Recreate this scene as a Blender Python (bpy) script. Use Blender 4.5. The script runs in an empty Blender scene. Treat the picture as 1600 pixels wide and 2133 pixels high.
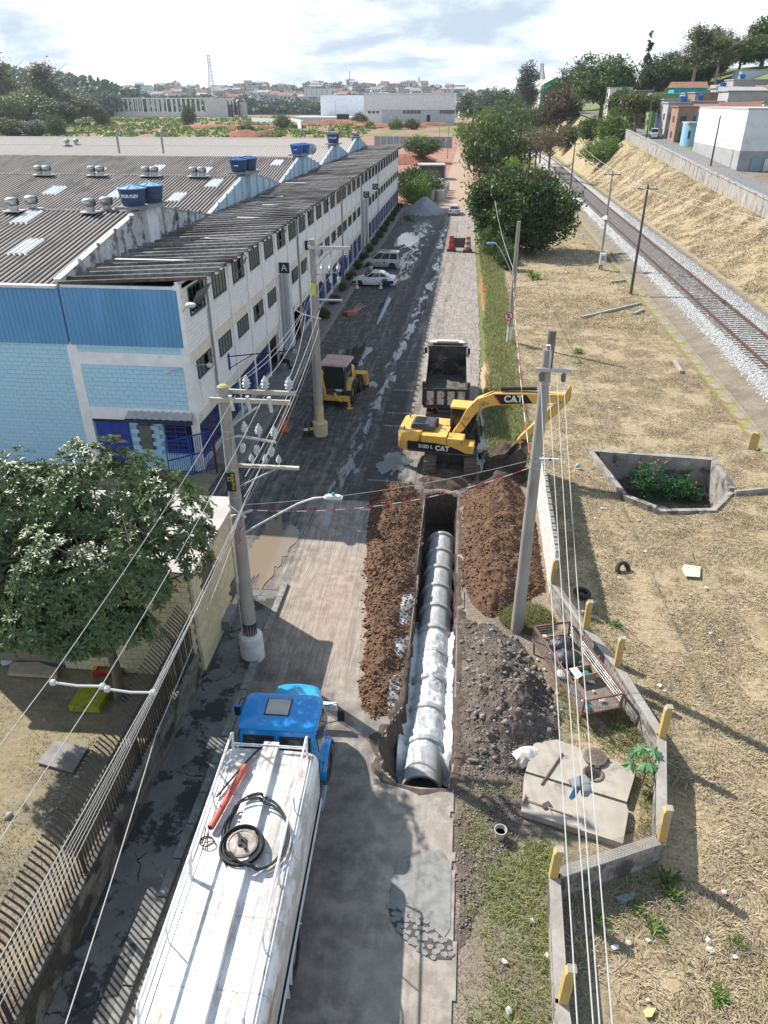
import bpy, bmesh, math, random
import numpy as np
from mathutils import Vector, Matrix
R=math.radians; PI=math.pi
SC=bpy.context.scene; COL=SC.collection
# ---------------------------------------------------------------- camera
F=1530.0; H=16.5; PITCH=math.atan((1066.5-205)/F); YAW=math.atan((988-800)/F*math.cos(PITCH))
cd=bpy.data.cameras.new('camera'); cam=bpy.data.objects.new('camera',cd); COL.objects.link(cam); SC.camera=cam
cam.location=(0,0,H); cam.rotation_euler=(PI/2-PITCH,0,YAW)
cd.sensor_fit='VERTICAL'; cd.sensor_height=24; cd.lens=24*F/2133; cd.clip_start=.1; cd.clip_end=9000
SC.render.resolution_x=768; SC.render.resolution_y=1024
# ---------------------------------------------------------------- light
TS=Vector((-8.4,5.8,9.3)).normalized()            # towards the sun
W=bpy.data.worlds.new('World'); SC.world=W; W.use_nodes=True
def world():
    nt=W.node_tree; n=nt.nodes; L=nt.links.new; bg=n['Background']; bg.inputs[1].default_value=.092
    sky=n.new('ShaderNodeTexSky'); sky.sky_type='NISHITA'; sky.sun_disc=False
    sky.sun_elevation=math.asin(TS.z); sky.sun_rotation=math.atan2(TS.x,TS.y); sky.air_density=1.2; sky.dust_density=1.6; sky.altitude=700
    tc=n.new('ShaderNodeTexCoord'); sx=n.new('ShaderNodeSeparateXYZ'); L(tc.outputs['Generated'],sx.inputs[0])
    def mth(op,a,b=None,c=None):
        m=n.new('ShaderNodeMath'); m.operation=op
        for i,v in enumerate((a,b,c)):
            if v is None: continue
            if isinstance(v,(int,float)): m.inputs[i].default_value=v
            else: L(v,m.inputs[i])
        return m.outputs[0]
    up=mth('MAXIMUM',sx.outputs[2],.0); den=mth('ADD',up,.22)
    cb=n.new('ShaderNodeCombineXYZ'); L(mth('DIVIDE',sx.outputs[0],den),cb.inputs[0]); L(mth('DIVIDE',sx.outputs[1],den),cb.inputs[1])
    def noise(sc,det,off,dist=.3):
        mp=n.new('ShaderNodeMapping'); mp.inputs['Location'].default_value=off; L(cb.outputs[0],mp.inputs[0])
        t=n.new('ShaderNodeTexNoise'); t.inputs['Scale'].default_value=sc; t.inputs['Detail'].default_value=det; t.inputs['Roughness'].default_value=.56
        t.inputs['Distortion'].default_value=dist; L(mp.outputs[0],t.inputs['Vector']); return t.outputs[0]
    def ramp(v,a,b):
        r=n.new('ShaderNodeMapRange'); r.interpolation_type='SMOOTHSTEP'; r.inputs[1].default_value=a; r.inputs[2].default_value=b; L(v,r.inputs[0]); return r.outputs[0]
    cv=mth('ADD',noise(.9,8,(3.1,1.7,0)),mth('MULTIPLY',mth('SUBTRACT',.30,up),.55))
    cover=ramp(cv,.34,.50)                                # white cloud sheet, closing up towards the horizon
    shade=mth('MULTIPLY',ramp(noise(.8,9,(2.3,8.1,1),.25),.435,.585),ramp(noise(2.6,8,(1.9,2.2,3),.3),.25,.58))      # grey undersides
    def mix(f,a,b):
        m=n.new('ShaderNodeMix'); m.data_type='RGBA'
        if isinstance(f,float): m.inputs[0].default_value=f
        else: L(f,m.inputs[0])
        for i,v in ((6,a),(7,b)):
            if isinstance(v,tuple): m.inputs[i].default_value=v
            else: L(v,m.inputs[i])
        return m.outputs[2]
    pale=mix(.35,sky.outputs[0],(3.6,5.4,7.8,1))
    c=mix(cover,pale,(9.4,9.9,10.5,1)); c=mix(mth('MULTIPLY',shade,.85),c,(3.0,3.9,4.9,1))
    L(c,bg.inputs[0])
world()
sl=bpy.data.lights.new('sun','SUN'); sl.energy=5.0; sl.angle=R(.55); sl.color=(1,.95,.87)
so=bpy.data.objects.new('sun',sl); COL.objects.link(so); so.rotation_euler=TS.to_track_quat('Z','Y').to_euler(); so.location=(-30,20,60)
SC.view_settings.view_transform='Standard'; SC.view_settings.look='None'; SC.view_settings.gamma=1; SC.view_settings.exposure=.70
SC.render.engine='CYCLES'; cy=SC.cycles; cy.use_denoising=True; cy.max_bounces=5; cy.diffuse_bounces=2; cy.glossy_bounces=2; cy.transmission_bounces=3; cy.transparent_max_bounces=6
cy.use_adaptive_sampling=True; cy.caustics_reflective=False; cy.caustics_refractive=False; cy.sample_clamp_indirect=6
# ---------------------------------------------------------------- measuring helpers: a point of the photograph on a real plane
_f=Vector((-math.sin(YAW)*math.cos(PITCH),math.cos(YAW)*math.cos(PITCH),-math.sin(PITCH))); _r=Vector((math.cos(YAW),math.sin(YAW),0)); _u=_r.cross(_f)
def ray(x,y): return _f+_r*((x-800)/F)+_u*((1066.5-y)/F)
def G(x,y,z=0.0): d=ray(x,y); return Vector((0,0,H))+d*((z-H)/d.z)
def atY(x,y,Y): d=ray(x,y); return Vector((0,0,H))+d*(Y/d.y)
def atX(x,y,X): d=ray(x,y); return Vector((0,0,H))+d*(X/d.x)
def lerp(a,b,t): return a+(b-a)*t
rng=np.random.default_rng(7); random.seed(5)
def _h(ix,iy,s):
    n=(ix.astype(np.int64)*374761393+iy.astype(np.int64)*668265263+s*974711)&0x7fffffff
    n=((n^(n>>13))*1274126177)&0x7fffffff
    return ((n^(n>>16))&0xffff)/65535.0
def vn(x,y,s=0):
    x=np.asarray(x,float);y=np.asarray(y,float);ix=np.floor(x);iy=np.floor(y);fx=x-ix;fy=y-iy
    fx=fx*fx*(3-2*fx);fy=fy*fy*(3-2*fy)
    a=_h(ix,iy,s);b=_h(ix+1,iy,s);c=_h(ix,iy+1,s);d=_h(ix+1,iy+1,s)
    return (a+(b-a)*fx)*(1-fy)+(c+(d-c)*fx)*fy
def fbm(x,y,o=4,s=0,g=.5):
    t=0;a=1;n=0
    for i in range(o): t=t+a*vn(np.asarray(x)*2**i+i*17.3,np.asarray(y)*2**i-i*9.1,s+i);n+=a;a*=g
    return t/n
def sstep(a,b,x): t=np.clip((np.asarray(x,float)-a)/(b-a),0,1); return t*t*(3-2*t)
# ---------------------------------------------------------------- materials
MATS={}
def C4(c): return (c[0],c[1],c[2],1)
class NT:
    def __init__(s,name):
        m=bpy.data.materials.new(name); m.use_nodes=True; s.m=m; s.t=m.node_tree; s.n=s.t.nodes; s.L=s.t.links.new; s.b=s.n['Principled BSDF']; s._tc=None
    def link(s,v,inp):
        if isinstance(v,(int,float)): inp.default_value=v
        elif isinstance(v,(tuple,list)): inp.default_value=C4(v) if inp.type=='RGBA' else v
        else: s.L(v,inp)
    def co(s,kind='Object',scale=(1,1,1),loc=(0,0,0),rot=(0,0,0)):
        if s._tc is None: s._tc=s.n.new('ShaderNodeTexCoord')
        mp=s.n.new('ShaderNodeMapping'); mp.inputs['Scale'].default_value=scale; mp.inputs['Location'].default_value=loc; mp.inputs['Rotation'].default_value=rot
        s.L(s._tc.outputs[kind],mp.inputs[0]); return mp.outputs[0]
    def noise(s,vec,sc,det=4,rough=.55,dist=0):
        t=s.n.new('ShaderNodeTexNoise'); t.inputs['Scale'].default_value=sc; t.inputs['Detail'].default_value=det; t.inputs['Roughness'].default_value=rough; t.inputs['Distortion'].default_value=dist
        s.L(vec,t.inputs['Vector']); return t.outputs[0]
    def vor(s,vec,sc,feat='F1',out=0,rand=1):
        t=s.n.new('ShaderNodeTexVoronoi'); t.feature=feat; t.inputs['Scale'].default_value=sc; t.inputs['Randomness'].default_value=rand; s.L(vec,t.inputs['Vector']); return t.outputs[out]
    def rg(s,v,a,b,c=0.0,d=1.0,smooth=True):
        r=s.n.new('ShaderNodeMapRange'); r.interpolation_type='SMOOTHSTEP' if smooth else 'LINEAR'
        for i,x in enumerate((a,b,c,d)): r.inputs[i+1].default_value=x
        s.L(v,r.inputs[0]); return r.outputs[0]
    def mix(s,f,a,b,mode='MIX'):
        m=s.n.new('ShaderNodeMix'); m.data_type='RGBA'; m.blend_type=mode; s.link(f,m.inputs[0]); s.link(a,m.inputs[6]); s.link(b,m.inputs[7]); return m.outputs[2]
    def math(s,op,a,b=0.0):
        m=s.n.new('ShaderNodeMath'); m.operation=op; s.link(a,m.inputs[0]); s.link(b,m.inputs[1]); return m.outputs[0]
    def attr(s,name,out='Color'): a=s.n.new('ShaderNodeAttribute'); a.attribute_name=name; return a.outputs[out]
    def sep(s,v): q=s.n.new('ShaderNodeSeparateColor'); s.L(v,q.inputs[0]); return q.outputs
    def island(s): g=s.n.new('ShaderNodeNewGeometry'); return g.outputs['Random Per Island']
    def orand(s): g=s.n.new('ShaderNodeObjectInfo'); return g.outputs['Random']
    def bump(s,h,st=.5,d=.02):
        b=s.n.new('ShaderNodeBump'); b.inputs['Strength'].default_value=st; b.inputs['Distance'].default_value=d; s.L(h,b.inputs['Height']); s.L(b.outputs[0],s.b.inputs['Normal'])
    def fin(s,col,rough=.7,metal=0,spec=.5,**k):
        s.link(col,s.b.inputs['Base Color']); s.link(rough,s.b.inputs['Roughness']); s.link(metal,s.b.inputs['Metallic']); s.link(spec,s.b.inputs['Specular IOR Level'])
        for a,v in k.items(): s.link(v,s.b.inputs[a.replace('_',' ')])
        return s.m
def mat(name,c,c2=None,rough=.7,metal=0,sc=3.0,bump=0,spec=.4,stain=None,st=(.55,.75),ssc=1.2,stretch=(1,1,1),det=5,coat=0):
    """weathered surface: two tones of noise, optional stains, fine relief"""
    if name in MATS: return MATS[name]
    n=NT(name); v=n.co('Object',stretch)
    c2=c2 or tuple(x*.78 for x in c)
    nz=n.noise(v,sc,det); col=n.mix(n.rg(nz,.3,.7),c,c2)
    if stain: col=n.mix(n.rg(n.noise(n.co('Object',stretch,(5,3,1)),ssc,7,.62),st[0],st[1]),col,stain)
    if bump: n.bump(n.noise(v,sc*6,4),.6,bump)
    rr=n.rg(nz,.2,.8,max(.03,rough-.1),min(1,rough+.1))
    MATS[name]=n.fin(col,rr,metal,spec,Coat_Weight=coat); return MATS[name]
def flat(name,c,rough=.6,metal=0,spec=.4): return mat(name,c,tuple(x*.9 for x in c),rough,metal,8,0,spec)
def leafmat(name,c1,c2,c3=None,rough=.55,trans=.25,spec=.35):
    if name in MATS: return MATS[name]
    n=NT(name); col=n.mix(n.island(),c1,c2)
    if c3: col=n.mix(n.rg(n.noise(n.co('Object'),.6,3),.5,.7),col,c3)
    ob=n.rg(n.orand(),0,1,.8,1.2); hs=n.n.new('ShaderNodeHueSaturation'); n.L(ob,hs.inputs['Value']); n.L(col,hs.inputs['Color']); col=hs.outputs[0]
    n.fin(col,rough,0,spec)
    tr=n.n.new('ShaderNodeBsdfTranslucent'); n.L(col,tr.inputs[0]); ms=n.n.new('ShaderNodeMixShader'); ms.inputs[0].default_value=trans
    o=n.n['Material Output']; n.L(n.b.outputs[0],ms.inputs[1]); n.L(tr.outputs[0],ms.inputs[2]); n.L(ms.outputs[0],o.inputs[0])
    MATS[name]=n.m; return n.m
# ---------------------------------------------------------------- mesh builder
class MB:
    def __init__(s): s.v=[];s.f=[];s.mi=[];s.cur=0
    def add(s,vs,fs):
        k=len(s.v); s.v+= [tuple(p) for p in vs]; s.f+=[tuple(i+k for i in f) for f in fs]; s.mi+=[s.cur]*len(fs); return s
    def bx(s,x0,x1,y0,y1,z0,z1):
        return s.add([(x0,y0,z0),(x1,y0,z0),(x1,y1,z0),(x0,y1,z0),(x0,y0,z1),(x1,y0,z1),(x1,y1,z1),(x0,y1,z1)],[(0,3,2,1),(4,5,6,7),(0,1,5,4),(1,2,6,5),(2,3,7,6),(3,0,4,7)])
    def box(s,c,d,rz=0,rx=0,ry=0):
        m=Matrix.Rotation(rz,3,'Z')@Matrix.Rotation(ry,3,'Y')@Matrix.Rotation(rx,3,'X'); c=Vector(c)
        vs=[c+m@Vector((d[0]/2*a,d[1]/2*b,d[2]/2*e)) for e in(-1,1) for a,b in((-1,-1),(1,-1),(1,1),(-1,1))]
        return s.add(vs,[(0,3,2,1),(4,5,6,7),(0,1,5,4),(1,2,6,5),(2,3,7,6),(3,0,4,7)])
    def beam(s,p,q,w,h,up=(0,0,1)):
        p=Vector(p);q=Vector(q);d=(q-p).normalized();u=Vector(up)
        if abs(d.dot(u))>.98:u=Vector((1,0,0))
        a=d.cross(u).normalized();b=a.cross(d)
        vs=[x+a*(w/2*i)+b*(h/2*j) for x in(p,q) for i,j in((-1,-1),(1,-1),(1,1),(-1,1))]
        return s.add(vs,[(0,3,2,1),(4,5,6,7),(0,1,5,4),(1,2,6,5),(2,3,7,6),(3,0,4,7)])
    def tube(s,pts,r,n=6,closed=False,caps=True):
        pts=[Vector(p) for p in pts]; N=len(pts); rs=r if isinstance(r,(list,tuple)) else [r]*N
        vs=[];ref=None
        for i,p in enumerate(pts):
            d=(pts[(i+1)%N]-pts[i-1]) if closed else (pts[min(i+1,N-1)]-pts[max(i-1,0)])
            d=d.normalized() if d.length>1e-9 else Vector((0,0,1))
            if ref is None: ref=Vector((0,0,1)) if abs(d.z)<.9 else Vector((1,0,0))
            a=d.cross(ref)
            if a.length<1e-4:a=d.cross(Vector((0,1,0)))
            a.normalize();b=a.cross(d);ref=b
            vs+=[p+(a*math.cos(2*PI*k/n)+b*math.sin(2*PI*k/n))*rs[i] for k in range(n)]
        fs=[]
        for i in range(N if closed else N-1):
            j=(i+1)%N
            fs+=[(i*n+k,i*n+(k+1)%n,j*n+(k+1)%n,j*n+k) for k in range(n)]
        if caps and not closed: fs+=[tuple(range(n-1,-1,-1)),tuple((N-1)*n+k for k in range(n))]
        return s.add(vs,fs)
    def cyl(s,p,q,r,r2=None,n=10): return s.tube([p,q],[r,r if r2 is None else r2],n)
    def lathe(s,prof,c=(0,0,0),n=16,axis='Z',closed=False):
        vs=[];c=Vector(c)
        for r,h in prof:
            for k in range(n):
                a=2*PI*k/n;x,y=r*math.cos(a),r*math.sin(a)
                vs.append(c+Vector((x,y,h) if axis=='Z' else ((h,x,y) if axis=='X' else (y,h,x))))
        m=len(prof);fs=[]
        for i in range(m if closed else m-1):
            j=(i+1)%m
            fs+=[(i*n+k,i*n+(k+1)%n,j*n+(k+1)%n,j*n+k) for k in range(n)]
        if not closed:
            if prof[0][0]>1e-4:fs.append(tuple(range(n-1,-1,-1)))
            if prof[-1][0]>1e-4:fs.append(tuple((m-1)*n+k for k in range(n)))
        return s.add(vs,fs)
    def prism(s,poly,a,b,axis='Z'):
        g={'Z':lambda p,h:(p[0],p[1],h),'Y':lambda p,h:(p[0],h,p[1]),'X':lambda p,h:(h,p[0],p[1])}[axis]
        n=len(poly); vs=[g(p,a) for p in poly]+[g(p,b) for p in poly]
        return s.add(vs,[tuple(range(n-1,-1,-1)),tuple(range(n,2*n))]+[(i,(i+1)%n,n+(i+1)%n,n+i) for i in range(n)])
    def loft(s,rings,caps=True,closed=True):
        n=len(rings[0]);vs=[p for r in rings for p in r];fs=[]
        for i in range(len(rings)-1):
            fs+=[(i*n+k,i*n+(k+1)%n,(i+1)*n+(k+1)%n,(i+1)*n+k) for k in range(n if closed else n-1)]
        if caps: fs+=[tuple(range(n-1,-1,-1)),tuple((len(rings)-1)*n+k for k in range(n))]
        return s.add(vs,fs)
    def mesh(s,name,mats,smooth=False,bev=0,seg=2,ang=35,fixn=True):
        me=bpy.data.meshes.new(name); me.from_pydata(s.v,[],s.f)
        mats=mats if isinstance(mats,(list,tuple)) else [mats]
        for m in mats: me.materials.append(m)
        if len(mats)>1: me.polygons.foreach_set('material_index',s.mi)
        if fixn or bev:
            b=bmesh.new(); b.from_mesh(me)
            if fixn: bmesh.ops.recalc_face_normals(b,faces=b.faces)
            if bev: 
                es=[e for e in b.edges if len(e.link_faces)==2 and e.calc_face_angle(0)>R(30)]
                bmesh.ops.bevel(b,geom=es,offset=bev,segments=seg,affect='EDGES',profile=.6,clamp_overlap=True)
            b.to_mesh(me); b.free()
        if smooth:
            me.polygons.foreach_set('use_smooth',[True]*len(me.polygons)); me.set_sharp_from_angle(angle=R(ang))
        return me
    def build(s,name,mats,par=None,loc=(0,0,0),rz=0,**k): return link(name,s.mesh(name,mats,**k),par,loc,rz)
def link(name,me,par=None,loc=(0,0,0),rz=0,rot=None):
    o=bpy.data.objects.new(name,me); COL.objects.link(o); o.parent=par; o.location=loc; o.rotation_euler=rot or (0,0,rz); return o
def tag(o,label=None,cat=None,group=None,kind=None):
    if label:o['label']=label
    if cat:o['category']=cat
    if group:o['group']=group
    if kind:o['kind']=kind
    return o
def thing(name,label,cat,loc=(0,0,0),rz=0,group=None):
    o=bpy.data.objects.new(name,None); COL.objects.link(o); o.location=loc; o.rotation_euler=(0,0,rz); o.empty_display_size=.2
    return tag(o,label,cat,group)
def struct(o): o['kind']='structure'; return o
def stuff(o,label=None,cat=None): return tag(o,label,cat,None,'stuff')
def copy_tree(o,par=None):
    c=o.copy(); COL.objects.link(c); c.parent=par
    for ch in list(o.children): copy_tree(ch,c)
    return c
def npmesh(name,v,f,mats,smooth=False,mi=None,attrs=None):
    """fast mesh from arrays (all faces the same size)"""
    v=np.asarray(v,np.float32);f=np.asarray(f,np.int32);k=f.shape[1]
    me=bpy.data.meshes.new(name); me.vertices.add(len(v)); me.vertices.foreach_set('co',v.ravel())
    me.loops.add(f.size); me.loops.foreach_set('vertex_index',f.ravel())
    me.polygons.add(len(f)); me.polygons.foreach_set('loop_start',np.arange(0,f.size,k,dtype=np.int32))
    if smooth: me.polygons.foreach_set('use_smooth',np.ones(len(f),bool))
    for m in (mats if isinstance(mats,(list,tuple)) else [mats]): me.materials.append(m)
    if mi is not None: me.polygons.foreach_set('material_index',np.asarray(mi,np.int32))
    for an,a in (attrs or {}).items():
        at=me.color_attributes.new(an,'FLOAT_COLOR','POINT'); at.data.foreach_set('color',np.asarray(a,np.float32).ravel())
    me.update(calc_edges=True); me.validate(); return me
def gridmesh(name,xs,ys,zf,mats,keep=None,attrs=None,smooth=True,vmask=None):
    X,Y=np.meshgrid(xs,ys); Z=zf(X,Y); v=np.stack([X,Y,Z],-1).reshape(-1,3); nx,ny=len(xs),len(ys)
    i=np.arange((ny-1)*nx).reshape(ny-1,nx)[:,:-1]; f=np.stack([i,i+1,i+1+nx,i+nx],-1).reshape(-1,4)
    if vmask is not None: f=f[vmask.ravel()[f].all(1)]
    if keep is not None:
        c=v[f].mean(1); f=f[keep(c[:,0],c[:,1])]
    at={k:np.asarray(g(X,Y)).reshape(-1,4) for k,g in (attrs or {}).items()}
    return npmesh(name,v,f,mats,smooth,attrs=at)
def inpoly(px,py,poly):
    r=np.zeros(np.shape(px),bool); n=len(poly)
    for i in range(n):
        x0,y0=poly[i][:2];x1,y1=poly[(i+1)%n][:2]
        if y0==y1: continue
        c=((y0>py)!=(y1>py))&(px<(x1-x0)*(py-y0)/(y1-y0)+x0); r^=c
    return r
def text(par,s,size,m,loc,rot,name='lettering',ext=.004,sx=1,align='CENTER',bold=0):
    c=bpy.data.curves.new(name,'FONT'); c.body=s; c.size=size; c.extrude=ext; c.align_x=align; c.align_y='CENTER'; c.offset=bold; c.resolution_u=3
    o=bpy.data.objects.new(name,c); COL.objects.link(o); dg=bpy.context.evaluated_depsgraph_get()
    me=bpy.data.meshes.new_from_object(o.evaluated_get(dg)); bpy.data.objects.remove(o); me.materials.clear(); me.materials.append(m)
    t=link(name,me,par,loc,rot=rot); t.scale=(sx,1,1); return t
# ================================================================ SETTING
TRENCH=[(-1.15,13.95),(-.5,13.85),(.3,13.95),(.42,15),(.38,20),(.3,26),(.24,31.1),(-.5,31.4),(-1.36,31.0),(-1.32,26),(-1.25,20),(-1.2,17),(-1.55,16.2),(-1.85,15.3),(-1.6,14.4)]
CULV=[tuple(G(x,y,.2)[:2]) for x,y in [(1225,938),(1487,957),(1530,1020),(1490,1058),(1365,1060),(1300,1035)]]
XE=lambda y: np.interp(y,[0,8,13,20,30,40,58,90,133,200,400],[.62,.56,.46,.46,.8,1.2,1.45,1.2,.8,.9,2.5])     # right edge of the carriageway
def upz(y): return np.interp(y,[0,60,98,133,195,300,500],[1.0,2.6,4.0,5.4,8.2,11,13])                           # foot of the retaining wall
UX=36.0
def hz(x,y):
    z=(fbm(x*.5,y*.5,4,3)-.5)*.16*sstep(3.8,6,x)*(1-sstep(15,16.2,x))
    z=z+(fbm(x*.6,y*.6,3,8)-.5)*.10*sstep(-9,-10,x)*(1-sstep(24,28,y))
    z=z+sstep(17.4,19.2,x)*.28*(1-sstep(25.2,26.5,x))
    t=np.clip((x-27.0)/(UX-27.0),0,1); e=t*.75+.25*sstep(0,1,t); z=z+e*(upz(y)+(fbm(x*.3,y*.2,4,5)-.5)*.9*t*(1-t)*4)
    st=np.where(x>UX,1.05,0)
    z=z+st+sstep(44,95,x)*14*sstep(60,190,y)+sstep(95,260,x)*10
    z=z-.03
    z=np.where((x>-13)&(x<3.2)&(y<200),np.minimum(z,-.02),z)
    return z
def zones(x,y):
    n=fbm(x*.15,y*.15,4,1); n2=fbm(x*.8,y*.8,4,2)
    dry=sstep(3.4,4.2,x+n2*.8-.4)*(1-sstep(16,16.6,x))*(1-sstep(140,170,y)); dry=np.maximum(dry,sstep(26.6,27.4,x)*(1-sstep(UX-.2,UX+.2,x)))
    dry=np.maximum(dry,np.where((x<-8)&(y<32),.62*sstep(.36,.52,n2),0))
    green=np.where((x<-8)&(y<32),.12+.6*sstep(.5,.64,n2),0.)
    green=np.maximum(green,np.where((x>.9)&(x<4.4)&(y>33)&(y<160),.9,0))
    green=np.maximum(green,np.where((x>.9)&(x<4)&(y<21),.25*sstep(.45,.6,n2),0))
    green=np.maximum(green,np.where(y>340,sstep(.36,.52,n)*sstep(340,420,y+60*(n-.5)),0)); green=np.maximum(green,np.where((x>5)&(y>150),.8,0)); green=np.maximum(green,np.where(x>46,.8,0))
    green=green*(1-dry)
    red=np.where((y>128)&(x<3),sstep(128,150,y+14*(n-.5))*.95,0.)*(1-green)
    red=np.where((x<-13)&(y<140),0,red)
    return np.stack([dry,green,red,np.ones_like(dry)],-1)
def ground_mat():
    n=NT('ground'); v=n.co('Object'); z=n.sep(n.attr('zone'))
    n1=n.noise(v,.7,6,.6); n2=n.noise(v,5,5,.65); n3=n.noise(v,22,4,.7)
    dirt=n.mix(n.rg(n1,.35,.65),(.21,.175,.135),(.30,.25,.195)); dirt=n.mix(n.rg(n3,.45,.62),dirt,(.10,.085,.07))
    straw=n.mix(n.rg(n.noise(n.co('Object',(1,2.2,1),(0,0,0),(0,0,.5)),3,7,.75),.38,.62),(.36,.285,.175),(.21,.15,.09)); straw=n.mix(n.rg(n3,.42,.62,0,.8),straw,(.47,.395,.265)); straw=n.mix(n.rg(n.noise(v,1.1,7,.72),.52,.64,0,.85),straw,(.15,.105,.065)); straw=n.mix(n.rg(n.noise(v,.28,5,.6),.5,.66,0,.5),straw,(.23,.20,.10))
    straw=n.mix(n.rg(n1,.58,.72,0,.6),straw,(.21,.19,.075))
    gr=n.mix(n.rg(n2,.35,.65),(.10,.145,.035),(.19,.205,.075)); gr=n.mix(n.rg(n3,.5,.66,0,.55),gr,(.20,.16,.10))
    rd=n.mix(n.rg(n1,.35,.65),(.34,.19,.14),(.27,.125,.088)); rd=n.mix(n.rg(n.noise(n.co('Object',(.04,.6,1)),1,4),.5,.7,0,.7),rd,(.42,.30,.24))
    c=n.mix(z[0],dirt,straw); c=n.mix(z[1],c,gr); c=n.mix(z[2],c,rd)
    n.bump(n.math('ADD',n2,n.math('MULTIPLY',n3,.6)),.8,.06); return n.fin(c,.95,0,.15)
def lines(segs):
    o=[]
    for a,b,s in segs: o+=list(np.arange(a,b-1e-6,s))
    return np.array(o+[segs[-1][1]])
gx=lines([(-3000,-600,200),(-600,-100,25),(-100,-20,4),(-20,-8,.5),(-8,4,.2),(4,17,.22),(17,28,.4),(28,60,1),(60,200,5),(200,600,25),(600,3000,200)])
gy=lines([(-30,4,2),(4,40,.22),(40,70,.5),(70,160,1),(160,400,4),(400,1000,20),(1000,4000,150)])
struct(link('ground',gridmesh('ground',gx,gy,hz,ground_mat(),keep=lambda x,y:~(inpoly(x,y,TRENCH)|inpoly(x,y,CULV)),attrs={'zone':zones})))
# ---------------- carriageway
def road_mat():
    n=NT('wet_muddy_asphalt'); v=n.co('Object'); z=n.sep(n.attr('mud'))       # R dry mud, G wet slurry, B clay dust
    big=n.noise(v,.35,6,.6); med=n.noise(v,2.2,6,.65); fin=n.noise(v,26,4,.7)
    st=n.noise(n.co('Object',(2.6,.13,1)),1.5,8,.66,.9); st2=n.noise(n.co('Object',(6,.35,1),(3,1,0)),1.5,7,.68,1.1)
    asp=n.mix(n.rg(med,.35,.65),(.018,.018,.021),(.045,.044,.046)); asp=n.mix(n.rg(fin,.5,.75,0,.45),asp,(.09,.087,.085)); dry=n.attr('mud','Alpha')  # wet asphalt, its tone lowered further for the warehouse shade
    mud=n.mix(n.rg(big,.35,.65),(.27,.235,.20),(.20,.172,.148)); mud=n.mix(n.rg(med,.4,.62),mud,(.33,.29,.25)); mud=n.mix(n.math('MULTIPLY',n.rg(st2,.42,.64,0,.85),dry),mud,(.135,.112,.095))
    mud=n.mix(n.rg(fin,.52,.7,0,.4),mud,(.16,.14,.12))
    f=n.math('ADD',n.math('ADD',z[0],n.math('MULTIPLY',n.math('SUBTRACT',n.noise(v,1.1,7,.68,.5),.5),1.1)),n.math('MULTIPLY',n.math('MULTIPLY',n.math('SUBTRACT',st,.5),1.5),dry)); f=n.rg(f,.12,.88,0,1,False)
    c=n.mix(f,asp,mud)
    w=n.math('ADD',z[1],n.math('MULTIPLY',n.math('SUBTRACT',n.noise(n.co('Object',(1.5,.32,1),(2,7,0)),1.1,7,.66,.8),.5),1.9)); w=n.rg(w,.50,.64)
    c=n.mix(n.math('MULTIPLY',w,.6),c,(.24,.24,.245))
    c=n.mix(n.math('MULTIPLY',z[2],n.rg(med,.3,.6,.5,1)),c,(.36,.23,.15))
    rough=n.mix(w,(.82,.82,.82),(.20,.20,.20)); rs=n.sep(rough)[0]
    c=n.mix(n.rg(n.noise(v,70,2,.5),.60,.70,0,.5),c,(.30,.285,.265)); c=n.mix(n.rg(n.noise(v,9,6,.75),.62,.74,0,.4),c,(.07,.066,.063))
    n.bump(n.math('ADD',n.math('MULTIPLY',n.math('MULTIPLY',st2,dry),.8),n.math('MULTIPLY',fin,.35)),.55,.03)
    return n.fin(c,rs,0,.5)
def road_zone(x,y):
    n=fbm(x*.6,y*.12,4,11)
    mud=.22+.75*sstep(-3.9,-2.0,x+n*1.2-.6)*sstep(26,40,y)           # dry crust; its edge paints the roof's shadow line along the road
    mud=np.where(y<30,.25+.75*sstep(-7,-4.5,x+n)*sstep(15.5,18,y-n*1.5+.5*(x+4)),mud)  # lane beside the trench
    mud=np.where(y<17.5,np.maximum(.42+.4*sstep(-2.4,-.6,x+n*.8-.3),mud*sstep(15,17.5,y)),mud)
    mud=np.maximum(mud,.9*sstep(120,140,y))
    lane=-5.6+.045*(y-30); lane=np.minimum(lane,-3.3)
    wet=.58*np.exp(-((x-lane)/.8)**2)*sstep(24,30,y)*(1-sstep(112,125,y))
    wet=np.maximum(wet,.62*np.exp(-((x+7.2-.02*(y-80))/2.2)**2)*sstep(66,80,y)*(1-sstep(118,128,y)))
    wet=np.maximum(wet,.55*np.exp(-((x+5.7)**2/2.2+(y-47)**2/14)))
    wet=np.maximum(wet,.62*np.exp(-((x+2.7)**2/.8+(y-34)**2/9)))
    clay=.95*sstep(122,150,y); clay=np.maximum(clay,.35*np.exp(-((x+4.2)**2/5+(y-22)**2/18)))
    for tx,tw,am in ((-5.1,.32,-.35),(-3.9,.30,-.3),(-3.2,.25,-.3),(-2.3,.28,-.3),(-4.6,.2,.25)):
        tc=tx+.35*np.sin(y*.05+tx)+.012*(y-40); mud=mud+am*np.exp(-((x-tc)/tw)**2)*sstep(24,34,y)*(1-sstep(115,128,y))
    mud=np.where(y<17.5,mud*.8+.26,mud)
    return np.stack([mud,wet,clay,.15+.85*sstep(16.5,19,y)],-1)
def road_keep(x,y):
    r=XE(y)+.10*(fbm(y*2.5,x*0,3,21)-.5)*2
    l=np.where(y<22.6,-6.2,np.where(y<140,-11.9,-5.4))
    return (x<r)&(x>l)&~inpoly(x,y,TRENCH)
rx=lines([(-12,-2.2,.2),(-2.2,1.8,.08),(1.8,3,.2)]); ry=lines([(2,13.2,.25),(13.2,32,.1),(32,60,.3),(60,150,.6),(150,330,3)])
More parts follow.
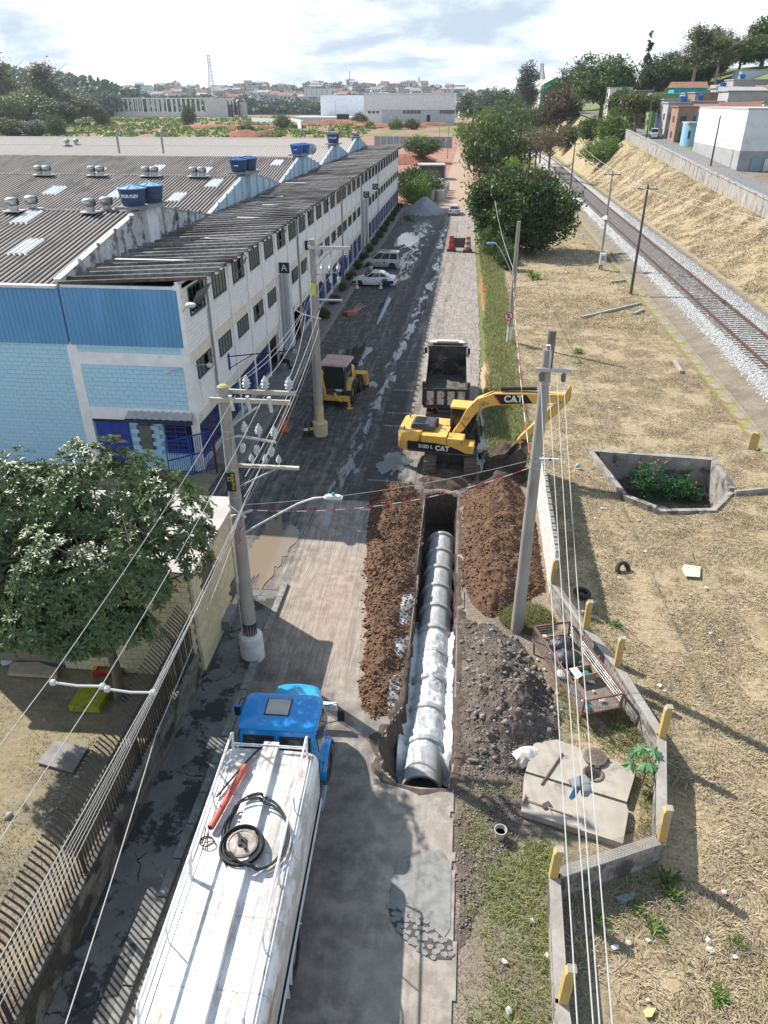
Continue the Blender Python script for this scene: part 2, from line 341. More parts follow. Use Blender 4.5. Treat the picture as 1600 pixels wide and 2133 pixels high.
def road_z(x,y): return .012+.016*(fbm(x*2.2,y*.5,3,31)-.5)*sstep(15,22,y)*(1-.8*sstep(30,36,y))+.006*np.sin(y*9)*np.exp(-((x+2.6)/.5)**2)
struct(link('road',gridmesh('road',rx,ry,road_z,road_mat(),keep=road_keep,attrs={'mud':road_zone})))
# broken concrete patch at the near right of the road: pieces with their own edges
pad=mat('patch_concrete',(.25,.245,.23),(.19,.19,.18),.85,0,4,.01,stain=(.16,.15,.14),st=(.5,.62),ssc=2)
# cracked asphalt cells
def cells():
    crack=mat('asphalt_piece',(.24,.235,.225),(.18,.175,.17),.8,0,7,.006)
    CP=[tuple(G(x,y)[:2]) for x,y in [(806,1885),(838,1898),(880,1913),(925,1953),(942,1960),(941,2000),(895,1998),(850,1965),(818,1928)]]
    par=struct(MB().prism(CP,.014,.026).build('asphalt_patch',mat('crack_filler',(.055,.05,.047),(.10,.09,.08),.9,0,6,.01)))
    me_n=0; r=random.Random(3); pts=[]
    ctr=[G(x,y) for x,y in [(830,1920),(848,1955),(872,1985),(905,1990),(880,1945),(852,1925),(930,1995),(905,1960)]]
    for gx_ in np.arange(-1.2,.6,.15):
        for gy_ in np.arange(9.2,11.2,.13):
            x=gx_+r.uniform(-.05,.05)+.07*(int(gy_*9)%2); y=gy_+r.uniform(-.035,.035)
            if not inpoly(np.array(x),np.array(y),CP): continue
            k=r.choice((5,6,6,7)); a0=r.random()*6; ps=[(x+.078*r.uniform(.7,1.25)*math.cos(a0+2*PI*i/k),y+.068*r.uniform(.7,1.25)*math.sin(a0+2*PI*i/k)) for i in range(k)]
            MB().prism(ps,.018,.034+r.uniform(0,.008)).build('asphalt_piece',crack,par)
    ps=[G(x,y)[:2] for x,y in [(868,1776),(832,1790),(817,1830),(812,1880),(838,1900),(880,1915),(925,1955),(938,1935),(940,1800),(920,1770)]]
    MB().prism([tuple(p) for p in ps],.016,.027).build('concrete_patch',pad,par)
cells()
# ---------------- puddles
def blob(c,rx_,ry_,seed,n=120,amp=.75,z=.03):
    ps=[]
    for i in range(n):
        a=2*PI*i/n; k=1+amp*(float(fbm(math.cos(a)*2.1+seed,math.sin(a)*2.1+seed*3,6,seed,.62))*2-1)
        ps.append((c[0]+rx_*k*math.cos(a),c[1]+ry_*k*math.sin(a)))
    return ps
def water_mat(name,c,rough=.04): return MATS.setdefault(name,NT(name).fin(c,rough,0,.6))
BRW=water_mat('muddy_water',(.215,.17,.125),.07); BLK=water_mat('dark_puddle_water',(.05,.05,.05),.05); ORW=water_mat('ditch_water',(.46,.26,.12),.1)
for nm,c,a,b,s,m in [('puddle',G(560,1140),.85,2.6,1,BRW),('puddle',G(735,745),1.0,3.4,4,BLK),('puddle',G(745,800),.7,1.6,9,BLK),
        ('puddle',G(820,965),.8,1.1,6,BLK),('puddle',G(845,500),1.4,5,12,BLK),('puddle',G(800,640),.35,4.5,14,BLK),('puddle',G(862,455),1.8,3.5,15,BLK),('puddle',G(880,425),1.6,3,19,BLK)]:
    struct(MB().prism(blob(c,a,b,s,z=0),.0,.036).build(nm,m))
for c,a,b,s in [(G(1007,600),.38,9,3),(G(1012,780),.4,3,5),(G(1008,905),.45,3.2,7),(G(1012,960),.4,1.6,8)]:
    struct(MB().prism(blob(c,a,b,s),-.1,-.004).build('ditch_water',ORW if c.y>40 else BLK))
# ---------------- pavements and kerbs
SWM=mat('pavement_concrete',(.115,.112,.108),(.075,.074,.073),.85,0,1.6,.015,stain=(.035,.035,.036),st=(.55,.63),ssc=1.5)
def crackmat():
    n=NT('cracked_pavement'); v=n.co('Object'); a=n.noise(v,1.4,6,.6); b=n.noise(v,30,3)
    d=n.noise(v,2.5,3); m=n.n.new('ShaderNodeMix'); m.data_type='VECTOR'; m.inputs[0].default_value=.30; n.L(v,m.inputs[4]); n.L(d,m.inputs[5])
    e=n.vor(m.outputs[1],.62,'DISTANCE_TO_EDGE'); c=n.mix(n.rg(a,.35,.65),(.19,.185,.175),(.13,.127,.12)); c=n.mix(n.rg(b,.4,.7,0,.4),c,(.16,.155,.15))
    k=n.rg(e,.002,.014); k=n.math('MAXIMUM',k,n.rg(a,.45,.55)); c=n.mix(n.rg(n.noise(v,.8,6,.7),.50,.56),c,(.05,.05,.05)); c=n.mix(k,(.03,.03,.03),c); n.bump(k,.6,.02); return n.fin(c,.85,0,.3)
sw=struct(link('pavement',gridmesh('pavement',lines([(-7.76,-6.42,.12)]),lines([(2,22.4,.2)]),lambda x,y:.125+.015*fbm(x*2,y*2,3,2),crackmat())))
KM=mat('kerb_concrete',(.27,.26,.24),(.17,.165,.16),.85,0,5,.02,stain=(.07,.07,.07))
y=2.0
while y<22.3:
    MB().bx(-.125,.105,-.485,.485,-.1,.145).build('kerb_stone',KM,sw,(-6.31+random.uniform(-.012,.012),y+.5,random.uniform(-.01,.005)),bev=.02); y+=1.0
fp=struct(MB().bx(-12.65,-11.0,33,141,-.1,.13).build('footpath',mat('footpath_concrete',(.20,.195,.185),(.14,.135,.13),.8,0,2,.01)))
for i in range(54):
    MB().bx(-.11,.11,-.985,.985,-.1,.17).build('kerb_stone',KM,fp,(-10.9,34+i*2,0))
# planting bed wall before the building further up
# ---------------- right field drain, ballast, track
drain=struct(thing('drain_channel',None,None))
MOSS=mat('mossy_concrete',(.30,.28,.23),(.21,.19,.15),.9,0,3,.02,stain=(.22,.185,.03),st=(.46,.58),ssc=1.1)
for i in range(46):
    yy=36+i*2.6
    xo=np.interp(yy,[36,60,140],[16.6,16.9,17.6])
    m=MB()
    for a,b,z0,z1 in [(-.42,-.30,-.2,.10),(.30,.44,-.2,.14)]: m.bx(a,b,-1.28,1.28,z0,z1)
    m.bx(-.30,.30,-1.28,1.28,-.2,-.015); m.build('channel_piece',MOSS,drain,(float(xo),yy,0))
BAL=NT('ballast_stone')
def ballast():
    n=BAL; v=n.co('Object'); c=n.mix(n.rg(n.noise(v,9,5,.8),.35,.65),(.50,.495,.49),(.32,.315,.31)); c=n.mix(n.rg(n.noise(n.co('Object',(1,.05,1)),.9,4),.5,.7,0,.5),c,(.33,.26,.21))
    n.bump(n.noise(v,14,5,.8),1,.12); return n.fin(c,.9,0,.3)
BALM=ballast()
def bz(x,y): return np.interp(x,[18.2,19.0,20.2,24.6,25.6,26.2],[.0,.22,.40,.40,.2,.0])+.07*(fbm(x*4,y*4,3,9)-.5)
struct(link('ballast',gridmesh('ballast',lines([(18.2,26.2,.25)]),lines([(38,110,.4),(110,300,1.5)]),bz,BALM)))
def stones(name,P,s0,s1,m,seed,flat_=.7):
    r=np.random.default_rng(seed); base=np.array([(1,0,0),(-1,0,0),(0,1,0),(0,-1,0),(0,0,1),(0,0,-1)],float); fc=np.array([(0,2,4),(2,1,4),(1,3,4),(3,0,4),(2,0,5),(1,2,5),(3,1,5),(0,3,5)])
    n=len(P); s=r.uniform(s0,s1,(n,1,1))*r.uniform(.65,1.35,(n,6,1)); v=base[None]*s*np.array([1,1,flat_]); a=r.uniform(0,6.28,n); b=r.uniform(-.7,.7,n)
    ca,sa,cb,sb=np.cos(a),np.sin(a),np.cos(b),np.sin(b); x=v[...,0]*ca[:,None]-v[...,1]*sa[:,None]; yv=v[...,0]*sa[:,None]+v[...,1]*ca[:,None]; zz=v[...,2]
    y2=yv*cb[:,None]-zz*sb[:,None]; z2=yv*sb[:,None]+zz*cb[:,None]; v=np.stack([x,y2,z2],-1)+P[:,None,:]
    f=(fc[None]+np.arange(n)[:,None,None]*6).reshape(-1,3); return npmesh(name,v.reshape(-1,3),f,m)
def stmat(name,a,b,c=None):
    n=NT(name); col=n.mix(n.island(),a,b)
    if c: col=n.mix(n.rg(n.noise(n.co('Object'),20,3),.5,.65),col,c)
    return n.fin(col,.92,0,.25)
bx_=rng.uniform(18.2,26.1,30000); by_=38+rng.random(30000)**1.7*90; bP=np.stack([bx_,by_,bz(bx_,by_)-.01],-1)
stuff(link('ballast_stones',stones('ballast_stones',bP,.05,.11,stmat('ballast_chips',(.60,.595,.59),(.27,.265,.26)),3)),'pale grey crushed ballast stones beside and under the rails','ballast')
RUST=mat('rusty_rail',(.15,.085,.065),(.11,.065,.05),.7,.4,6,.004,stain=(.30,.17,.12)); SLP=mat('sleeper_wood',(.36,.335,.31),(.25,.23,.21),.9,0,6,.01)
def RXL(y): return float(np.interp(y,[40,130,175,240,320],[20.85,20.9,21.2,22.0,20.5]))
trk=thing('railway_track','single rusty railway track on timber sleepers beside the pale ballast','railway track')
for dx,nm in ((0,'rail'),(2.4,'rail')):
    pts=[(RXL(yy)+dx,yy) for yy in list(np.arange(36,130,6))+list(np.arange(130,330,10))]; m=MB()
    for w,z0,z1 in ((.15,.44,.46),(.035,.46,.57),(.08,.57,.62)):
        rs=[[(x-w/2,yy,z0),(x+w/2,yy,z0),(x+w/2,yy,z1),(x-w/2,yy,z1)] for x,yy in pts]; m.loft(rs)
    m.build(nm,RUST,trk,(0,0,.09))
sme=MB().bx(-1.7,1.7,-.09,.09,-.16,.03).mesh('sleeper',SLP)
for i in range(300):
    yy=38+i*.62; o=link('sleeper',sme,trk,(RXL(yy)+1.2+random.uniform(-.06,.06),yy,.455),random.uniform(-.015,.015))
# ---------------- upper street with its retaining wall
RWM=mat('stained_retaining_concrete',(.36,.345,.32),(.25,.24,.225),.9,0,1.2,.01,stain=(.10,.095,.09),st=(.5,.66),ssc=2.0,stretch=(1,1,.25))
rw=thing('retaining_wall','long weathered concrete wall along the top of the dry grass bank','wall')
uy=list(np.arange(52,205,7.6))
for a,b in zip(uy[:-1],uy[1:]):
    za,zb=float(upz(a)),float(upz(b)); m=MB()
    m.add([(UX-.2,a,za-.6),(UX+.2,a,za-.6),(UX+.2,b,zb-.6),(UX-.2,b,zb-.6),(UX-.2,a,za+1.75),(UX+.2,a,za+1.75),(UX+.2,b-.02,zb+1.75),(UX-.2,b-.02,zb+1.75)],[(0,3,2,1),(4,5,6,7),(0,1,5,4),(1,2,6,5),(2,3,7,6),(3,0,4,7)]); m.build('wall_panel',RWM,rw)
    m=MB(); m.add([(UX-.3,a,za+1.75),(UX+.3,a,za+1.75),(UX+.3,b,zb+1.75),(UX-.3,b,zb+1.75),(UX-.3,a,za+1.9),(UX+.3,a,za+1.9),(UX+.3,b-.02,zb+1.9),(UX-.3,b-.02,zb+1.9)],[(0,3,2,1),(4,5,6,7),(0,1,5,4),(1,2,6,5),(2,3,7,6),(3,0,4,7)]); m.build('coping',RWM,rw)
struct(link('upper_street',gridmesh('upper_street',np.array([UX+.2,UX+3,UX+5,UX+5.9]),lines([(40,300,8)]),lambda x,y:upz(y)+1.12+0*x,mat('street_asphalt',(.20,.20,.20),(.14,.14,.14),.85,0,2,.01))))
# ================================================================ TRENCH, PIPES AND SPOIL
SOIL=mat('trench_soil',(.115,.082,.06),(.075,.058,.046),.95,0,3,.05,stain=(.07,.055,.045),st=(.48,.62),ssc=2)
def heap_mat(name,a,b,c,white=(.62,.63,.64)):
    n=NT(name); v=n.co('Object'); w=n.sep(n.attr('white')); n1=n.noise(v,1.3,6,.65); n2=n.noise(v,7,6,.7)
    col=n.mix(n.rg(n1,.36,.62),a,b); col=n.mix(n.rg(n2,.50,.66,0,.8),col,c); col=n.mix(n.rg(n.math('ADD',w[0],n.math('MULTIPLY',n.math('SUBTRACT',n2,.5),.8)),.4,.6),col,white)
    n.bump(n.math('ADD',n2,n.math('MULTIPLY',n.noise(v,26,4,.7),.5)),1,.09); return n.fin(col,.95,0,.15)
def trench():
    n=60; m=MB(); P=[]; poly=TRENCH; k=len(poly)
    # resample the outline
    pts=[]
    for i in range(k):
        a=Vector(poly[i]);b=Vector(poly[(i+1)%k]); c=max(1,int((b-a).length/.22)); pts+=[a.lerp(b,j/c) for j in range(c)]
    N=len(pts); cx=Vector((-.48,22.5)); rings=[]
    for off,z,w in [(.26,-.02,.10),(.17,.025,.09),(.06,.03,.07),(-.02,.0,.05),(-.05,-.35,.06),(-.07,-.9,.07),(-.06,-1.5,.05),(-.04,-2.05,.03)]:
        ring=[]
        for i,p in enumerate(pts):
            t=(pts[(i+1)%N]-pts[i-1]); nrm=Vector((t.y,-t.x)).normalized()
            j=float(fbm(p.x*5+z*6,p.y*5,4,4,.65))-.5; o=off+j*w*5
            if p.x<-1.22 and p.y<16.9 and z<-.1: o-= .55*min(1,-z/1.2)*(1 if p.y<16.5 else .4)
            ring.append((p.x+nrm.x*o,p.y+nrm.y*o,z+j*(.05 if z<-.1 else .10)))
        rings.append(ring)
    m.loft(rings,caps=False); o=m.build('trench',SOIL,smooth=False); struct(o)
    struct(link('trench_floor',gridmesh('trench_floor',lines([(-2.2,.9,.2)]),lines([(13.4,31.8,.25)]),lambda x,y:-1.95+.15*fbm(x*2,y*2,3,5),SOIL)))
trench()
PCX=-.47
def ptop(y): return -.36-.032*(y-14.2)
PIPM=mat('pipe_concrete',(.40,.40,.39),(.30,.30,.295),.85,0,3,.008,stain=(.52,.52,.52),st=(.5,.65),ssc=1.5)
def pipe_mesh(L=1.5,r=.58,t=.075):
    m=MB(); m.lathe([(r-t,0),(r,0),(r,L-.16),(r+.085,L-.10),(r+.085,L+.06),(r+.01,L+.06),(r-t,L-.05)],axis='Y',n=32,closed=True); return m.mesh('concrete_pipe',PIPM,smooth=True,ang=40)
pme=pipe_mesh(); names=['nearest the camera, its dark open mouth facing us']+['']*9
ordn=['first','second','third','fourth','fifth','sixth','seventh','eighth','ninth','last']
for i in range(10):
    yy=14.62+i*1.42; o=link('concrete_pipe',pme,None,(PCX+.005*i,yy,ptop(yy)-.58-.0)); o.rotation_euler=(-.032,0,0)
    tag(o,'grey concrete drain pipe with its open mouth at the near trench end' if i==0 else ('last grey concrete pipe, its flared collar at the deep dark end' if i==9 else '%s concrete pipe counted from the near end of the trench'%ordn[i]),'pipe','concrete pipes laid in the trench')
def grout():
    xs=lines([(-1.28,.36,.05)]); ys=lines([(15.1,23.2,.06)])
    def z(x,y):
        r=.60; d=np.abs(x-PCX); arc=np.sqrt(np.clip(r*r-d*d,0,None))-r; top=ptop(y)+arc
        n=fbm(x*2.6,y*2.6,5,77,.6); edge=sstep(15.1,15.8,y)*(1-sstep(21.2,23.0,y+1.5*(n-.5)))
        side=ptop(y)-.30+.45*(n-.5)+.30*sstep(.5,.85,d); body=np.maximum(top+.02+.26*(n-.40),side)
        return np.where(edge>0.02,body*edge+(1-edge)*(top-.3),top-.3)
    n=NT('white_grout'); v=n.co('Object'); c=n.mix(n.rg(n.noise(v,2.2,6,.65),.4,.62),(.60,.615,.63),(.44,.455,.47)); c=n.mix(n.rg(n.noise(v,9,4,.7),.62,.7),c,(.22,.22,.21)); n.bump(n.noise(v,8,5,.7),.7,.04)
    o=stuff(link('pipe_bedding',gridmesh('pipe_bedding',xs,ys,z,n.fin(c,.8,0,.3))),'white stone dust and grout packed over the laid pipes','bedding')
grout()
def heap(name,poly,hf,m,step=.07,wf=None):
    xs=[p[0] for p in poly];ys=[p[1] for p in poly]
    gx_=lines([(min(xs)-.3,max(xs)+.3,step)]);gy_=lines([(min(ys)-.3,max(ys)+.3,step)])
    X,Y=np.meshgrid(gx_,gy_)
    # distance to outline
    D=np.full(X.shape,1e9)
    for i in range(len(poly)):
        a=np.array(poly[i]);b=np.array(poly[(i+1)%len(poly)]);ab=b-a;t=np.clip(((X-a[0])*ab[0]+(Y-a[1])*ab[1])/(ab@ab),0,1)
        D=np.minimum(D,np.hypot(X-a[0]-t*ab[0],Y-a[1]-t*ab[1]))
    D=np.where(inpoly(X,Y,poly),D,-D)
    D=D+.35*(fbm(X*1.8,Y*1.8,4,13)-.5)
    def z(x,y): return np.where(D>0,hf(x,y,np.maximum(D,0)),0)-.04+np.where(D<0,D*.4,0)
    k=lambda x,y: np.ones_like(x,bool)
    at={'white':lambda x,y: np.stack([wf(x,y) if wf else 0*x]*3+[0*x+1],-1)}
    me=gridmesh(name,gx_,gy_,z,m,attrs=at,smooth=False,vmask=D>-.12); return me,(X,Y,z(X,Y),D)
def clods(name,src,n,s0,s1,m,seed,label,cat,zmin=.05):
    X,Y,Z,D=src; ok=np.argwhere(D>.03); r=np.random.default_rng(seed); q=ok[r.integers(0,len(ok),n)]; P=np.stack([X[q[:,0],q[:,1]],Y[q[:,0],q[:,1]],Z[q[:,0],q[:,1]]],-1)+r.uniform(-.03,.03,(n,3)); P[:,2]+=.02
    stuff(link(name,stones(name,P,s0,s1,m,seed)),label,cat)
RED=heap_mat('red_spoil',(.175,.10,.062),(.105,.065,.045),(.26,.16,.105)); GRY=heap_mat('grey_rubble_soil',(.185,.15,.125),(.11,.09,.077),(.25,.215,.185))
def lw(x,y):
    w=np.exp(-((x+1.45)/.28)**2)*(sstep(18.9,19.3,y)-sstep(19.9,20.5,y)+sstep(16.3,16.8,y)-sstep(18.0,18.5,y)+sstep(20.6,21,y)-sstep(22.6,23.2,y))
    return np.clip(w*1.1,0,1)
PL=[(-4.0,31.6),(-3.75,27.5),(-3.2,22.3),(-2.85,19),(-2.75,17.0),(-2.2,16.1),(-1.55,16.5),(-1.25,18),(-1.3,24),(-1.42,31),(-2,32.2)]
me,s=heap('spoil_heap',PL,lambda x,y,d:(.55+.45*sstep(16.5,23,y))*np.minimum(.52,d*.75)*(.05+1.5*fbm(x*1.1,y*.8,5,41,.6))+.20*(fbm(x*4,y*4,4,42)-.4)*sstep(0,.2,d),RED,wf=lw)
tag(link('spoil_heap',me),'long reddish brown earth heap along the left edge of the trench','earth heap')
redc=stmat('red_clods',(.23,.13,.078),(.095,.058,.04)); gryc=stmat('grey_clods',(.25,.215,.19),(.10,.085,.075),(.33,.30,.275))
clods('earth_clods',s,3200,.02,.075,redc,5,'loose reddish clods on the left earth heap','soil')
PR=[(.35,31.3),(1.3,32.6),(3.2,32.6),(3.75,29),(3.75,25.5),(3.7,23.7),(2.6,22.4),(1.5,21.8),(.9,22.6),(.45,24.2)]
me,s=heap('spoil_heap',PR,lambda x,y,d:np.minimum(1.1,d*.85)*(.25+1.15*fbm(x*.8,y*.8,5,51,.58))+.16*(fbm(x*5,y*5,3,52)-.35)*sstep(0,.2,d),RED)
tag(link('spoil_heap',me),'tall rust brown earth heap right of the trench beside the pole','earth heap')
clods('earth_clods',s,2200,.02,.07,redc,6,'loose rust brown clods on the right earth heap','soil')
PG=[(.42,21.6),(1.6,21.4),(2.6,20.4),(3.3,18.6),(3.75,17),(3.2,15.6),(2.2,15.0),(1.1,14.7),(.5,15.2),(.45,18)]
me,s=heap('rubble_heap',PG,lambda x,y,d:np.minimum(.85,d*.8)*(.05+1.55*fbm(x*1.7,y*1.7,5,61,.62))*(.45+.55*np.exp(-((x-2.3)**2/1.6+(y-17.3)**2/3.5)))*1.25+.10*(fbm(x*6,y*6,3,62)-.35),GRY)
tag(link('rubble_heap',me),'grey heap of broken asphalt rubble beside the metal rubbish basket','rubble heap')
clods('rubble_stones',s,2400,.008,.04,gryc,7,'loose grey rubble stones over the broken asphalt heap','rubble')
clods('rubble_chunks',s,150,.06,.15,gryc,17,'larger broken asphalt chunks on the rubble heap','rubble')
# dirt apron between the heaps and the concrete slab
AP=[(.4,14.9),(1.4,14.9),(2.6,15.4),(2.3,13.2),(1.5,11.2),(.62,9.5),(.5,12)]
me,s=heap('dirt_verge',AP,lambda x,y,d:np.minimum(.05,d*.2)+.03*fbm(x*6,y*6,3,66),GRY,.08); struct(link('dirt_verge',me))
clods('loose_stones',s,900,.012,.045,gryc,8,'scattered small stones on the bare dirt by the trench mouth','stones')
# bank of dug soil at the excavator
PN=[(-1.5,31.5),(.3,31.6),(1.0,32.8),(.6,34),(-1.0,33.8),(-1.9,32.6)]
me,s=heap('spoil_heap',PN,lambda x,y,d:np.minimum(.35,d*.7)*(.5+fbm(x*1.2,y*1.2,3,71)),heap_mat('dark_spoil',(.13,.09,.065),(.085,.065,.05),(.20,.14,.10)))
tag(link('spoil_heap',me),'dark dug soil between the trench end and the excavator tracks','earth heap')
PD=[(.9,30.6),(2.2,31.2),(3.6,33),(3.5,36.5),(2.6,38),(1.6,36.5),(1.3,33.5)]
me,s=heap('spoil_heap',PD,lambda x,y,d:np.minimum(.5,d*.6)*(.4+fbm(x*1.1,y*1.1,4,73)),heap_mat('wet_spoil',(.10,.075,.06),(.06,.05,.042),(.17,.12,.085)))
tag(link('spoil_heap',me),'wet dark soil under the excavator bucket by the ditch','earth heap')
# ================================================================ WAREHOUSE
def blockmat(name,c,c2,rough=.75,var=.12,stain=None,st=(.55,.7),ssc=1.0):
    if name in MATS: return MATS[name]
    n=NT(name); v=n.co('Object'); g=n.co('Generated')
    col=n.mix(n.rg(n.noise(v,5,5,.6),.3,.7),c,c2)
    hs=n.n.new('ShaderNodeHueSaturation'); n.L(n.rg(n.orand(),0,1,1-var,1+var),hs.inputs['Value']); n.L(col,hs.inputs['Color']); col=hs.outputs[0]
    if stain:
        geo=n.n.new('ShaderNodeNewGeometry'); t=n.n.new('ShaderNodeTexNoise'); t.inputs['Scale'].default_value=ssc; t.inputs['Detail'].default_value=7; n.L(geo.outputs['Position'],t.inputs['Vector']); col=n.mix(n.rg(t.outputs[0],st[0],st[1]),col,stain)
    n.bump(n.noise(v,40,3),.5,.01); MATS[name]=n.fin(col,rough,0,.3); return MATS[name]
def blockwall(par,p0,p1,z0,z1,bw,bh,m,thick=.14,core=None,gap=.012,holes=(),name='block',joined=None,dz=0):
    """courses of separate blocks along p0->p1; joined: name of one stuff part instead of single objects"""
    a=Vector((p0[0],p0[1],0)); b=Vector((p1[0],p1[1],0)); L=(b-a).length; d=(b-a)/L; ang=math.atan2(d.y,d.x); nc=max(1,round((z1-z0)/bh)); ch=(z1-z0)/nc
    meshes={}; J=MB(); 
    for r in range(nc):
        x=-(bw/2 if r%2 else 0)
        while x<L-.01:
            s=max(0,x); e=min(L,x+bw); x+=bw
            if e-s<.06: continue
            zc=z0+(r+.5)*ch; mid=(s+e)/2
            if any(h[0]<mid<h[1] and h[2]<zc<h[3] for h in holes): continue
            w=e-s-gap; c=a+d*mid; t=thick+random.uniform(-.006,.008)
            if joined: J.box((c.x,c.y,zc),(w,t,ch-gap),ang)
            else:
                k=(round(w,2)); 
                if k not in meshes: meshes[k]=MB().box((0,0,0),(w,thick,ch-gap)).mesh(name,m,bev=.008,seg=1)
                o=link(name,meshes[k],par,(c.x+random.uniform(-.004,.004),c.y+random.uniform(-.004,.004),zc),ang)
    if joined: J.build(joined,m,par)['kind']='stuff'
FX,FY,FE=-12.7,32.4,142.4
wh=thing('warehouse','long white and blue warehouse with gabled corrugated roofs and office front','building')
WHT=mat('white_painted_block',(.66,.67,.68),(.55,.56,.58),.8,0,1.2,.006,stain=(.36,.36,.37),st=(.6,.8),ssc=1.6,stretch=(1,1,.3))
CRM=mat('cream_concrete_band',(.72,.65,.55),(.62,.56,.47),.85,0,2,.01,stain=(.35,.32,.28),st=(.58,.75)); COLM=mat('white_column_paint',(.80,.80,.80),(.70,.70,.71),.8,0,2,.006,stain=(.40,.40,.41),st=(.6,.75),ssc=2)
def facade_mat():
    n=NT('facade_block'); v=n.co('Object',(1,1,1)); sx=n.n.new('ShaderNodeSeparateXYZ'); n.L(v,sx.inputs[0]); cb=n.n.new('ShaderNodeCombineXYZ'); n.L(sx.outputs[1],cb.inputs[0]); n.L(sx.outputs[2],cb.inputs[1])
    b=n.n.new('ShaderNodeTexBrick'); n.L(cb.outputs[0],b.inputs['Vector']); b.inputs['Scale'].default_value=1; b.inputs['Brick Width'].default_value=.4; b.inputs['Row Height'].default_value=.2; b.inputs['Mortar Size'].default_value=.009
    b.inputs['Color1'].default_value=(.80,.81,.82,1); b.inputs['Color2'].default_value=(.74,.75,.77,1); b.inputs['Mortar'].default_value=(.52,.52,.54,1)
    c=n.mix(n.rg(n.noise(n.co('Object',(1,1,.25)),1.5,6,.6),.55,.8,0,.55),b.outputs[0],(.40,.39,.38)); n.bump(b.outputs[1],-.5,.01); return n.fin(c,.8,0,.3)
FAC=facade_mat()
BLU=blockmat('sky_blue_block',(.40,.63,.76),(.36,.58,.72),.75,.06); BLUC=mat('blue_cladding',(.115,.30,.53),(.095,.26,.47),.45,0,.7,0,stain=(.13,.36,.62),st=(.5,.7),ssc=.5,stretch=(1,1,.2))
DBL=mat('deep_blue_paint',(.018,.055,.30),(.014,.045,.25),.5,0,2); NAVY=flat('navy_paint',(.02,.025,.07),.6); DARK=flat('dark_interior',(.012,.012,.014),.9)
GLS=MATS.setdefault('window_glass',NT('window_glass').fin((.045,.065,.062),.12,0,.6)); GLS2=mat('greenish_window_panel',(.13,.17,.155),(.09,.12,.11),.3,0,.8,spec=.5); FRM=flat('dark_window_frame',(.05,.06,.075),.5)
# --- east front: bays
W0,WP,WW=33.35,3.52,2.1; GATES=[(49.7,54.3,6.1),(93.6,99.4,6.0)]
nb=31
def ov(a,b,lst): return any(a<g[1] and b>g[0] for g in lst)
tw=MB().bx(-.07,.10,-WW/2,WW/2,-.75,.75).mesh
def window_mesh(w,h,nm,ext=.05):
    m=MB(); t=.06
    m.bx(-.03,ext,-w/2,-w/2+t,-h/2,h/2).bx(-.03,ext,w/2-t,w/2,-h/2,h/2).bx(-.03,ext,-w/2+t,w/2-t,-h/2,-h/2+t).bx(-.03,ext,-w/2+t,w/2-t,h/2-t,h/2)
    for i in range(1,nm): y=-w/2+i*w/nm; m.bx(-.02,ext-.01,y-.025,y+.025,-h/2+t,h/2-t)
    return m.mesh('window',FRM)
wm=window_mesh(WW,1.3,4); wm2=window_mesh(WW,.95,4); sill=MB().bx(-.02,.12,-WW/2-.05,WW/2+.05,-.04,.04).mesh('sill',COLM)
pane=MB().bx(-.012,.012,-.225,.225,-.58,.58).mesh('pane',GLS2); pane2=MB().bx(-.012,.012,-.225,.225,-.42,.42).mesh('pane',GLS2); bigp=MB().bx(-.012,.012,-1,1,-.6,.6).mesh('pane',GLS); bigp2=MB().bx(-.012,.012,-1,1,-.43,.43).mesh('pane',GLS)
holes_top=[];holes_mid=[]
def add_window(y,zc,top,i):
    w=link('window',wm if top else wm2,wh,(FX+.02,y,zc)); h=.6 if top else .43
    if i<12:
        for k in range(4):
            o=link('pane',pane if top else pane2,w,(0,-WW/2+(k+.5)*WW/4,0))
            if (i*4+k+(3 if top else 0))%11==2 or (i==0 and top): o.rotation_euler=(0,.55,0); o.location.x=.16
    else: link('pane',bigp if top else bigp2,w)
    link('sill',sill,wh,(FX+.02,y,zc-(.70 if top else .52)))
for i in range(nb):
    yc=W0+WW/2+i*WP
    add_window(yc,8.25,True,i)
    if not ov(yc-WW/2,yc+WW/2,GATES): add_window(yc,5.0,False,i)
# wall between openings, bay by bay (each bay its own panel)
for i in range(nb):
    a=W0-.75+i*WP if i else FY; b=W0-.75+(i+1)*WP; y0=W0+i*WP; y1=y0+WW; m=MB()
    def rect(ya,yb,za,zb):
        if yb-ya>.02 and zb-za>.02: m.bx(FX-.2,FX,ya,yb,za,zb)
    g=[q for q in GATES if q[0]<b and q[1]>a]
    m.cur=0
    for za,zb,wa,wb,isw in [(6.02,7.6,0,0,0),(7.6,8.9,y0,y1,1),(8.9,9.35,0,0,0),(2.95,4.52,0,0,0),(4.52,5.48,y0,y1,1)]:
        segs=[(a,b)]
        cut=[]
        if isw and not (zb<6 and ov(y0,y1,GATES)): cut.append((y0,y1))
        if zb<6.1: cut+= [(q[0],q[1]) for q in g]
        for c0,c1 in cut:
            ns=[]
            for s,e in segs:
                if c1<=s or c0>=e: ns.append((s,e)); continue
                if c0>s: ns.append((s,c0))
                if c1<e: ns.append((c1,e))
            segs=ns
        for s,e in segs: rect(s,e,za,zb)
    m.build('wall_panel',FAC,wh)
    MB().bx(FX-.1,FX+.07,a-.13,a+.13,.0,9.3).build('pilaster',COLM,wh)
    # bands
    segs=[(a+.13,b-.13)]
    for q in g: segs=[(s,min(e,q[0])) for s,e in segs if s<q[0]]+[(max(s,q[1]),e) for s,e in segs if e>q[1]]
    for s,e in segs:
        if e-s>.05:
            MB().bx(FX-.2,FX+.04,s,e,5.48,6.02).build('concrete_band',CRM,wh); MB().bx(FX-.2,FX+.05,s,e,2.45,2.95).build('concrete_band',CRM,wh)
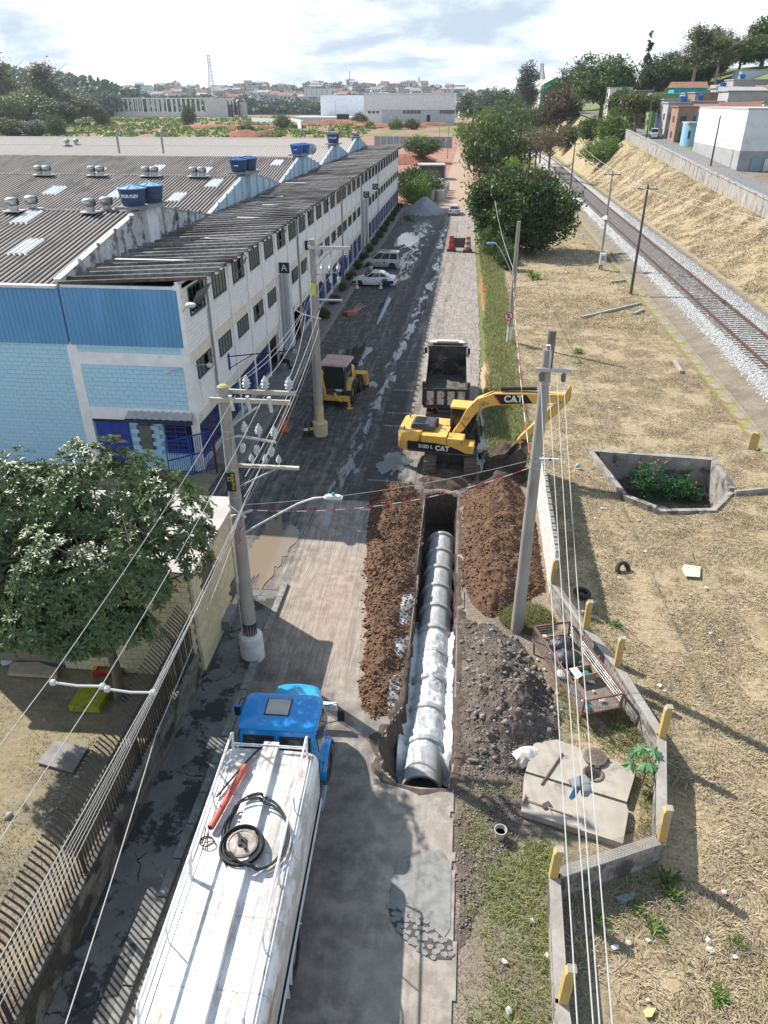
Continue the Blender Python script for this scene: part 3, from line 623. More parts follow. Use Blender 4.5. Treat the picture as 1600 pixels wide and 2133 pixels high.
MB().bx(FX-2.5,FX-2.4,FY,FE,0,9).build('inner_wall',DARK,wh)
MB().bx(FX-2.4,FX-.2,FY+.3,FE,2.5,2.6).bx(FX-2.4,FX-.2,FY+.3,FE,5.7,5.8).build('inner_floor',DARK,wh)
# ground floor: grilles, plinth, shopfronts
PLN=mat('plinth_paint',(.50,.50,.50),(.40,.40,.41),.8,0,2,.01,stain=(.25,.24,.23))
for i in range(nb):
    a=W0-.75+i*WP if i else FY; b=W0-.75+(i+1)*WP
    if ov(a+.2,b-.2,GATES): continue
    MB().bx(FX-.2,FX,a+.13,b-.13,.0,.55).build('plinth',PLN,wh)
    m=MB(); k=9 if i<8 else 6
    for j in range(k+1): y=a+.2+j*(b-a-.4)/k; m.bx(FX+.01,FX+.04,y-.015,y+.015,.55,2.42)
    for z in (.6,1.05,1.5,1.95,2.38): m.bx(FX+.005,FX+.035,a+.16,b-.16,z-.02,z+.02)
    if i<8: m.beam((FX+.045,a+.3,.7),(FX+.045,b-.3,2.3),.03,.03).beam((FX+.045,b-.3,.7),(FX+.045,a+.3,2.3),.03,.03)
    m.build('window_grille',DBL,wh); MB().bx(FX-.12,FX-.1,a+.14,b-.14,.55,2.45).build('shopfront_glass',GLS,wh)
GTM=mat('grey_gate_metal',(.33,.36,.38),(.27,.30,.32),.5,.3,1.5,0,stain=(.40,.42,.43))
for q in GATES:
    m=MB(); n_=8
    for j in range(n_): y=q[0]+.1+j*(q[1]-q[0]-.2)/n_; m.bx(FX-.14,FX-.08+.03*(j%2),y+.01,y+(q[1]-q[0]-.2)/n_-.01,.02,q[2]-.1)
    m.build('sliding_gate',GTM,wh); MB().bx(FX-.2,FX+.05,q[0]-.15,q[0]+.1,0,q[2]).bx(FX-.2,FX+.05,q[1]-.1,q[1]+.15,0,q[2]).bx(FX-.2,FX+.05,q[0]+.1,q[1]-.1,q[2]-.1,q[2]+.25).build('gate_frame',COLM,wh)
# letter signs standing out from the front
for ch,y in zip('ABCD',(50.7,59.5,94.7,103.8)):
    s=MB().bx(FX+.08,FX+.78,y-.03,y+.03,6.1,6.8).build('sign_board',NAVY,wh); s['label']='navy board with white letter %s'%ch
    text(s,ch,.62,flat('white_print',(.75,.75,.75)),(FX+.43,y-.034,6.45),(PI/2,0,0),'letter')
# downpipes and lamps
GREY=mat('grey_pvc',(.30,.30,.31),(.24,.24,.25),.6); STL=mat('galvanised_steel',(.42,.43,.44),(.34,.35,.36),.45,.6,3); BLKM=flat('black_iron',(.025,.025,.03),.5,.3)
for y in (35.75,57.0,78.2,92.8,110): MB().cyl((FX+.1,y,.2),(FX+.1,y,9.2),.06,n=8).build('downpipe',GREY,wh)
def wall_lamp(p,d):
    m=MB(); p=Vector(p); d=Vector(d); m.tube([p,p+d*.5+Vector((0,0,.15)),p+d*1.0+Vector((0,0,.22))],.02,6); o=m.build('lamp_arm',STL,wh)
    q=p+d*1.25+Vector((0,0,.24)); h=MB().lathe([(.01,-.10),(.12,-.08),(.15,.0),(.13,.07),(.05,.11),(.01,.115)],(0,0,0),12); lo=h.build('lamp_head',mat('lamp_white',(.6,.6,.58),None,.4),o,q,smooth=True); lo.scale=(1.6 if abs(d.x)>.5 else 1,1.6 if abs(d.y)>.5 else 1,1)
wall_lamp((-12.72,32.38,8.0),(.6,-.6,.25)); wall_lamp((FX+.05,33.0,5.3),(.5,.2,-.2)); wall_lamp((-12.95,32.38,5.35),(-.5,-.4,-.2))
m=MB(); m.beam((FX+.05,38.2,4.15),(FX+3.6,38.4,4.55),.05,.05).beam((FX+.05,38.2,3.5),(FX+1.4,38.3,4.3),.04,.04); bo=m.build('flood_bracket',BLKM,wh); MB().box((FX+3.7,38.4,4.5),(.18,.22,.16)).build('floodlight',STL,bo); MB().bx(FX,FX+.06,38.1,38.3,3.4,4.3).build('bracket_plate',DBL,wh)
# --- south wall
m=MB(); m.bx(-60,FX-.2,FY+.02,FY+.2,0,9.0).build('wall_core',mat('blue_mortar',(.31,.50,.62),(.27,.45,.56),.85),wh)
blockwall(wh,(-30.5,FY),(-18.56,FY),.0,6.5,.42,.21,BLU,.12,joined='blue_blockwork',gap=.011)
blockwall(wh,(-18.04,FY),(-12.98,FY),3.3,5.45,.42,.21,BLU,.12,joined='blue_blockwork',gap=.011); blockwall(wh,(-18.04,FY),(-12.98,FY),6.05,6.6,.42,.21,BLU,.12,joined='blue_blockwork',gap=.011)
blockwall(wh,(-18.04,FY),(-12.98,FY),0,2.6,.42,.21,BLU,.12,joined='blue_blockwork',gap=.011,holes=[(.1,1.9,-1,2.62),(2.2,3.1,1.1,2.5),(3.55,5.06,.9,2.55)])
for x in (-18.3,-12.84): MB().bx(x-.26 if x<-15 else -12.98,x+.26 if x<-15 else -12.7,FY-.09,FY+.1,0,6.5 if x<-15 else 9.2).build('column',COLM,wh)
MB().bx(-30,-29.5,FY-.09,FY+.1,0,6.5).build('column',COLM,wh)
MB().bx(-18.04,-12.98,FY-.085,FY+.1,5.45,6.05).build('beam',COLM,wh); MB().bx(-18.04,-12.98,FY-.085,FY+.1,2.62,3.3).build('beam',COLM,wh)
for a,b in ((-18.3,-12.75),(-30,-18.38),(-41,-30.08)):
    m=MB(); x=a; pr=[]
    while x<b-.02:
        for dx,dy in ((0,0),(.055,0),(.075,-.035),(.145,-.035),(.165,0)):
            if x+dx<b: pr.append((x+dx,FY-.12+dy))
        x+=.22
    pr.append((b,FY-.12)); m.loft([[(p[0],p[1],z) for p in pr]+[(b,FY-.05,z),(a,FY-.05,z)] for z in (6.4,9.0)]); m.build('cladding_panel',BLUC,wh)
MB().bx(-60,-18.4,FY-.25,FY+.1,9.0,9.12).build('roof_flashing',mat('pale_flashing',(.62,.62,.62),(.5,.5,.5),.5,.2,2),wh)
d=MB().bx(-17.93,-17.09,FY-.07,FY-.02,.1,2.58).build('door_leaf',DBL,wh); MB().bx(-17.07,-16.23,FY-.07,FY-.02,.1,2.58).build('door_leaf',DBL,wh)
MB().bx(-16.95,-16.7,FY-.085,FY-.07,1.55,1.85).build('notice',flat('red_notice',(.42,.05,.04)),wh); MB().bx(-18.0,-16.16,FY-.10,FY+.02,2.52,2.66).build('door_lintel',BLKM,wh)
MB().bx(-15.83,-15.03,FY-.04,FY-.01,1.0,2.45).build('window_frame',DBL,wh); MB().bx(-15.75,-15.11,FY-.055,FY-.04,1.08,2.38).build('pane',mat('dusty_glass',(.17,.16,.14),(.10,.10,.09),.3),wh)
m=MB(); m.bx(-14.4,-12.98,FY-.06,FY-.03,.95,1.03).bx(-14.4,-12.98,FY-.06,FY-.03,2.45,2.53)
for x in np.linspace(-14.37,-13.3,3): m.bx(x-.03,x+.03,FY-.07,FY-.03,1.03,2.45)
for z in np.linspace(1.15,2.35,6): m.bx(-14.34,-13.33,FY-.055,FY-.035,z-.03,z+.03)
m.build('window_grille',DBL,wh); MB().bx(-14.35,-13.0,FY+.0,FY+.015,1.03,2.45).build('pane',DARK,wh)
MB().bx(-16.1,-12.72,FY-.62,FY-.52,2.74,2.92).build('canopy_beam',NAVY,wh)
m=MB(); m.loft([[(x,yy,z+.03*math.sin(x*2*PI/.18*.5)) for x in np.linspace(-16.05,-12.8,60)] for yy,z in ((FY-.6,2.96),(FY-.08,3.16))],caps=False,closed=False); m.build('canopy_sheet',mat('asbestos_sheet',(.42,.41,.40),(.33,.33,.32),.85),wh)
# --- hall roofs (corrugated, ridge along x)
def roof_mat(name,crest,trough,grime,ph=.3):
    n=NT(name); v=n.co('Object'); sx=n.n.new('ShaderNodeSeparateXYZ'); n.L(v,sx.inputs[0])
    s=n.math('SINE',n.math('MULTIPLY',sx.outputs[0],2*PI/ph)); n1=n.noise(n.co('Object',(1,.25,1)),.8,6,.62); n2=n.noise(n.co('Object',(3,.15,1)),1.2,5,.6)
    c=n.mix(n.rg(s,-.1,.85),trough,crest); c=n.mix(n.rg(n1,.45,.70,0,.6),c,grime); c=n.mix(n.rg(n2,.55,.75,0,.5),c,crest); c=n.mix(n.rg(n.noise(v,3,5,.7),.62,.75,0,.5),c,(.05,.045,.04))  # lit crests painted pale, shaded grimy troughs painted dark
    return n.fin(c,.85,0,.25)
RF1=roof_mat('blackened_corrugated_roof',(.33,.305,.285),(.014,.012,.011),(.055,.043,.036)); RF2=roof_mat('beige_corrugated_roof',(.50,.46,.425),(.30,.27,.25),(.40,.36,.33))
EZ,RZ,GP=9.05,10.85,22.0
def hall(i):
    y0=FY+i*GP; ym=y0+GP/2; y1=y0+GP; xs=np.arange(-92 if i>1 else -62,-18.55,.075); amp=.055
    for (ya,za,yb,zb) in ((y0,EZ,ym,RZ),(ym,RZ,y1,EZ)):
        ysr=np.linspace(ya,yb,7)
        def z(x,y,ya=ya,za=za,yb=yb,zb=zb): 
            t=(y-ya)/(yb-ya); k=np.floor(np.clip(t,0,.999)*6); return za+(zb-za)*t+amp*np.sin(x*2*PI/.3)
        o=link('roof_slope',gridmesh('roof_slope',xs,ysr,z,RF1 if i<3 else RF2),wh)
    m=MB(); m.loft([[(x,ym-.18,RZ+.015),(x,ym,RZ+.10),(x,ym+.18,RZ+.015)] for x in (-92 if i>1 else -62,-18.6)],caps=False,closed=False); m.build('ridge_cap',mat('ridge_tiles',(.22,.21,.20),(.12,.11,.10),.9,0,2) if i<3 else RF2,wh)
    # gable parapet with buttresses and coping
    gm=mat('stained_gable_plaster',(.55,.56,.57),(.40,.41,.42),.85,0,1.5,.01,stain=(.13,.13,.13),st=(.47,.62),ssc=1.6) if i==0 else mat('pale_blue_gable_plaster',(.42,.56,.66),(.36,.49,.60),.85,0,1.5,.01,stain=(.22,.25,.28),st=(.6,.75))
    g=MB().prism([(y0+.1,EZ-.6),(y1-.1,EZ-.6),(y1-.1,EZ+.25),(ym+.9,RZ+.2),(ym-.9,RZ+.2),(y0+.1,EZ+.25)],-18.55,-18.33,'X').build('gable_wall',gm,wh)
    for (ya,za,yb,zb) in ((y0+.1,EZ+.28,ym-.9,RZ+.23),(ym+.9,RZ+.23,y1-.1,EZ+.28)): MB().beam((-18.44,ya,za),(-18.44,yb,zb),.34,.05).build('coping',mat('metal_coping',(.55,.57,.6),(.42,.44,.46),.45,.4,3,stain=(.36,.22,.14),st=(.6,.7)),g)
    for t in (.18,.38,.58,.78):
        for sgn in (-1,1):
            yy=ym+sgn*(1-t)*11*.98; zz=EZ+.25+(RZ-EZ)*t; MB().bx(-18.33,-18.2,yy-.07,yy+.07,EZ-.1,zz+.25).build('buttress',gm,g)
    p=MB().bx(-19.2,-18.0,ym-.75,ym+.75,EZ-.2,RZ+.28).build('tank_pedestal',gm if i else mat('white_pedestal',(.66,.67,.69),(.52,.53,.55),.85,0,1.2,.01,stain=(.3,.3,.3),st=(.6,.75)),wh,bev=.02); MB().bx(-19.5,-17.6,ym-1.5,ym+1.5,RZ+.281,RZ+.40).build('tank_platform',mat('platform_concrete',(.28,.27,.26),(.18,.175,.17),.9,0,3,.02),wh)
    if i<3:
        for k,(sx,t) in enumerate([(-22.4,.45),(-27.5,.45),(-33,.45),(-39,.45),(-20.6,.75) if i else (-24.8,.82)]):
            t=t+.06*((k*7+i*3)%3); xs_=np.arange(sx-.55,sx+.56,.05); ya=y0+11*t-1.1; yb=y0+11*t+1.1
            link('skylight_sheet',gridmesh('skylight_sheet',xs_,np.array([ya,yb]),lambda x,y:EZ+(RZ-EZ)*(y-y0)/11+.035+.055*np.sin(x*2*PI/.3),mat('white_skylight_sheet',(.68,.70,.71),(.58,.60,.61),.5,0,2)),wh)
for i in range(5): hall(i)
# --- office roof: deep fibre-cement channels, one by one
CH=NT('lichen_fibre_cement')
def chm():
    n=CH; v=n.co('Object'); g=n.n.new('ShaderNodeNewGeometry'); t=n.n.new('ShaderNodeTexNoise'); t.inputs['Scale'].default_value=.35; t.inputs['Detail'].default_value=7; n.L(g.outputs['Position'],t.inputs['Vector'])
    c=n.mix(n.rg(n.noise(v,3.5,7,.7),.35,.65),(.25,.235,.22),(.12,.11,.10)); c=n.mix(n.rg(t.outputs[0],.45,.65),c,(.085,.075,.07)); c=n.mix(n.rg(n.noise(v,14,3),.6,.72,0,.7),c,(.42,.41,.39))
    hs=n.n.new('ShaderNodeHueSaturation'); n.L(n.rg(n.orand(),0,1,.75,1.25),hs.inputs['Value']); n.L(c,hs.inputs['Color']); n.bump(n.noise(v,20,4),.6,.02); return n.fin(hs.outputs[0],.9,0,.2)
chm()
pr=[(-.50,.18),(-.40,.20),(-.30,.03),(-.22,0),(.22,0),(.30,.03),(.40,.20),(.505,.22),(.505,.205),(.405,.185),(.315,.02),(.23,-.016),(-.23,-.016),(-.315,.02),(-.405,.185),(-.50,.165)]
cme=MB(); xs_=[-18.35,-15,-11.35]; zs_=[9.10,9.28,9.48]; cme.loft([[(x,p[0],z+p[1]) for p in pr] for x,z in zip(xs_,zs_)]); cme=cme.mesh('roof_channel',CH.m)
for i in range(110): o=link('roof_channel',cme,wh,(random.uniform(-.05,.05),FY+.35+i*1.0,random.uniform(-.012,.012)),random.uniform(-.003,.003))
MB().bx(-18.32,FX-.0,FY-.0,FY+.18,9.0,9.13).build('eaves_beam',COLM,wh); MB().bx(FX-.2,FX,FY,FE,9.0,9.2).build('eaves_beam',COLM,wh)
wf=mat('bright_patch_sheet',(.62,.63,.64),None,.6)
for y,x,l in ((36.6,-15.2,4.5),(43.2,-14,2.0),(51.6,-14.4,2.2),(58.4,-14,3),(64,-16.2,2),(69.6,-12.6,2.2),(75,-16.5,2)): MB().bx(x-l/2,x+l/2,y-.14,y+.14,9.50,9.512).build('repair_strip',wf,wh).rotation_euler=(0,-.0,0)
MB().bx(-92,FX,FE-.2,FE,0,9.0).build('north_wall',WHT,wh)
# --- water tanks
TB=mat('dark_blue_tank',(.025,.055,.14),(.02,.045,.12),.4,0,2,spec=.5); TB2=mat('bright_blue_tank',(.02,.11,.36),(.018,.09,.30),.4,0,2); LID=mat('pale_blue_lid',(.22,.38,.50),(.18,.32,.43),.45,0,2)
def tank(loc,label,body,lid,s=1,txt=None,rz=0):
    t=thing('water_tank',label,'water tank',loc,rz,'roof water tanks')
    MB().lathe([(.72,0),(.76,.25),(.79,.27),(.82,.62),(.85,.64),(.90,1.02),(.96,1.05),(.96,1.12)],n=24).build('tank_body',body,t,smooth=True,ang=30)
    MB().lathe([(.99,1.10),(.99,1.15),(.93,1.17),(.12,1.34),(.01,1.35)],n=24).build('lid',lid,t,smooth=True,ang=30)
    m=MB()
    for k in range(8): a=k*PI/4; m.beam((.15*math.cos(a),.15*math.sin(a),1.355),(.95*math.cos(a),.95*math.sin(a),1.185),.05,.05)
    m.build('lid_rib',lid,t)
    if txt=='-': MB().box((.0,-.85,.62),(.42,.015,.09)).build('faded_print',flat('white_print',(.75,.75,.75)),t)
    elif txt: text(t,txt,.27,flat('white_print',(.75,.75,.75)),(.08,-.86,.68),(PI/2-.12,0,.05),'lettering',bold=.012)
    t.scale=(s,s,s); return t
pz=RZ+.40; pk=[FY+11+i*GP for i in range(5)]
tank((-18.75,pk[0]-.62,pz-.02),'dark blue water tank with FORTLEV lettering and pale ribbed lid',TB,LID,.82,'FORTLEV',.1); tank((-18.35,pk[0]+1.0,pz-.02),'dark blue tank standing just behind the lettered roof tank',TB,LID,.82)
tank((-18.9,pk[1]-.75,pz),'nearer dark blue domed tank on the second roof gable',TB,TB2,.80,'-'); tank((-18.5,pk[1]+.8,pz),'farther dark blue domed tank on the second roof gable',TB,TB2,.80)
tank((-18.75,pk[2]-.7,pz),'front bright blue tank on the third roof gable',TB2,TB2,.76,'-'); tank((-18.3,pk[2]+.9,pz),'rear bright blue tank on the third roof gable',TB2,TB2,.76)
tank((-18.6,pk[3],pz),'single navy tank on the fourth gable below a thin mast',TB,TB,.95,'FORTLEV'); tank((-18.6,pk[4],pz-.5),'small navy tank on the farthest roof gable',TB,TB,.6)
dish=thing('satellite_dish','small grey satellite dish on the third roof gable','satellite dish',(-17.9,pk[2]+3.4,RZ-.2)); MB().lathe([(.02,-.12),(.3,-.09),(.55,0),(.53,.01),(.3,-.07),(.02,-.10)],(0,0,0),16,'Y').build('reflector',STL,dish,(0,0,.9)); MB().cyl((0,0,0),(0,0,.9),.03).build('mast',STL,dish)
mast=tag(MB().cyl((0,0,0),(0,0,5.0),.035,.02).build('antenna_mast',GREY,None,(-18.4,pk[3]+1.6,RZ+.4)),'thin grey antenna mast rising behind the fourth gable tank','mast')
# --- turbine ventilators
ALU=mat('dull_aluminium',(.50,.50,.49),(.36,.35,.34),.38,.75,3,stain=(.33,.25,.18),st=(.6,.75))
def vent_proto():
    t=thing('roof_ventilator','','ventilator'); MB().bx(-.75,.75,-.6,.6,-.04,.04).build('base_plate',mat('pale_flashing',(.6,.6,.6)),t); MB().lathe([(.42,0),(.40,.42)],n=18).build('neck',ALU,t,smooth=True)
    m=MB(); n=22
    for k in range(n):
        a=2*PI*k/n; ring=[]
        for ph in np.linspace(0,PI,7):
            r=.38+.20*math.sin(ph); z=.42+.62*(1-math.cos(ph))/2; aa=a+.25*math.sin(ph); ring.append((r*math.cos(aa),r*math.sin(aa),z)); 
        ring2=[(x*.93*math.cos(.24)-y*.93*math.sin(.24),x*.93*math.sin(.24)+y*.93*math.cos(.24),z) for x,y,z in ring]
        m.loft([ring,ring2],caps=False,closed=False)
    m.build('turbine_vanes',ALU,t); MB().lathe([(.36,.44),(.50,.72),(.36,1.02)],n=16).build('turbine_core',flat('vent_shadow_metal',(.16,.15,.14),.5,.6),t); MB().lathe([(.40,1.03),(.30,1.08),(.01,1.10)],n=18).build('turbine_cap',ALU,t,smooth=True); return t
vp=vent_proto(); first=True
VL=[(0,-26.0,'left of two ventilators at the left end of the near ridge'),(0,-25.35,'right of two ventilators at the left end of the near ridge'),(0,-21.4,'front ventilator left of the lettered blue tank'),(0,-20.8,'rear ventilator beside the lettered blue tank'),
 (1,-36.3,'leftmost ventilator on the second ridge'),(1,-35.6,'second ventilator from the left on the second ridge'),(1,-31.6,'third ventilator from the left on the second ridge'),(1,-30.9,'fourth ventilator from the left on the second ridge'),(1,-26.9,'fifth ventilator from the left on the second ridge'),(1,-26.2,'sixth ventilator from the left on the second ridge'),(1,-22.8,'seventh ventilator on the second ridge, left of the pair near the domed tanks'),(1,-22.1,'ventilator on the second ridge nearest the domed tanks'),(3,-56,'left of two small ventilators on the pale beige roof'),(3,-55.1,'right of two small ventilators on the pale beige roof')]
for i,x,lb in VL:
    o=vp if first else copy_tree(vp); first=False; o.location=(x,pk[i]-.2+(.5 if lb.startswith(('rear','right')) else -.4),RZ+.02); o['label']='ribbed metal '+lb if not lb[0:5]=='right' else lb; o['group']='turbine ventilators on the warehouse roof'; o.scale=(.66,.66,.66)
for x,y in ((-46,103),(-40.2,103.5),(-21.5,123)):
    t=thing('vent_chimney','thin grey vent chimney at the %s of the pale roof'%{-46:'left',-40.2:'middle',-21.5:'right'}[x],'chimney',(x,y,10.2)); MB().cyl((0,0,0),(0,0,2.4),.14).build('flue',GREY,t); MB().lathe([(.22,2.4),(.30,2.5),(.05,2.75)],n=10).build('cowl',GREY,t)
# blue gate and railing at the corner
bg=thing('blue_gate','blue steel gate with mesh panel at the warehouse corner','gate',(-13.9,31.0,0),math.atan2(1.6,1.9))
def gate_part(par,x0,x1,z0,z1,nm):
    m=MB(); m.bx(x0,x0+.05,-.025,.025,z0,z1).bx(x1-.05,x1,-.025,.025,z0,z1)
    for z in (z0+.05,(z0+z1)/2,z1-.05): m.bx(x0+.05,x1-.05,-.02,.02,z-.03,z+.03)
    for x in np.arange(x0+.15,x1-.1,.11): m.bx(x-.012,x+.012,-.01,.01,z0+.08,z1-.08)
    m.build(nm,DBL,par)
gate_part(bg,0,1.2,.1,2.2,'gate_leaf'); gate_part(bg,1.25,2.4,.1,2.2,'gate_leaf')
tag(MB().cyl((0,0,0),(0,0,3.0),.055).build('steel_post',mat('dark_red_paint',(.09,.02,.018),None,.6),None,(-11.95,32.3,0)),'dark red steel post standing by the blue gate','post')
# ================================================================ VEHICLES
RUB=mat('tyre_rubber',(.022,.022,.022),(.05,.046,.042),.85,0,6,.004); RIMW=mat('dusty_rim',(.42,.40,.37),(.26,.24,.22),.6,.2,6); RIMY=mat('yellow_rim',(.52,.33,.05),(.36,.23,.05),.6,0,4)
def wheel(par,loc,r,w,rimm=None,side=1,name='wheel',lug=0,rim=.58):
    """axle along local x; side = direction of the outer face"""
    wo=link(name,MB().cyl((-w*.3,0,0),(w*.3,0,0),r*.14,n=8).mesh(name,RIMW),par,loc)
    pr=[(r*rim,-w/2),(r*.93,-w/2),(r*.985,-w*.38),(r,-w*.2),(r,w*.2),(r*.985,w*.38),(r*.93,w/2),(r*rim,w/2)]
    t=MB(); t.lathe(pr,n=28,axis='X',closed=True)
    if lug:
        for k in range(lug):
            a=2*PI*k/lug
            for s in (-1,1):
                aa=a+(PI/lug if s>0 else 0); p=Vector((s*w*.24,math.cos(aa)*r*1.01,math.sin(aa)*r*1.01)); t.box(p,(w*.5,r*.10,r*.10),rx=aa,rz=0)
    t.build('tyre',RUB,wo,smooth=True,ang=40)
    rr=r*rim; m=MB(); m.lathe([(rr,-w*.42),(rr*.98,w*.30*side),(rr*.82,w*.25*side),(rr*.70,w*.06*side),(rr*.34,w*.10*side),(rr*.26,w*.34*side),(.01,w*.36*side)],n=20,axis='X'); m.build('rim',rimm or RIMW,wo,smooth=True,ang=35)
    return wo
def rr(hx,hy,r,z,cx=0,cy=0,n=4):
    o=[]
    for sx,sy,a0 in ((1,1,0),(-1,1,PI/2),(-1,-1,PI),(1,-1,1.5*PI)):
        for k in range(n+1):
            a=a0+k*PI/2/n; o.append((cx+sx*(hx-r)+r*math.cos(a),cy+sy*(hy-r)+r*math.sin(a),z))
    return o
def panel(pts,t,m,par,name,nrm=None):
    """thin plate from a planar outline, thickness t along its normal"""
    P=[Vector(p) for p in pts]; n=(P[1]-P[0]).cross(P[2]-P[0]).normalized() if nrm is None else Vector(nrm); k=len(P)
    b=MB(); b.add([p-n*t*.5 for p in P]+[p+n*t*.5 for p in P],[tuple(range(k-1,-1,-1)),tuple(range(k,2*k))]+[(i,(i+1)%k,k+(i+1)%k,k+i) for i in range(k)]); return b.build(name,m,par)
CGL=MATS.setdefault('vehicle_glass',NT('vehicle_glass').fin((.02,.025,.028),.06,0,.6)); CHR=flat('chrome_trim',(.5,.5,.5),.2,.9); BLACKP=flat('black_plastic',(.02,.02,.022),.5)
# ---------------------------------------------------------------- tanker lorry
def tanker():
    t=thing('tanker_truck','blue bonneted tanker lorry with white water tank, hose and railings','truck',(-4.08,12.72,0),R(1.6))
    BLUE=mat('sky_blue_truck_paint',(.004,.22,.56),(.004,.19,.50),.28,0,1.5,0,.5,coat=.5)
    n=NT('white_tank_paint'); v=n.co('Object'); c=n.mix(n.rg(n.noise(v,1.1,6,.6),.4,.7),(.70,.71,.72),(.57,.57,.57)); 
    ru=n.noise(n.co('Object',(1.6,.55,1),(4.3,2.0,0)),1.5,7,.7,.3); c=n.mix(n.rg(ru,.565,.68),c,(.40,.21,.10)); c=n.mix(n.rg(n.noise(n.co('Object',(1,.6,1),(9.1,.4,0)),1.9,7,.7),.45,.60,0,.85),c,(.40,.36,.33)); c=n.mix(n.rg(n.noise(n.co('Object',(5,.3,1)),2,5),.58,.70,0,.6),c,(.33,.28,.24)); c=n.mix(n.rg(n.noise(n.co('Object',(9,.4,1),(1,5,2)),1.5,6,.7),.62,.66),c,(.30,.15,.08))
    TW=n.fin(c,.42,0,.45)
    WH=mat('white_rail_paint',(.68,.69,.70),(.58,.58,.58),.45,0,5,stain=(.36,.24,.16),st=(.68,.76),ssc=5)
    CH_=mat('chassis_black',(.02,.02,.02),(.045,.04,.035),.8)
    # tank
    prof=[(-1.13,1.30),(-1.16,1.6),(-1.16,2.40),(-1.135,2.56),(-1.07,2.67),(-.95,2.725),(-.5,2.745),(0,2.75),(.5,2.745),(.95,2.725),(1.07,2.67),(1.135,2.56),(1.16,2.40),(1.16,1.6),(1.13,1.30),(.9,1.12),(-.9,1.12)]
    rings=[]
    for y,s in ((-7.25,.93),(-7.2,.985),(-7.1,1),(-.5,1),(-.40,.985),(-.35,.93)): rings.append([(x*s,y,1.95+(z-1.95)*s) for x,z in prof])
    tk=MB().loft(rings).build('tank',TW,t,smooth=True,ang=50)
    for y in (-1.75,-3.15,-4.55,-5.9): 
        m=MB(); m.loft([[(x*1.002,yy,1.95+(z-1.95)*1.003) for x,z in prof[2:13]] for yy in (y-.012,y+.012)],caps=False,closed=False); m.build('weld_seam',mat('weld_grey',(.42,.42,.42),(.35,.33,.32),.6),tk)
    MB().bx(-.19,.19,-7.1,-.28,2.72,2.90).build('top_duct',TW,tk,bev=.015)
    h=MB().lathe([(.33,2.76),(.33,2.93),(.29,2.95),(.27,2.93),(.01,2.95)],(-.02,-3.1,0),24).build('filler_hatch',mat('rusty_hatch',(.36,.33,.30),(.24,.20,.17),.7,.2,5),tk,smooth=True,ang=30)
    m=MB(); m.box((-.02,-3.1,2.99),(.06,.42,.05),.6).box((-.02,-3.1,2.97),(.16,.16,.05),.2).cyl((-.02,-3.1,2.95),(-.02,-3.1,3.08),.02); m.build('hatch_clamp',BLKM,h)
    # hoses
    HO=flat('black_hose',(.018,.018,.02),.45); m=MB()
    for k in range(4):
        pts=[]
        for i in range(40):
            a=2*PI*i/40; pts.append((.20+(.63+.03*k)*math.cos(a)-.10*math.sin(a),-2.72+(.90-.035*k)*math.sin(a)-.04*k,2.80+.03*(k%2)+.13*(abs(.20+.6*math.cos(a))<.25)+.02*k))
        m.tube(pts,.021,6,closed=True)
    m.build('water_hose',HO,t)
    m=MB()
    for k in range(9):
        pts=[]
        for i in range(30):
            a=2*PI*i/30; pts.append((-.02+(.37+.022*(k%5))*math.cos(a),-3.12+(.40+.022*(k%5))*math.sin(a)-.02*(k%3),2.80+.042*(k//2)+.07*(abs(.37*math.cos(a))<.2)*(k<4)))
        m.tube(pts,.021,6,closed=True)
    m.build('hose_coil',HO,t); m=MB()
    pts=[(-.80+.16*math.cos(a)*s,-3.05+.12*math.sin(a)*s,2.77+.01*a) for a,s in [(i*.5,1-.008*i) for i in range(22)]]+[(-.90,-2.88,2.80),(-.93,-2.72,2.83)]; m.tube(pts,.013,5); m.build('cable',HO,t)
    MB().tube([(-.80,-2.75,2.87),(-.46,-1.05,2.88)],.075,14).build('red_pipe',mat('red_plastic_pipe',(.50,.10,.065),(.43,.085,.055),.4),t,smooth=True); MB().tube([(-.795,-2.757,2.87),(-.799,-2.74,2.87)],.06,14).build('pipe_mouth',DARK,t)
    MB().tube([(-.92,-1.9,2.80),(-.60,-1.1,2.80),(-.36,-.62,2.83),(-.22,-.42,2.85)],.028,6).build('suction_hose',HO,t)
    # railings
    for sx in (-1,1):
        x=.90*sx; y0s=((-.50,-3.72),(-3.78,-6.55)) 
        for (a,b) in y0s:
            m=MB(); zt=3.30; m.tube([(x,a-.06,2.70),(x,a+.10,zt-.04),(x,a+.04,zt),(x,b+.06,zt),(x,b,zt-.03),(x,b-.14,2.72)],.031 if sx<0 else .028,6); m.build('railing',WH,t)
            MB().cyl((x,(a+b)/2,2.70),(x,(a+b)/2,3.29),.018,n=6).build('railing_post',WH,t)
        MB().tube([(x*1.12,-.45,2.72),(x*1.12,-6.9,2.72)],.012,5).tube([(x*1.02,-.45,2.78),(x*1.02,-6.9,2.78)],.012,5).build('edge_rod',WH,t)
    MB().tube([(-.9,-.42,2.92),(.9,-.42,2.92)],.018,6).tube([(-.9,-.42,2.86),(.9,-.42,2.86)],.018,6).build('front_rail',WH,t)
    MB().tube([(-.95,-6.75,3.0),(.5,-6.75,3.0)],.02,6).tube([(-.95,-6.75,2.72),(-.95,-6.75,3.0)],.02,6).tube([(.2,-6.75,2.75),(.1,-6.75,2.98)],.02,6).tube([(.5,-6.75,2.75),(.5,-6.75,3.0)],.02,6).build('rear_rail',WH,t)
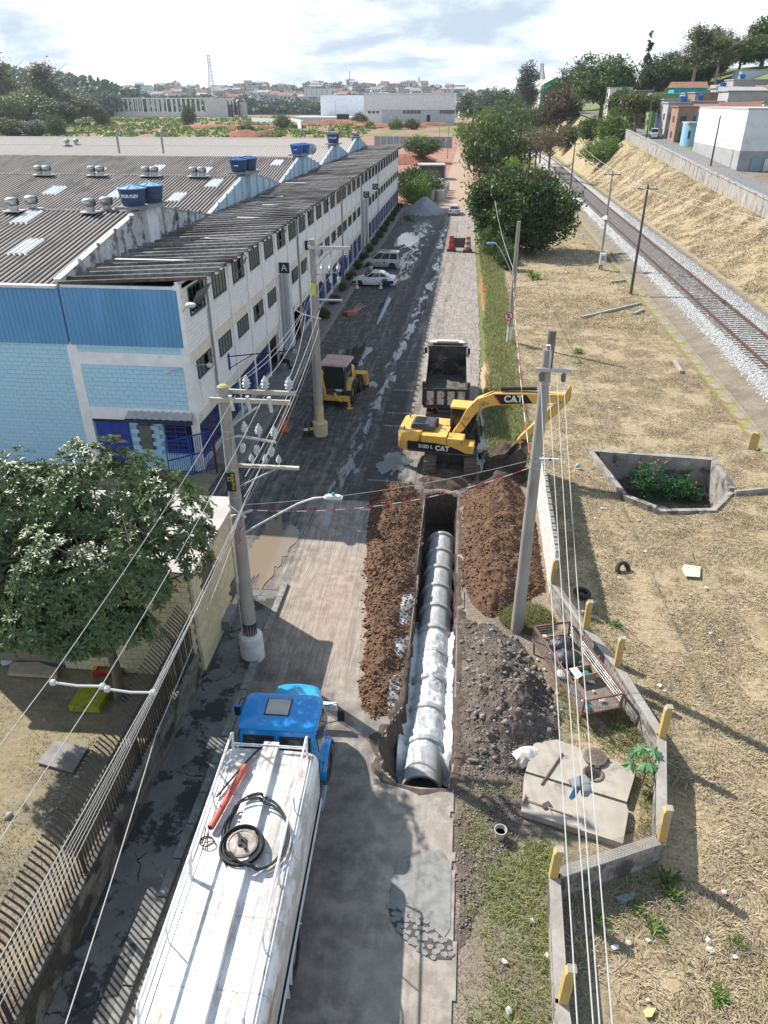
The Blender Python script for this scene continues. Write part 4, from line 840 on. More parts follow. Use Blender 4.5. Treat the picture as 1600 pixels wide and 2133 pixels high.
    # chassis, skirts, wheels
    MB().bx(-.45,-.30,-7.1,2.6,.72,.98).bx(.30,.45,-7.1,2.6,.72,.98).bx(-.3,.3,-6.5,-6.3,.75,.95).bx(-.3,.3,-2.4,-2.2,.75,.95).bx(-1.02,1.02,-7.0,-.5,.98,1.14).build('chassis',CH_,t)
    for s in (-1,1):
        MB().bx(1.10*s if s>0 else -1.18,1.18 if s>0 else -1.10,-7.1,-.45,1.06,1.16).build('side_rail',BLACKP,t); MB().bx(1.165 if s>0 else -1.20,1.20 if s>0 else -1.165,-7.1,-.5,1.16,1.24).build('side_trim',WH,t)
        for y,w_ in ((-3.95,.28),):
            wheel(t,(1.0*s,y,.5),.5,w_,RIMW,s); wheel(t,(.68*s,y,.5),.5,w_,RIMW,s)
        MB().bx(.62 if s>0 else -1.14,1.14 if s>0 else -.62,-4.75,-4.71,.35,1.0).build('mud_flap',WH,t)
        m=MB(); 
        for k in range(9): a=R(20+k*17.5); a2=R(20+(k+1)*17.5); m.add([(s*.6,-3.95+.60*math.cos(a),.5+.60*math.sin(a)),(s*1.17,-3.95+.60*math.cos(a),.5+.60*math.sin(a)),(s*1.17,-3.95+.60*math.cos(a2),.5+.60*math.sin(a2)),(s*.6,-3.95+.60*math.cos(a2),.5+.60*math.sin(a2)),(s*.6,-3.95+.62*math.cos(a),.5+.62*math.sin(a)),(s*1.17,-3.95+.62*math.cos(a),.5+.62*math.sin(a)),(s*1.17,-3.95+.62*math.cos(a2),.5+.62*math.sin(a2)),(s*.6,-3.95+.62*math.cos(a2),.5+.62*math.sin(a2))],[(0,3,2,1),(4,5,6,7),(0,1,5,4),(1,2,6,5),(2,3,7,6),(3,0,4,7)])
        m.build('mudguard',WH,t)
        wheel(t,(.98*s,1.30,.5),.5,.28,RIMW,s)
        MB().bx(.62 if s>0 else -1.10,1.10 if s>0 else -.62,-2.0,-1.2,.45,.95).build('fuel_tank',BLACKP,t,bev=.04); MB().bx(.85 if s>0 else -1.18,1.18 if s>0 else -.85,-.35,.45,.55,.60).build('step',CHR,t)
    # cab
    rg=[rr(1.0,.88,.14,.95,0,.92),rr(1.03,.88,.14,1.5,0,.92),rr(1.03,.88,.13,1.98,0,.92),rr(.97,.63,.14,2.62,0,.83),rr(.965,.61,.16,2.70,0,.83),rr(1.02,.63,.18,2.72,0,.83),rr(1.02,.63,.18,2.78,0,.83),rr(.96,.57,.2,2.86,0,.83),rr(.82,.46,.2,2.895,0,.83),rr(.3,.2,.1,2.91,0,.83)]
    cab=MB().loft(rg).build('cab',BLUE,t,smooth=True,ang=28)
    for x in np.linspace(-.72,.72,7): MB().box((x,.80,2.888-.03*(abs(x)>.6)),(.022,.85,.03)).build('roof_rib',BLUE,cab)
    hb=MB().bx(-.36,.22,.60,1.12,2.89,2.945).build('roof_hatch',mat('beige_hatch',(.40,.36,.32),(.31,.28,.25),.5,0,2),cab,bev=.02); MB().bx(-.40,.26,.56,1.16,2.885,2.915).build('hatch_seal',BLACKP,cab,bev=.02)
    for a,b in ((-.86,-.06),(.06,.86)):
        panel([(a,.075,2.12),(b,.075,2.12),(b,.185,2.58),(a,.185,2.58)],.035,BLACKP,cab,'window_seal'); panel([(a+.05,.066,2.17),(b-.05,.066,2.17),(b-.05,.158,2.53),(a+.05,.158,2.53)],.035,CGL,cab,'rear_window')
    for s in (-1,1):
        panel([(1.035*s,.28,2.0),(1.035*s,1.50,2.0),(.98*s,1.33,2.56),(.98*s,.28,2.56)],.03,CGL,cab,'side_window'); MB().bx(1.028 if s>0 else -1.04,1.04 if s>0 else -1.028,.24,1.56,1.02,1.04).bx(1.028 if s>0 else -1.04,1.04 if s>0 else -1.028,.22,.24,1.02,1.8).build('door_seam',flat('seam_shadow_blue',(.005,.05,.13)),cab)
        MB().box((1.05*s,.42,1.62),(.03,.16,.035)).build('door_handle',CHR,cab)
    panel([(-.86,1.76,2.02),(-.03,1.81,2.02),(-.03,1.56,2.60),(-.84,1.52,2.60)],.03,CGL,cab,'windscreen'); panel([(.03,1.81,2.02),(.86,1.76,2.02),(.84,1.52,2.60),(.03,1.56,2.60)],.03,CGL,cab,'windscreen')
    hr=[]
    for y,hx,z in ((1.5,.86,1.86),(1.9,.82,1.86),(2.5,.74,1.80),(2.95,.66,1.72),(3.12,.58,1.60)): hr.append([(-hx,y,.95),(-hx,y,z-.22),(-hx+.07,y,z-.06),(-hx+.2,y,z),(0,y,z+.04),(hx-.2,y,z),(hx-.07,y,z-.06),(hx,y,z-.22),(hx,y,.95)])
    MB().loft(hr).build('bonnet',mat('cyan_bonnet_paint',(.01,.34,.62),(.01,.30,.56),.3,0,1.5,0,.5,coat=.4),t,smooth=True,ang=40)
    MB().bx(-.5,.5,3.1,3.16,1.0,1.5).build('grille',BLACKP,t); MB().bx(-1.05,1.05,3.2,3.34,.55,.80).build('bumper',WH,t,bev=.03)
    for s in (-1,1):
        m=MB(); pr=[]
        for k in range(11): a=PI*k/10; pr.append((1.30+.66*math.cos(a),.55+.64*math.sin(a)))
        rgs=[]
        for y,z in pr: rgs.append([(s*.72,y,z-.03),(s*1.06,y,z-.03),(s*1.13,y,z-.07),(s*1.13,y,z-.02),(s*1.06,y,z+.03),(s*.72,y,z+.06)])
        m.loft(rgs); m.build('front_fender',BLUE,t,smooth=True,ang=45)
        MB().lathe([(.10,0),(.11,.05),(.07,.09),(.01,.10)],(s*.83,2.1,1.12),14,'Y').build('headlight',CHR,t,smooth=True)
        # mirrors
        q=Vector((s*1.36,1.62,1.92)); m=MB(); m.tube([(s*1.0,1.62,2.30),(s*1.30,1.72,2.32),(s*1.40,1.66,2.1)],.014,5).tube([(s*1.0,1.62,1.65),(s*1.28,1.70,1.68),(s*1.40,1.66,1.8)],.014,5); m.build('mirror_arm',BLACKP,t)
        MB().box((0,0,0),(.20,.09,.36)).build('mirror',BLUE if s<0 else BLACKP,t,(s*1.42,1.64,1.95),bev=.03); MB().box((0,-.052,0),(.16,.006,.30)).build('mirror_glass',CGL,t,(s*1.42,1.64,1.95))
    MB().tube([(1.0,1.70,1.9),(1.18,1.95,2.45)],.006,4).build('antenna',BLACKP,t)
    MB().box((1.10,-.42,1.1),(.16,.05,.05)).build('side_marker',flat('orange_lens',(.7,.2,.02)),t)
tanker()
# ---------------------------------------------------------------- excavator
YEL=mat('excavator_yellow',(.70,.42,.085),(.61,.37,.085),.45,0,1.6,0,.45,stain=(.24,.17,.10),st=(.52,.70),ssc=2.6); DGR=mat('machine_grey',(.06,.065,.07),(.04,.042,.045),.55,0,3); MUDT=mat('muddy_track_steel',(.15,.115,.085),(.09,.075,.06),.85,.2,5,.02); STEELD=mat('worn_steel',(.13,.105,.085),(.08,.065,.055),.55,.5,4)
def track(par,x,w,L,h,nm='track'):
    g=MB(); pr=[]; r=h/2
    g.prism([(-L/2+r,.04),(L/2-r,.04),(L/2-.08,r),(L/2-r,h-.05),(-L/2+r,h-.05),(-L/2+.08,r)],x-w*.32,x+w*.32,'X'); o=g.build('track_frame',DGR,par)
    per=2*(L-2*r)+2*PI*r; n=46; sh=MB().box((0,0,0),(w,per/n*.86,.045)).box((0,per/n*.3,.035),(w,.025,.05)).mesh('track_shoe',MUDT)
    for k in range(n):
        s=per*k/n
        if s<L-2*r: p=(-L/2+r+s,h);a=0
        elif s<L-2*r+PI*r: q=(s-(L-2*r))/r; p=(L/2-r+r*math.sin(q),r+r*math.cos(q));a=-q
        elif s<2*(L-2*r)+PI*r: p=(L/2-r-(s-(L-2*r)-PI*r),0);a=PI
        else: q=(s-2*(L-2*r)-PI*r)/r; p=(-L/2+r-r*math.sin(q),r-r*math.cos(q));a=PI-q
        link('track_shoe',sh,o,(x,p[0],p[1]+.03),rot=(a,0,0))
    for y in (-L/2+r,L/2-r): g=MB().cyl((x-w*.2,y,r),(x+w*.2,y,r),r*.88,n=16).build('sprocket',STEELD,par)
def arm(m,pts,w):
    """box-section arm: list of (x,z_top,z_bottom) along local x, width w"""
    m.loft([[(x,-w/2,zb),(x,w/2,zb),(x2,w/2,zt),(x2,-w/2,zt)] for x,zb,x2,zt in pts])
def excavator():
    e=thing('excavator','yellow crawler excavator with its boom reaching over the ditch','excavator',(-.25,34.75,0))
    for x in (-1.0,1.0): track(e,x,.62,3.9,.85)
    MB().bx(-.7,.7,-.7,.7,.40,.80).bx(-1,1,-.35,.35,.45,.75).lathe([(.62,.78),(.62,1.0)],n=24).build('undercarriage',DGR,e)
    U=bpy.data.objects.new('upper_body',MB().bx(-2.0,1.35,-1.22,1.22,1.0,1.12).mesh('upper_body',DGR)); COL.objects.link(U); U.parent=e; U.rotation_euler=(0,0,R(-7))
    # counterweight, rounded at the tail
    cw=[rr(.62,1.22,.42,z,-1.98,0,5) for z in (1.02,1.08,1.9,2.0)]; cw=[[(x*k+(1-k)*-1.98,y*k,z) for x,y,z in r_] for r_,k in zip(cw,(.96,1,1,.95))]
    MB().loft(cw).build('counterweight',YEL,U,smooth=True,ang=40)
    MB().bx(-1.36,-.1,-1.23,-.30,1.13,1.92).build('side_door',YEL,U,bev=.03); MB().bx(-1.36,-.1,.30,1.23,1.13,1.92).build('side_door',YEL,U,bev=.03); MB().bx(-1.36,-.1,-.29,.29,1.13,1.88).build('engine_bay',YEL,U)
    MB().bx(-.08,1.25,-1.23,-.38,1.13,1.55).build('tool_box',YEL,U,bev=.03); MB().bx(-.08,.75,-1.22,-.40,1.552,1.85).build('fuel_tank',YEL,U,bev=.04)
    hd=MB().loft([rr(.62,.62,.10,1.95,-1.40,-.08),rr(.60,.60,.10,2.18,-1.40,-.08),rr(.52,.52,.08,2.24,-1.40,-.08)]).build('engine_hood',DGR,U,smooth=True,ang=35); m=MB()
    for k in range(9): m.box((-1.60+.0*k,-.45+.095*k,2.25),(.55,.03,.015))
    m.build('hood_vent',BLACKP,hd); MB().cyl((-.75,.1,1.9),(-.75,.1,2.35),.06).build('exhaust',STEELD,U); MB().tube([(-2.3,-.9,1.98),(-2.3,-.9,2.12),(-2.3,-.72,2.12),(-2.3,-.72,1.98)],.025,6).tube([(-2.3,.9,1.98),(-2.3,.9,2.12),(-2.3,.72,2.12),(-2.3,.72,1.98)],.025,6).build('lifting_eye',STEELD,U)
    # decal band with lettering
    dk=panel([(-2.05,-1.237,1.10),(.95,-1.237,1.10),(.60,-1.237,1.28),(.0,-1.237,1.48),(-.6,-1.237,1.56),(-2.05,-1.237,1.56)],.012,flat('black_decal',(.012,.012,.013),.4),U,'decal'); wp=flat('white_print',(.75,.75,.75))
    text(dk,'CAT',.36,wp,(-.28,-1.246,1.29),(PI/2,0,0),'lettering',bold=.012); text(dk,'315D L',.24,wp,(-1.12,-1.246,1.32),(PI/2,0,0),'lettering',bold=.006); panel([(-.44,-1.247,1.18),(-.12,-1.247,1.18),(-.28,-1.247,1.30)],.01,YEL,dk,'logo_triangle')
    for x in (-1.9,-.9,.1,.85): MB().box((x,-1.236,1.05),(.28,.01,.045)).build('reflector',flat('red_reflector',(.45,.03,.02),.3),U)
    # cab on the far side
    cb=MB(); fr=.06
    x0,x1,y0,y1,z0,z1=-.10,1.42,.30,1.24,1.12,2.86
    for x,y,xt in ((x0,y0,x0),(x0,y1,x0),(x1,y0,x1-.32),(x1,y1,x1-.32)): cb.beam((x,y,z0),(xt,y,z1),.09,.09)
    cb.bx(x0-.05,x1-.25,y0-.05,y0+.04,z0,z0+.5).bx(x0-.05,x1+.03,y1-.04,y1+.05,z0,z0+.55).bx(x0-.05,x0+.05,y0,y1,z0,z0+.7); cab=cb.build('cab',DGR,U)
    MB().bx(x0-.08,x1-.22,y0-.06,y1+.06,z1,z1+.12).build('cab_roof',YEL,cab,bev=.05)
    MB().bx(x0+.0,x0+.02,y0+.05,y1-.05,1.8,2.82).build('cab_glass',CGL,cab); panel([(x0+.06,y0,1.62),(x1-.08,y0,1.62),(x1-.33,y0,2.83),(x0+.06,y0,2.83)],.02,CGL,cab,'cab_glass'); panel([(x1-.02,y0+.06,1.3),(x1-.02,y1-.06,1.3),(x1-.31,y1-.06,2.82),(x1-.31,y0+.06,2.82)],.02,CGL,cab,'cab_glass'); panel([(x0+.06,y1,1.70),(x1-.1,y1,1.70),(x1-.33,y1,2.83),(x0+.06,y1,2.83)],.02,CGL,cab,'cab_glass')
    MB().bx(.4,.85,.55,1.0,1.15,1.75).build('seat',BLACKP,cab)
    # boom (local x forward, in the plane y=-.05)
    B=MB(); arm(B,[(.15,1.45,.02,1.70),(.62,1.98,.36,2.28),(1.10,2.80,.72,3.10),(1.48,3.20,1.20,3.66),(2.05,3.42,1.95,4.02),(3.2,3.55,3.2,4.13),(4.6,3.74,4.6,4.20),(5.35,3.92,5.35,4.22)],.46); bo=B.build('boom',YEL,U,(0,-.05,0),bev=.02)
    panel([(1.95,-.236,3.98),(2.32,-.236,3.50),(3.86,-.236,3.70),(3.55,-.236,4.08)],.012,flat('black_decal',(.012,.012,.013),.4),bo,'decal'); panel([(1.95,-.24,3.98),(2.05,-.24,3.98),(2.42,-.24,3.50),(2.32,-.24,3.50)],.012,flat('red_stripe',(.55,.03,.02)),bo,'stripe')
    text(bo,'CAT',.46,wp,(2.95,-.246,3.82),(PI/2,-.07,0),'lettering',bold=.014); panel([(2.72,-.247,3.66),(3.10,-.247,3.69),(2.92,-.247,3.82)],.01,YEL,bo,'logo_triangle')
    m=MB(); m.cyl((.95,-.36,1.55),(1.25,-.36,2.6),.075,n=10).cyl((.95,.30,1.55),(1.25,.30,2.6),.075,n=10); cy=m.build('boom_cylinder',BLACKP,U); MB().cyl((1.25,-.36,2.6),(1.52,-.36,3.45),.045,n=8).cyl((1.25,.30,2.6),(1.52,.30,3.45),.045,n=8).cyl((1.52,-.42,3.45),(1.52,.36,3.45),.075,n=10).build('cylinder_rod',CHR,cy)
    sc_=MB().cyl((2.3,-.05,4.22),(4.0,-.05,4.36),.095,n=12).build('stick_cylinder',BLACKP,U); MB().cyl((4.0,-.05,4.36),(5.45,-.05,4.46),.05,n=10).build('cylinder_rod',CHR,sc_)
    m=MB(); 
    for dy in (-.16,-.10): m.tube([(.3,dy,1.75),(.62,dy,2.4),(1.0,dy,3.2),(1.4,dy,3.74),(2.0,dy,4.10),(3.2,dy,4.19),(4.6,dy,4.26)],.018,5)
    m.tube([(.3,-.45,1.5),(.75,-.62,1.8),(.8,-.6,2.2),(.45,-.35,2.45)],.02,5); m.build('hydraulic_hose',BLACKP,U)
    S=MB(); S.loft([[(a,-.20,b),(a,.10,b),(c,.10,d),(c,-.20,d)] for a,b,c,d in ((5.62,4.50,5.50,4.66),(5.62,3.95,5.20,3.80),(5.10,3.22,4.72,3.42),(3.72,1.72,3.48,1.92),(3.42,1.46,3.30,1.62))]); st=S.build('stick',YEL,U,bev=.015)
    bc=MB().cyl((5.15,-.05,3.42),(4.25,-.05,2.32),.07,n=10).build('bucket_cylinder',BLACKP,U); MB().cyl((4.25,-.05,2.32),(3.75,-.05,1.5),.042,n=8).build('cylinder_rod',CHR,bc)
    m=MB(); m.beam((3.8,-.22,1.55),(3.35,-.22,1.1),.05,.12).beam((3.8,.12,1.55),(3.35,.12,1.1),.05,.12).beam((3.55,-.22,1.75),(3.9,-.22,1.5),.05,.1).beam((3.55,.12,1.75),(3.9,.12,1.5),.05,.1); m.build('bucket_linkage',STEELD,U)
    bp=[(3.55,1.45),(3.85,1.10),(3.88,.55),(3.55,.12),(3.0,.02),(2.52,.22),(2.46,.30),(2.98,.14),(3.48,.24),(3.76,.58),(3.74,1.04),(3.45,1.32)]; m=MB(); m.prism(bp,-.62,.52,'Y'); side=[(3.55,1.45),(3.85,1.10),(3.88,.55),(3.55,.12),(3.0,.02),(2.52,.22),(3.12,1.05)]; m.prism(side,-.64,-.61,'Y').prism(side,.51,.54,'Y'); bk=m.build('bucket',STEELD,U)
    for y in (-.5,-.2,.1,.4): MB().add([(2.56,y-.06,.16),(2.56,y+.06,.16),(2.56,y+.06,.32),(2.56,y-.06,.32),(2.30,y-.04,.30),(2.30,y+.04,.30)],[(0,1,2,3),(0,4,5,1),(3,2,5,4),(0,3,4),(1,5,2)]).build('bucket_tooth',STEELD,bk)
    text(U,'50',.20,BLACKP,(4.35,-.206,2.75),(PI/2,-.78,0),'lettering')
excavator()
# ---------------------------------------------------------------- tipper lorry
def tipper():
    t=thing('tipper_truck','muddy white tipper lorry seen from behind with black open body','truck',(-.72,39.5,0),R(1.2))
    BK=mat('muddy_black_body',(.022,.021,.021),(.06,.055,.05),.75,.2,2,.01,stain=(.20,.17,.145),st=(.5,.66)); CW=mat('white_cab_paint',(.66,.66,.65),(.55,.54,.53),.4)
    L=5.2; hw=1.25; z0,z1=1.25,2.62
    f=MB().bx(-hw,hw,0,L,z0-.1,z0).build('body_floor',BK,t)
    for s in (-1,1):
        MB().bx(hw-.07 if s>0 else -hw,hw if s>0 else -hw+.07,.06,L-.06,z0,z1).build('side_wall',BK,t)
        for y in np.linspace(.25,L-.2,6): MB().bx(hw if s>0 else -hw-.09,hw+.09 if s>0 else -hw,y-.06,y+.06,z0-.05,z1).build('side_rib',BK,t)
        MB().bx(hw-.10 if s>0 else -hw-.10,hw+.10 if s>0 else -hw+.10,0,L,z1,z1+.08).build('top_rail',mat('dusty_rail',(.30,.27,.24),(.18,.165,.15),.8),t)
    MB().bx(-hw+.07,hw-.07,L-.07,L,z0,z1+.55).build('head_board',BK,t); MB().bx(-hw,hw,L-.1,L+.7,z1+.50,z1+.58).build('cab_guard',BK,t); MB().cyl((-.9,L-.1,z1+.72),(.9,L-.1,z1+.72),.09,n=10).build('tarp_roll',flat('rolled_tarp',(.03,.03,.03)),t)
    tg=MB().bx(-hw,hw,-.06,0,z0-.05,z1-.35).build('tailgate',BK,t)
    for k in range(5): x=-hw+.08+k*(2*hw-.16)/4; MB().bx(x-.09,x+.09,-.14,-.06,z0-.05,z1-.35).build('tailgate_rib',BK,tg)
    MB().bx(-hw,hw,-.13,-.06,z1-.42,z1-.30).bx(-hw,hw,-.13,-.06,z0-.08,z0+.06).build('tailgate_rail',BK,tg)
    pl=mat('scuffed_white_red_panel',(.58,.54,.48),(.45,.40,.35),.6,0,6,stain=(.45,.05,.04),st=(.56,.60),ssc=5)
    for k in range(4): x=-hw+.08+(k+.5)*(2*hw-.16)/4; MB().bx(x-.20,x+.20,-.085,-.061,z0+.10,z1-.46).build('tailgate_plate',pl,tg)
    xs=lines([(-hw+.08,hw-.08,.12)]);ys=lines([(.05,L-.1,.12)])
    ld=link('mud_load',gridmesh('mud_load',xs,ys,lambda x,y:z0+.05+.55*np.exp(-((y-.7)/.9)**2)*(.6+.8*fbm(x*2,y*2,4,5))+.12*fbm(x*3,y*3,3,6),mat('wet_black_mud',(.05,.045,.042),(.16,.145,.13),.55,0,3,.04)),t); tag(ld,None,None,None,'stuff')
    MB().bx(-.45,.45,.1,8,.75,1.0).bx(-1.1,1.1,.0,.12,.55,.75).build('chassis',DGR,t)
    for y in (1.0,2.35,6.4):
        for s in (-1,1):
            wheel(t,(.95*s,y,.5),.5,.28,RIMW,s)
            if y<3: wheel(t,(.62*s,y,.5),.5,.28,RIMW,s)
    c=MB().loft([rr(1.2,.95,.12,.9,0,6.6),rr(1.22,.95,.12,1.9,0,6.6),rr(1.15,.85,.15,2.85,0,6.55),rr(1.0,.7,.2,2.98,0,6.5)]).build('cab',CW,t,smooth=True,ang=35)
    MB().bx(-.7,.7,5.95,6.3,2.98,3.28).build('wind_deflector',CW,t,bev=.06); panel([(-1.0,7.50,1.95),(1.0,7.50,1.95),(.95,7.38,2.7),(-.95,7.38,2.7)],.03,CGL,c,'windscreen')
    for s in (-1,1): panel([(1.20*s,6.1,1.95),(1.20*s,7.2,1.95),(1.15*s,7.1,2.6),(1.15*s,6.1,2.6)],.03,CGL,c,'side_window'); MB().box((1.38*s,7.4,2.2),(.18,.08,.4)).build('mirror',BLACKP,t); MB().bx(.7 if s>0 else -1.05,1.05 if s>0 else -.7,-.05,-.02,.78,.90).build('tail_light',flat('red_lens',(.35,.02,.015),.25),t)
tipper()
# ---------------------------------------------------------------- backhoe loader
def backhoe():
    b=thing('backhoe_loader','muddy yellow backhoe loader parked behind the middle pole','backhoe',(-7.55,42.1,0),R(-6))
    wheel(b,(.80,.75,.72),.72,.48,RIMY,1,lug=16,rim=.5); wheel(b,(-.80,.75,.72),.72,.48,RIMY,-1,lug=16,rim=.5); wheel(b,(.82,2.9,.52),.52,.36,RIMY,1,lug=14,rim=.5); wheel(b,(-.82,2.9,.52),.52,.36,RIMY,-1,lug=14,rim=.5)
    MB().bx(-.45,.45,-.2,3.2,.55,.95).build('chassis',DGR,b); MB().loft([rr(.45,.85,.08,.95,0,2.55),rr(.45,.85,.10,1.55,0,2.5),rr(.38,.75,.10,1.66,0,2.45)]).build('engine_hood',YEL,b,smooth=True,ang=35)
    for s in (-1,1):
        m=MB(); m.loft([[(s*.55,y,z),(s*1.05,y,z),(s*1.05,y,z+.05),(s*.55,y,z+.05)] for y,z in ((.0,1.05),(.15,1.38),(.5,1.52),(1.0,1.52),(1.4,1.35),(1.6,1.0))]); m.build('fender',mat('faded_yellow',(.52,.42,.14),(.44,.35,.12),.5),b)
    c=MB(); x0,x1,y0,y1=-.72,.72,-.05,1.5
    for x in (x0,x1):
        for y in (y0,y1): c.beam((x,y,1.0),(x*.95,y+(.1 if y<0 else -.12),2.55),.08,.08)
    c.bx(x0,x1,y0,y1,.95,1.05); cab=c.build('cab',DGR,b); MB().loft([rr(.85,.98,.12,2.56,0,.72),rr(.86,1.0,.12,2.62,0,.72),rr(.80,.94,.12,2.70,0,.72)]).build('cab_roof',mat('faded_pink_roof',(.46,.31,.26),(.38,.26,.22),.7,0,2,stain=(.28,.2,.17)),cab,smooth=True,ang=35)
    panel([(-.64,-.02,1.1),(.64,-.02,1.1),(.6,.04,2.5),(-.6,.04,2.5)],.015,CGL,cab,'cab_glass'); panel([(.72,.05,1.1),(.72,1.4,1.1),(.69,1.3,2.5),(.69,.1,2.5)],.015,CGL,cab,'cab_glass'); panel([(-.72,.05,1.1),(-.72,1.4,1.1),(-.69,1.3,2.5),(-.69,.1,2.5)],.015,CGL,cab,'cab_glass')
    MB().bx(.10,.48,-.09,-.05,.98,1.10).build('number_plate',flat('white_plate',(.7,.7,.72)),b); MB().bx(-1.0,1.0,-.35,-.15,.45,.75).build('stabiliser_frame',YEL,b)
    for s in (-1,1): MB().beam((s*.95,-.25,.7),(s*1.0,-.3,.05),.12,.12).bx(s*1.0-.18,s*1.0+.18,-.42,-.15,0,.05).build('stabiliser_leg',YEL,b)
    MB().beam((-.55,-.35,.75),(-.62,-.85,2.15),.22,.30).beam((-.62,-.85,2.15),(-.6,-.55,2.35),.2,.24).build('backhoe_boom',YEL,b); MB().beam((-.6,-.6,2.3),(-.85,-1.0,.9),.18,.24).build('backhoe_stick',YEL,b); MB().prism([(-1.0,.9),(-.75,1.0),(-.6,.6),(-.75,.25),(-1.15,.3),(-1.1,.4),(-.8,.4),(-.72,.6)],-1.1,-.6,'X').build('backhoe_bucket',STEELD,b,(0,-.2,0)); MB().tube([(.1,-.3,.9),(.35,-.6,.7),(.55,-.45,.5)],.09,8).build('swing_arm',YEL,b)
    for s in (-1,1): MB().beam((s*.5,1.7,1.25),(s*.55,3.5,.75),.12,.22).build('loader_arm',YEL,b)
    pr=[(3.55,.15),(4.3,.10),(4.32,.16),(3.66,.22),(3.52,.5),(3.56,.88),(3.85,1.0),(3.82,1.06),(3.48,.95),(3.43,.5)]; MB().prism(pr,-1.15,1.15,'X').prism([(3.45,.15),(4.3,.1),(3.85,1.05),(3.45,.95)],-1.18,-1.15,'X').prism([(3.45,.15),(4.3,.1),(3.85,1.05),(3.45,.95)],1.15,1.18,'X').build('loader_bucket',YEL,b)
    MB().cyl((.95,1.5,1.7),(.95,1.5,2.2),.02).box((.98,1.5,2.25),(.22,.05,.16)).build('mirror',BLACKP,b); MB().cyl((.3,2.3,1.66),(.3,2.3,2.1),.05).build('exhaust',STEELD,b)
backhoe()
# ---------------------------------------------------------------- cars (local y forward)
def car(name,label,loc,rz,paint,L,Wd,hgt,prof,glass,wb,wr=.31,group=None,roof=None):
    """prof: (y,z_belt,halfwidth) lower body stations; glass: greenhouse stations (y,z,halfwidth)"""
    t=thing(name,label,'car',loc,rz,group); rings=[]
    for y,z,w in prof: rings.append([(-w*.93,y,.22),(-w,y,.42),(-w,y,z*.75),(-w*.93,y,z),(w*.93,y,z),(w,y,z*.75),(w,y,.42),(w*.93,y,.22)])
    body=MB().loft(rings).build('body',paint,t,smooth=True,ang=40)
    gr=[]
    for y,z,w in glass: gr.append((y,z,w))
    (ya,za,wa),(yb,zb,wb_),(yc,zc,wc),(yd,zd,wd)=gr      # rear foot, roof rear, roof front, front foot
    MB().loft([[(-wa,ya,za-.03),(wa,ya,za-.03),(wd,yd,zd-.03),(-wd,yd,zd-.03)],[(-wb_,yb,zb),(wb_,yb,zb),(wc,yc,zc),(-wc,yc,zc)],[(-wb_*.9,yb+.12,zb+.05),(wb_*.9,yb+.12,zb+.05),(wc*.9,yc-.12,zc+.05),(-wc*.9,yc-.12,zc+.05)]]).build('cabin',roof or paint,t,smooth=True,ang=30)
    def q(p,r_,u,v): return tuple(p[i]+(r_[i]-p[i])*u for i in range(3))
    for s in (-1,1):
        A=(s*wa,ya,za);B=(s*wb_,yb,zb);Cc=(s*wc,yc,zc);D=(s*wd,yd,zd); n=3 if L>4.3 else 2
        def pt(u,v): lo=[A[i]+(D[i]-A[i])*u for i in range(3)]; hi=[B[i]+(Cc[i]-B[i])*u for i in range(3)]; r_=[lo[i]+(hi[i]-lo[i])*v for i in range(3)]; r_[0]+=s*.012; return r_
        for k in range(n): u0=.05+k*.9/n+.015; u1=.05+(k+1)*.9/n-.015; panel([pt(u0,.12),pt(u1,.12),pt(u1,.86),pt(u0,.86)],.012,CGL,t,'side_window')
    def pane(a,b,za_,zb_,wa_,wb2,yo): panel([(-wa_*.9,a,za_),(wa_*.9,a,za_),(wb2*.9,b,zb_),(-wb2*.9,b,zb_)],.02,CGL,t,'windscreen' if yo>0 else 'rear_window')
    pane(lerp(yd,yc,.1)+.02,lerp(yd,yc,.9)+.02,lerp(zd,zc,.1),lerp(zd,zc,.9),wd,wc,1); pane(lerp(ya,yb,.1)-.02,lerp(ya,yb,.85)-.02,lerp(za,zb,.1),lerp(za,zb,.85),wa,wb_,-1)
    for s in (-1,1):
        for y in (wb[0],wb[1]): wheel(t,(s*(Wd/2-.10),y,wr),wr,.2,CHR,s,rim=.64); MB().cyl((s*(Wd/2-.25),y,wr+.01),(s*(Wd/2+.004),y,wr+.01),wr*1.13,n=20).build('wheel_arch',BLACKP,t)
        MB().box((s*Wd*.36,prof[0][0]+.02,.72),(.30,.06,.16)).build('tail_light',flat('red_lens',(.35,.02,.015),.25),t); MB().box((s*Wd*.36,prof[-1][0]-.05,.66),(.30,.08,.14)).build('headlight',CHR,t); MB().box((s*(Wd/2+.08),lerp(yc,yd,.75),za+.08),(.16,.09,.11)).build('mirror',paint,t,bev=.02); MB().box((s*(Wd/2+.005),-.1,.78),(.01,.16,.03)).build('door_handle',CHR,t)
    MB().box((0,prof[0][0]-.012,.55),(.42,.012,.13)).build('number_plate',flat('white_plate',(.7,.7,.72)),t); MB().bx(-Wd*.45,Wd*.45,prof[0][0]-.04,prof[0][0]+.05,.28,.48).build('bumper',paint,t,bev=.03)
    return t
PW=mat('white_car_paint',(.68,.69,.70),(.60,.61,.62),.25,0,.8,coat=.5); PS=mat('silver_car_paint',(.50,.50,.50),(.44,.44,.44),.3,.3,.8,coat=.5)
sd=[(-2.2,.78,.74),(-2.1,.90,.82),(-1.6,.95,.87),(-.6,.90,.88),(.6,.88,.88),(1.2,.86,.87),(1.8,.74,.84),(2.15,.62,.76),(2.25,.50,.66)]
sg=[(-1.62,.93,.78),(-.95,1.36,.60),(.1,1.42,.62),(1.05,.88,.78)]
t=car('car','white saloon car with teal and navy rear livery beside the kerb',(-9.1,75.6,0),R(90),PW,4.5,1.76,1.45,sd,sg,(-1.35,1.38))
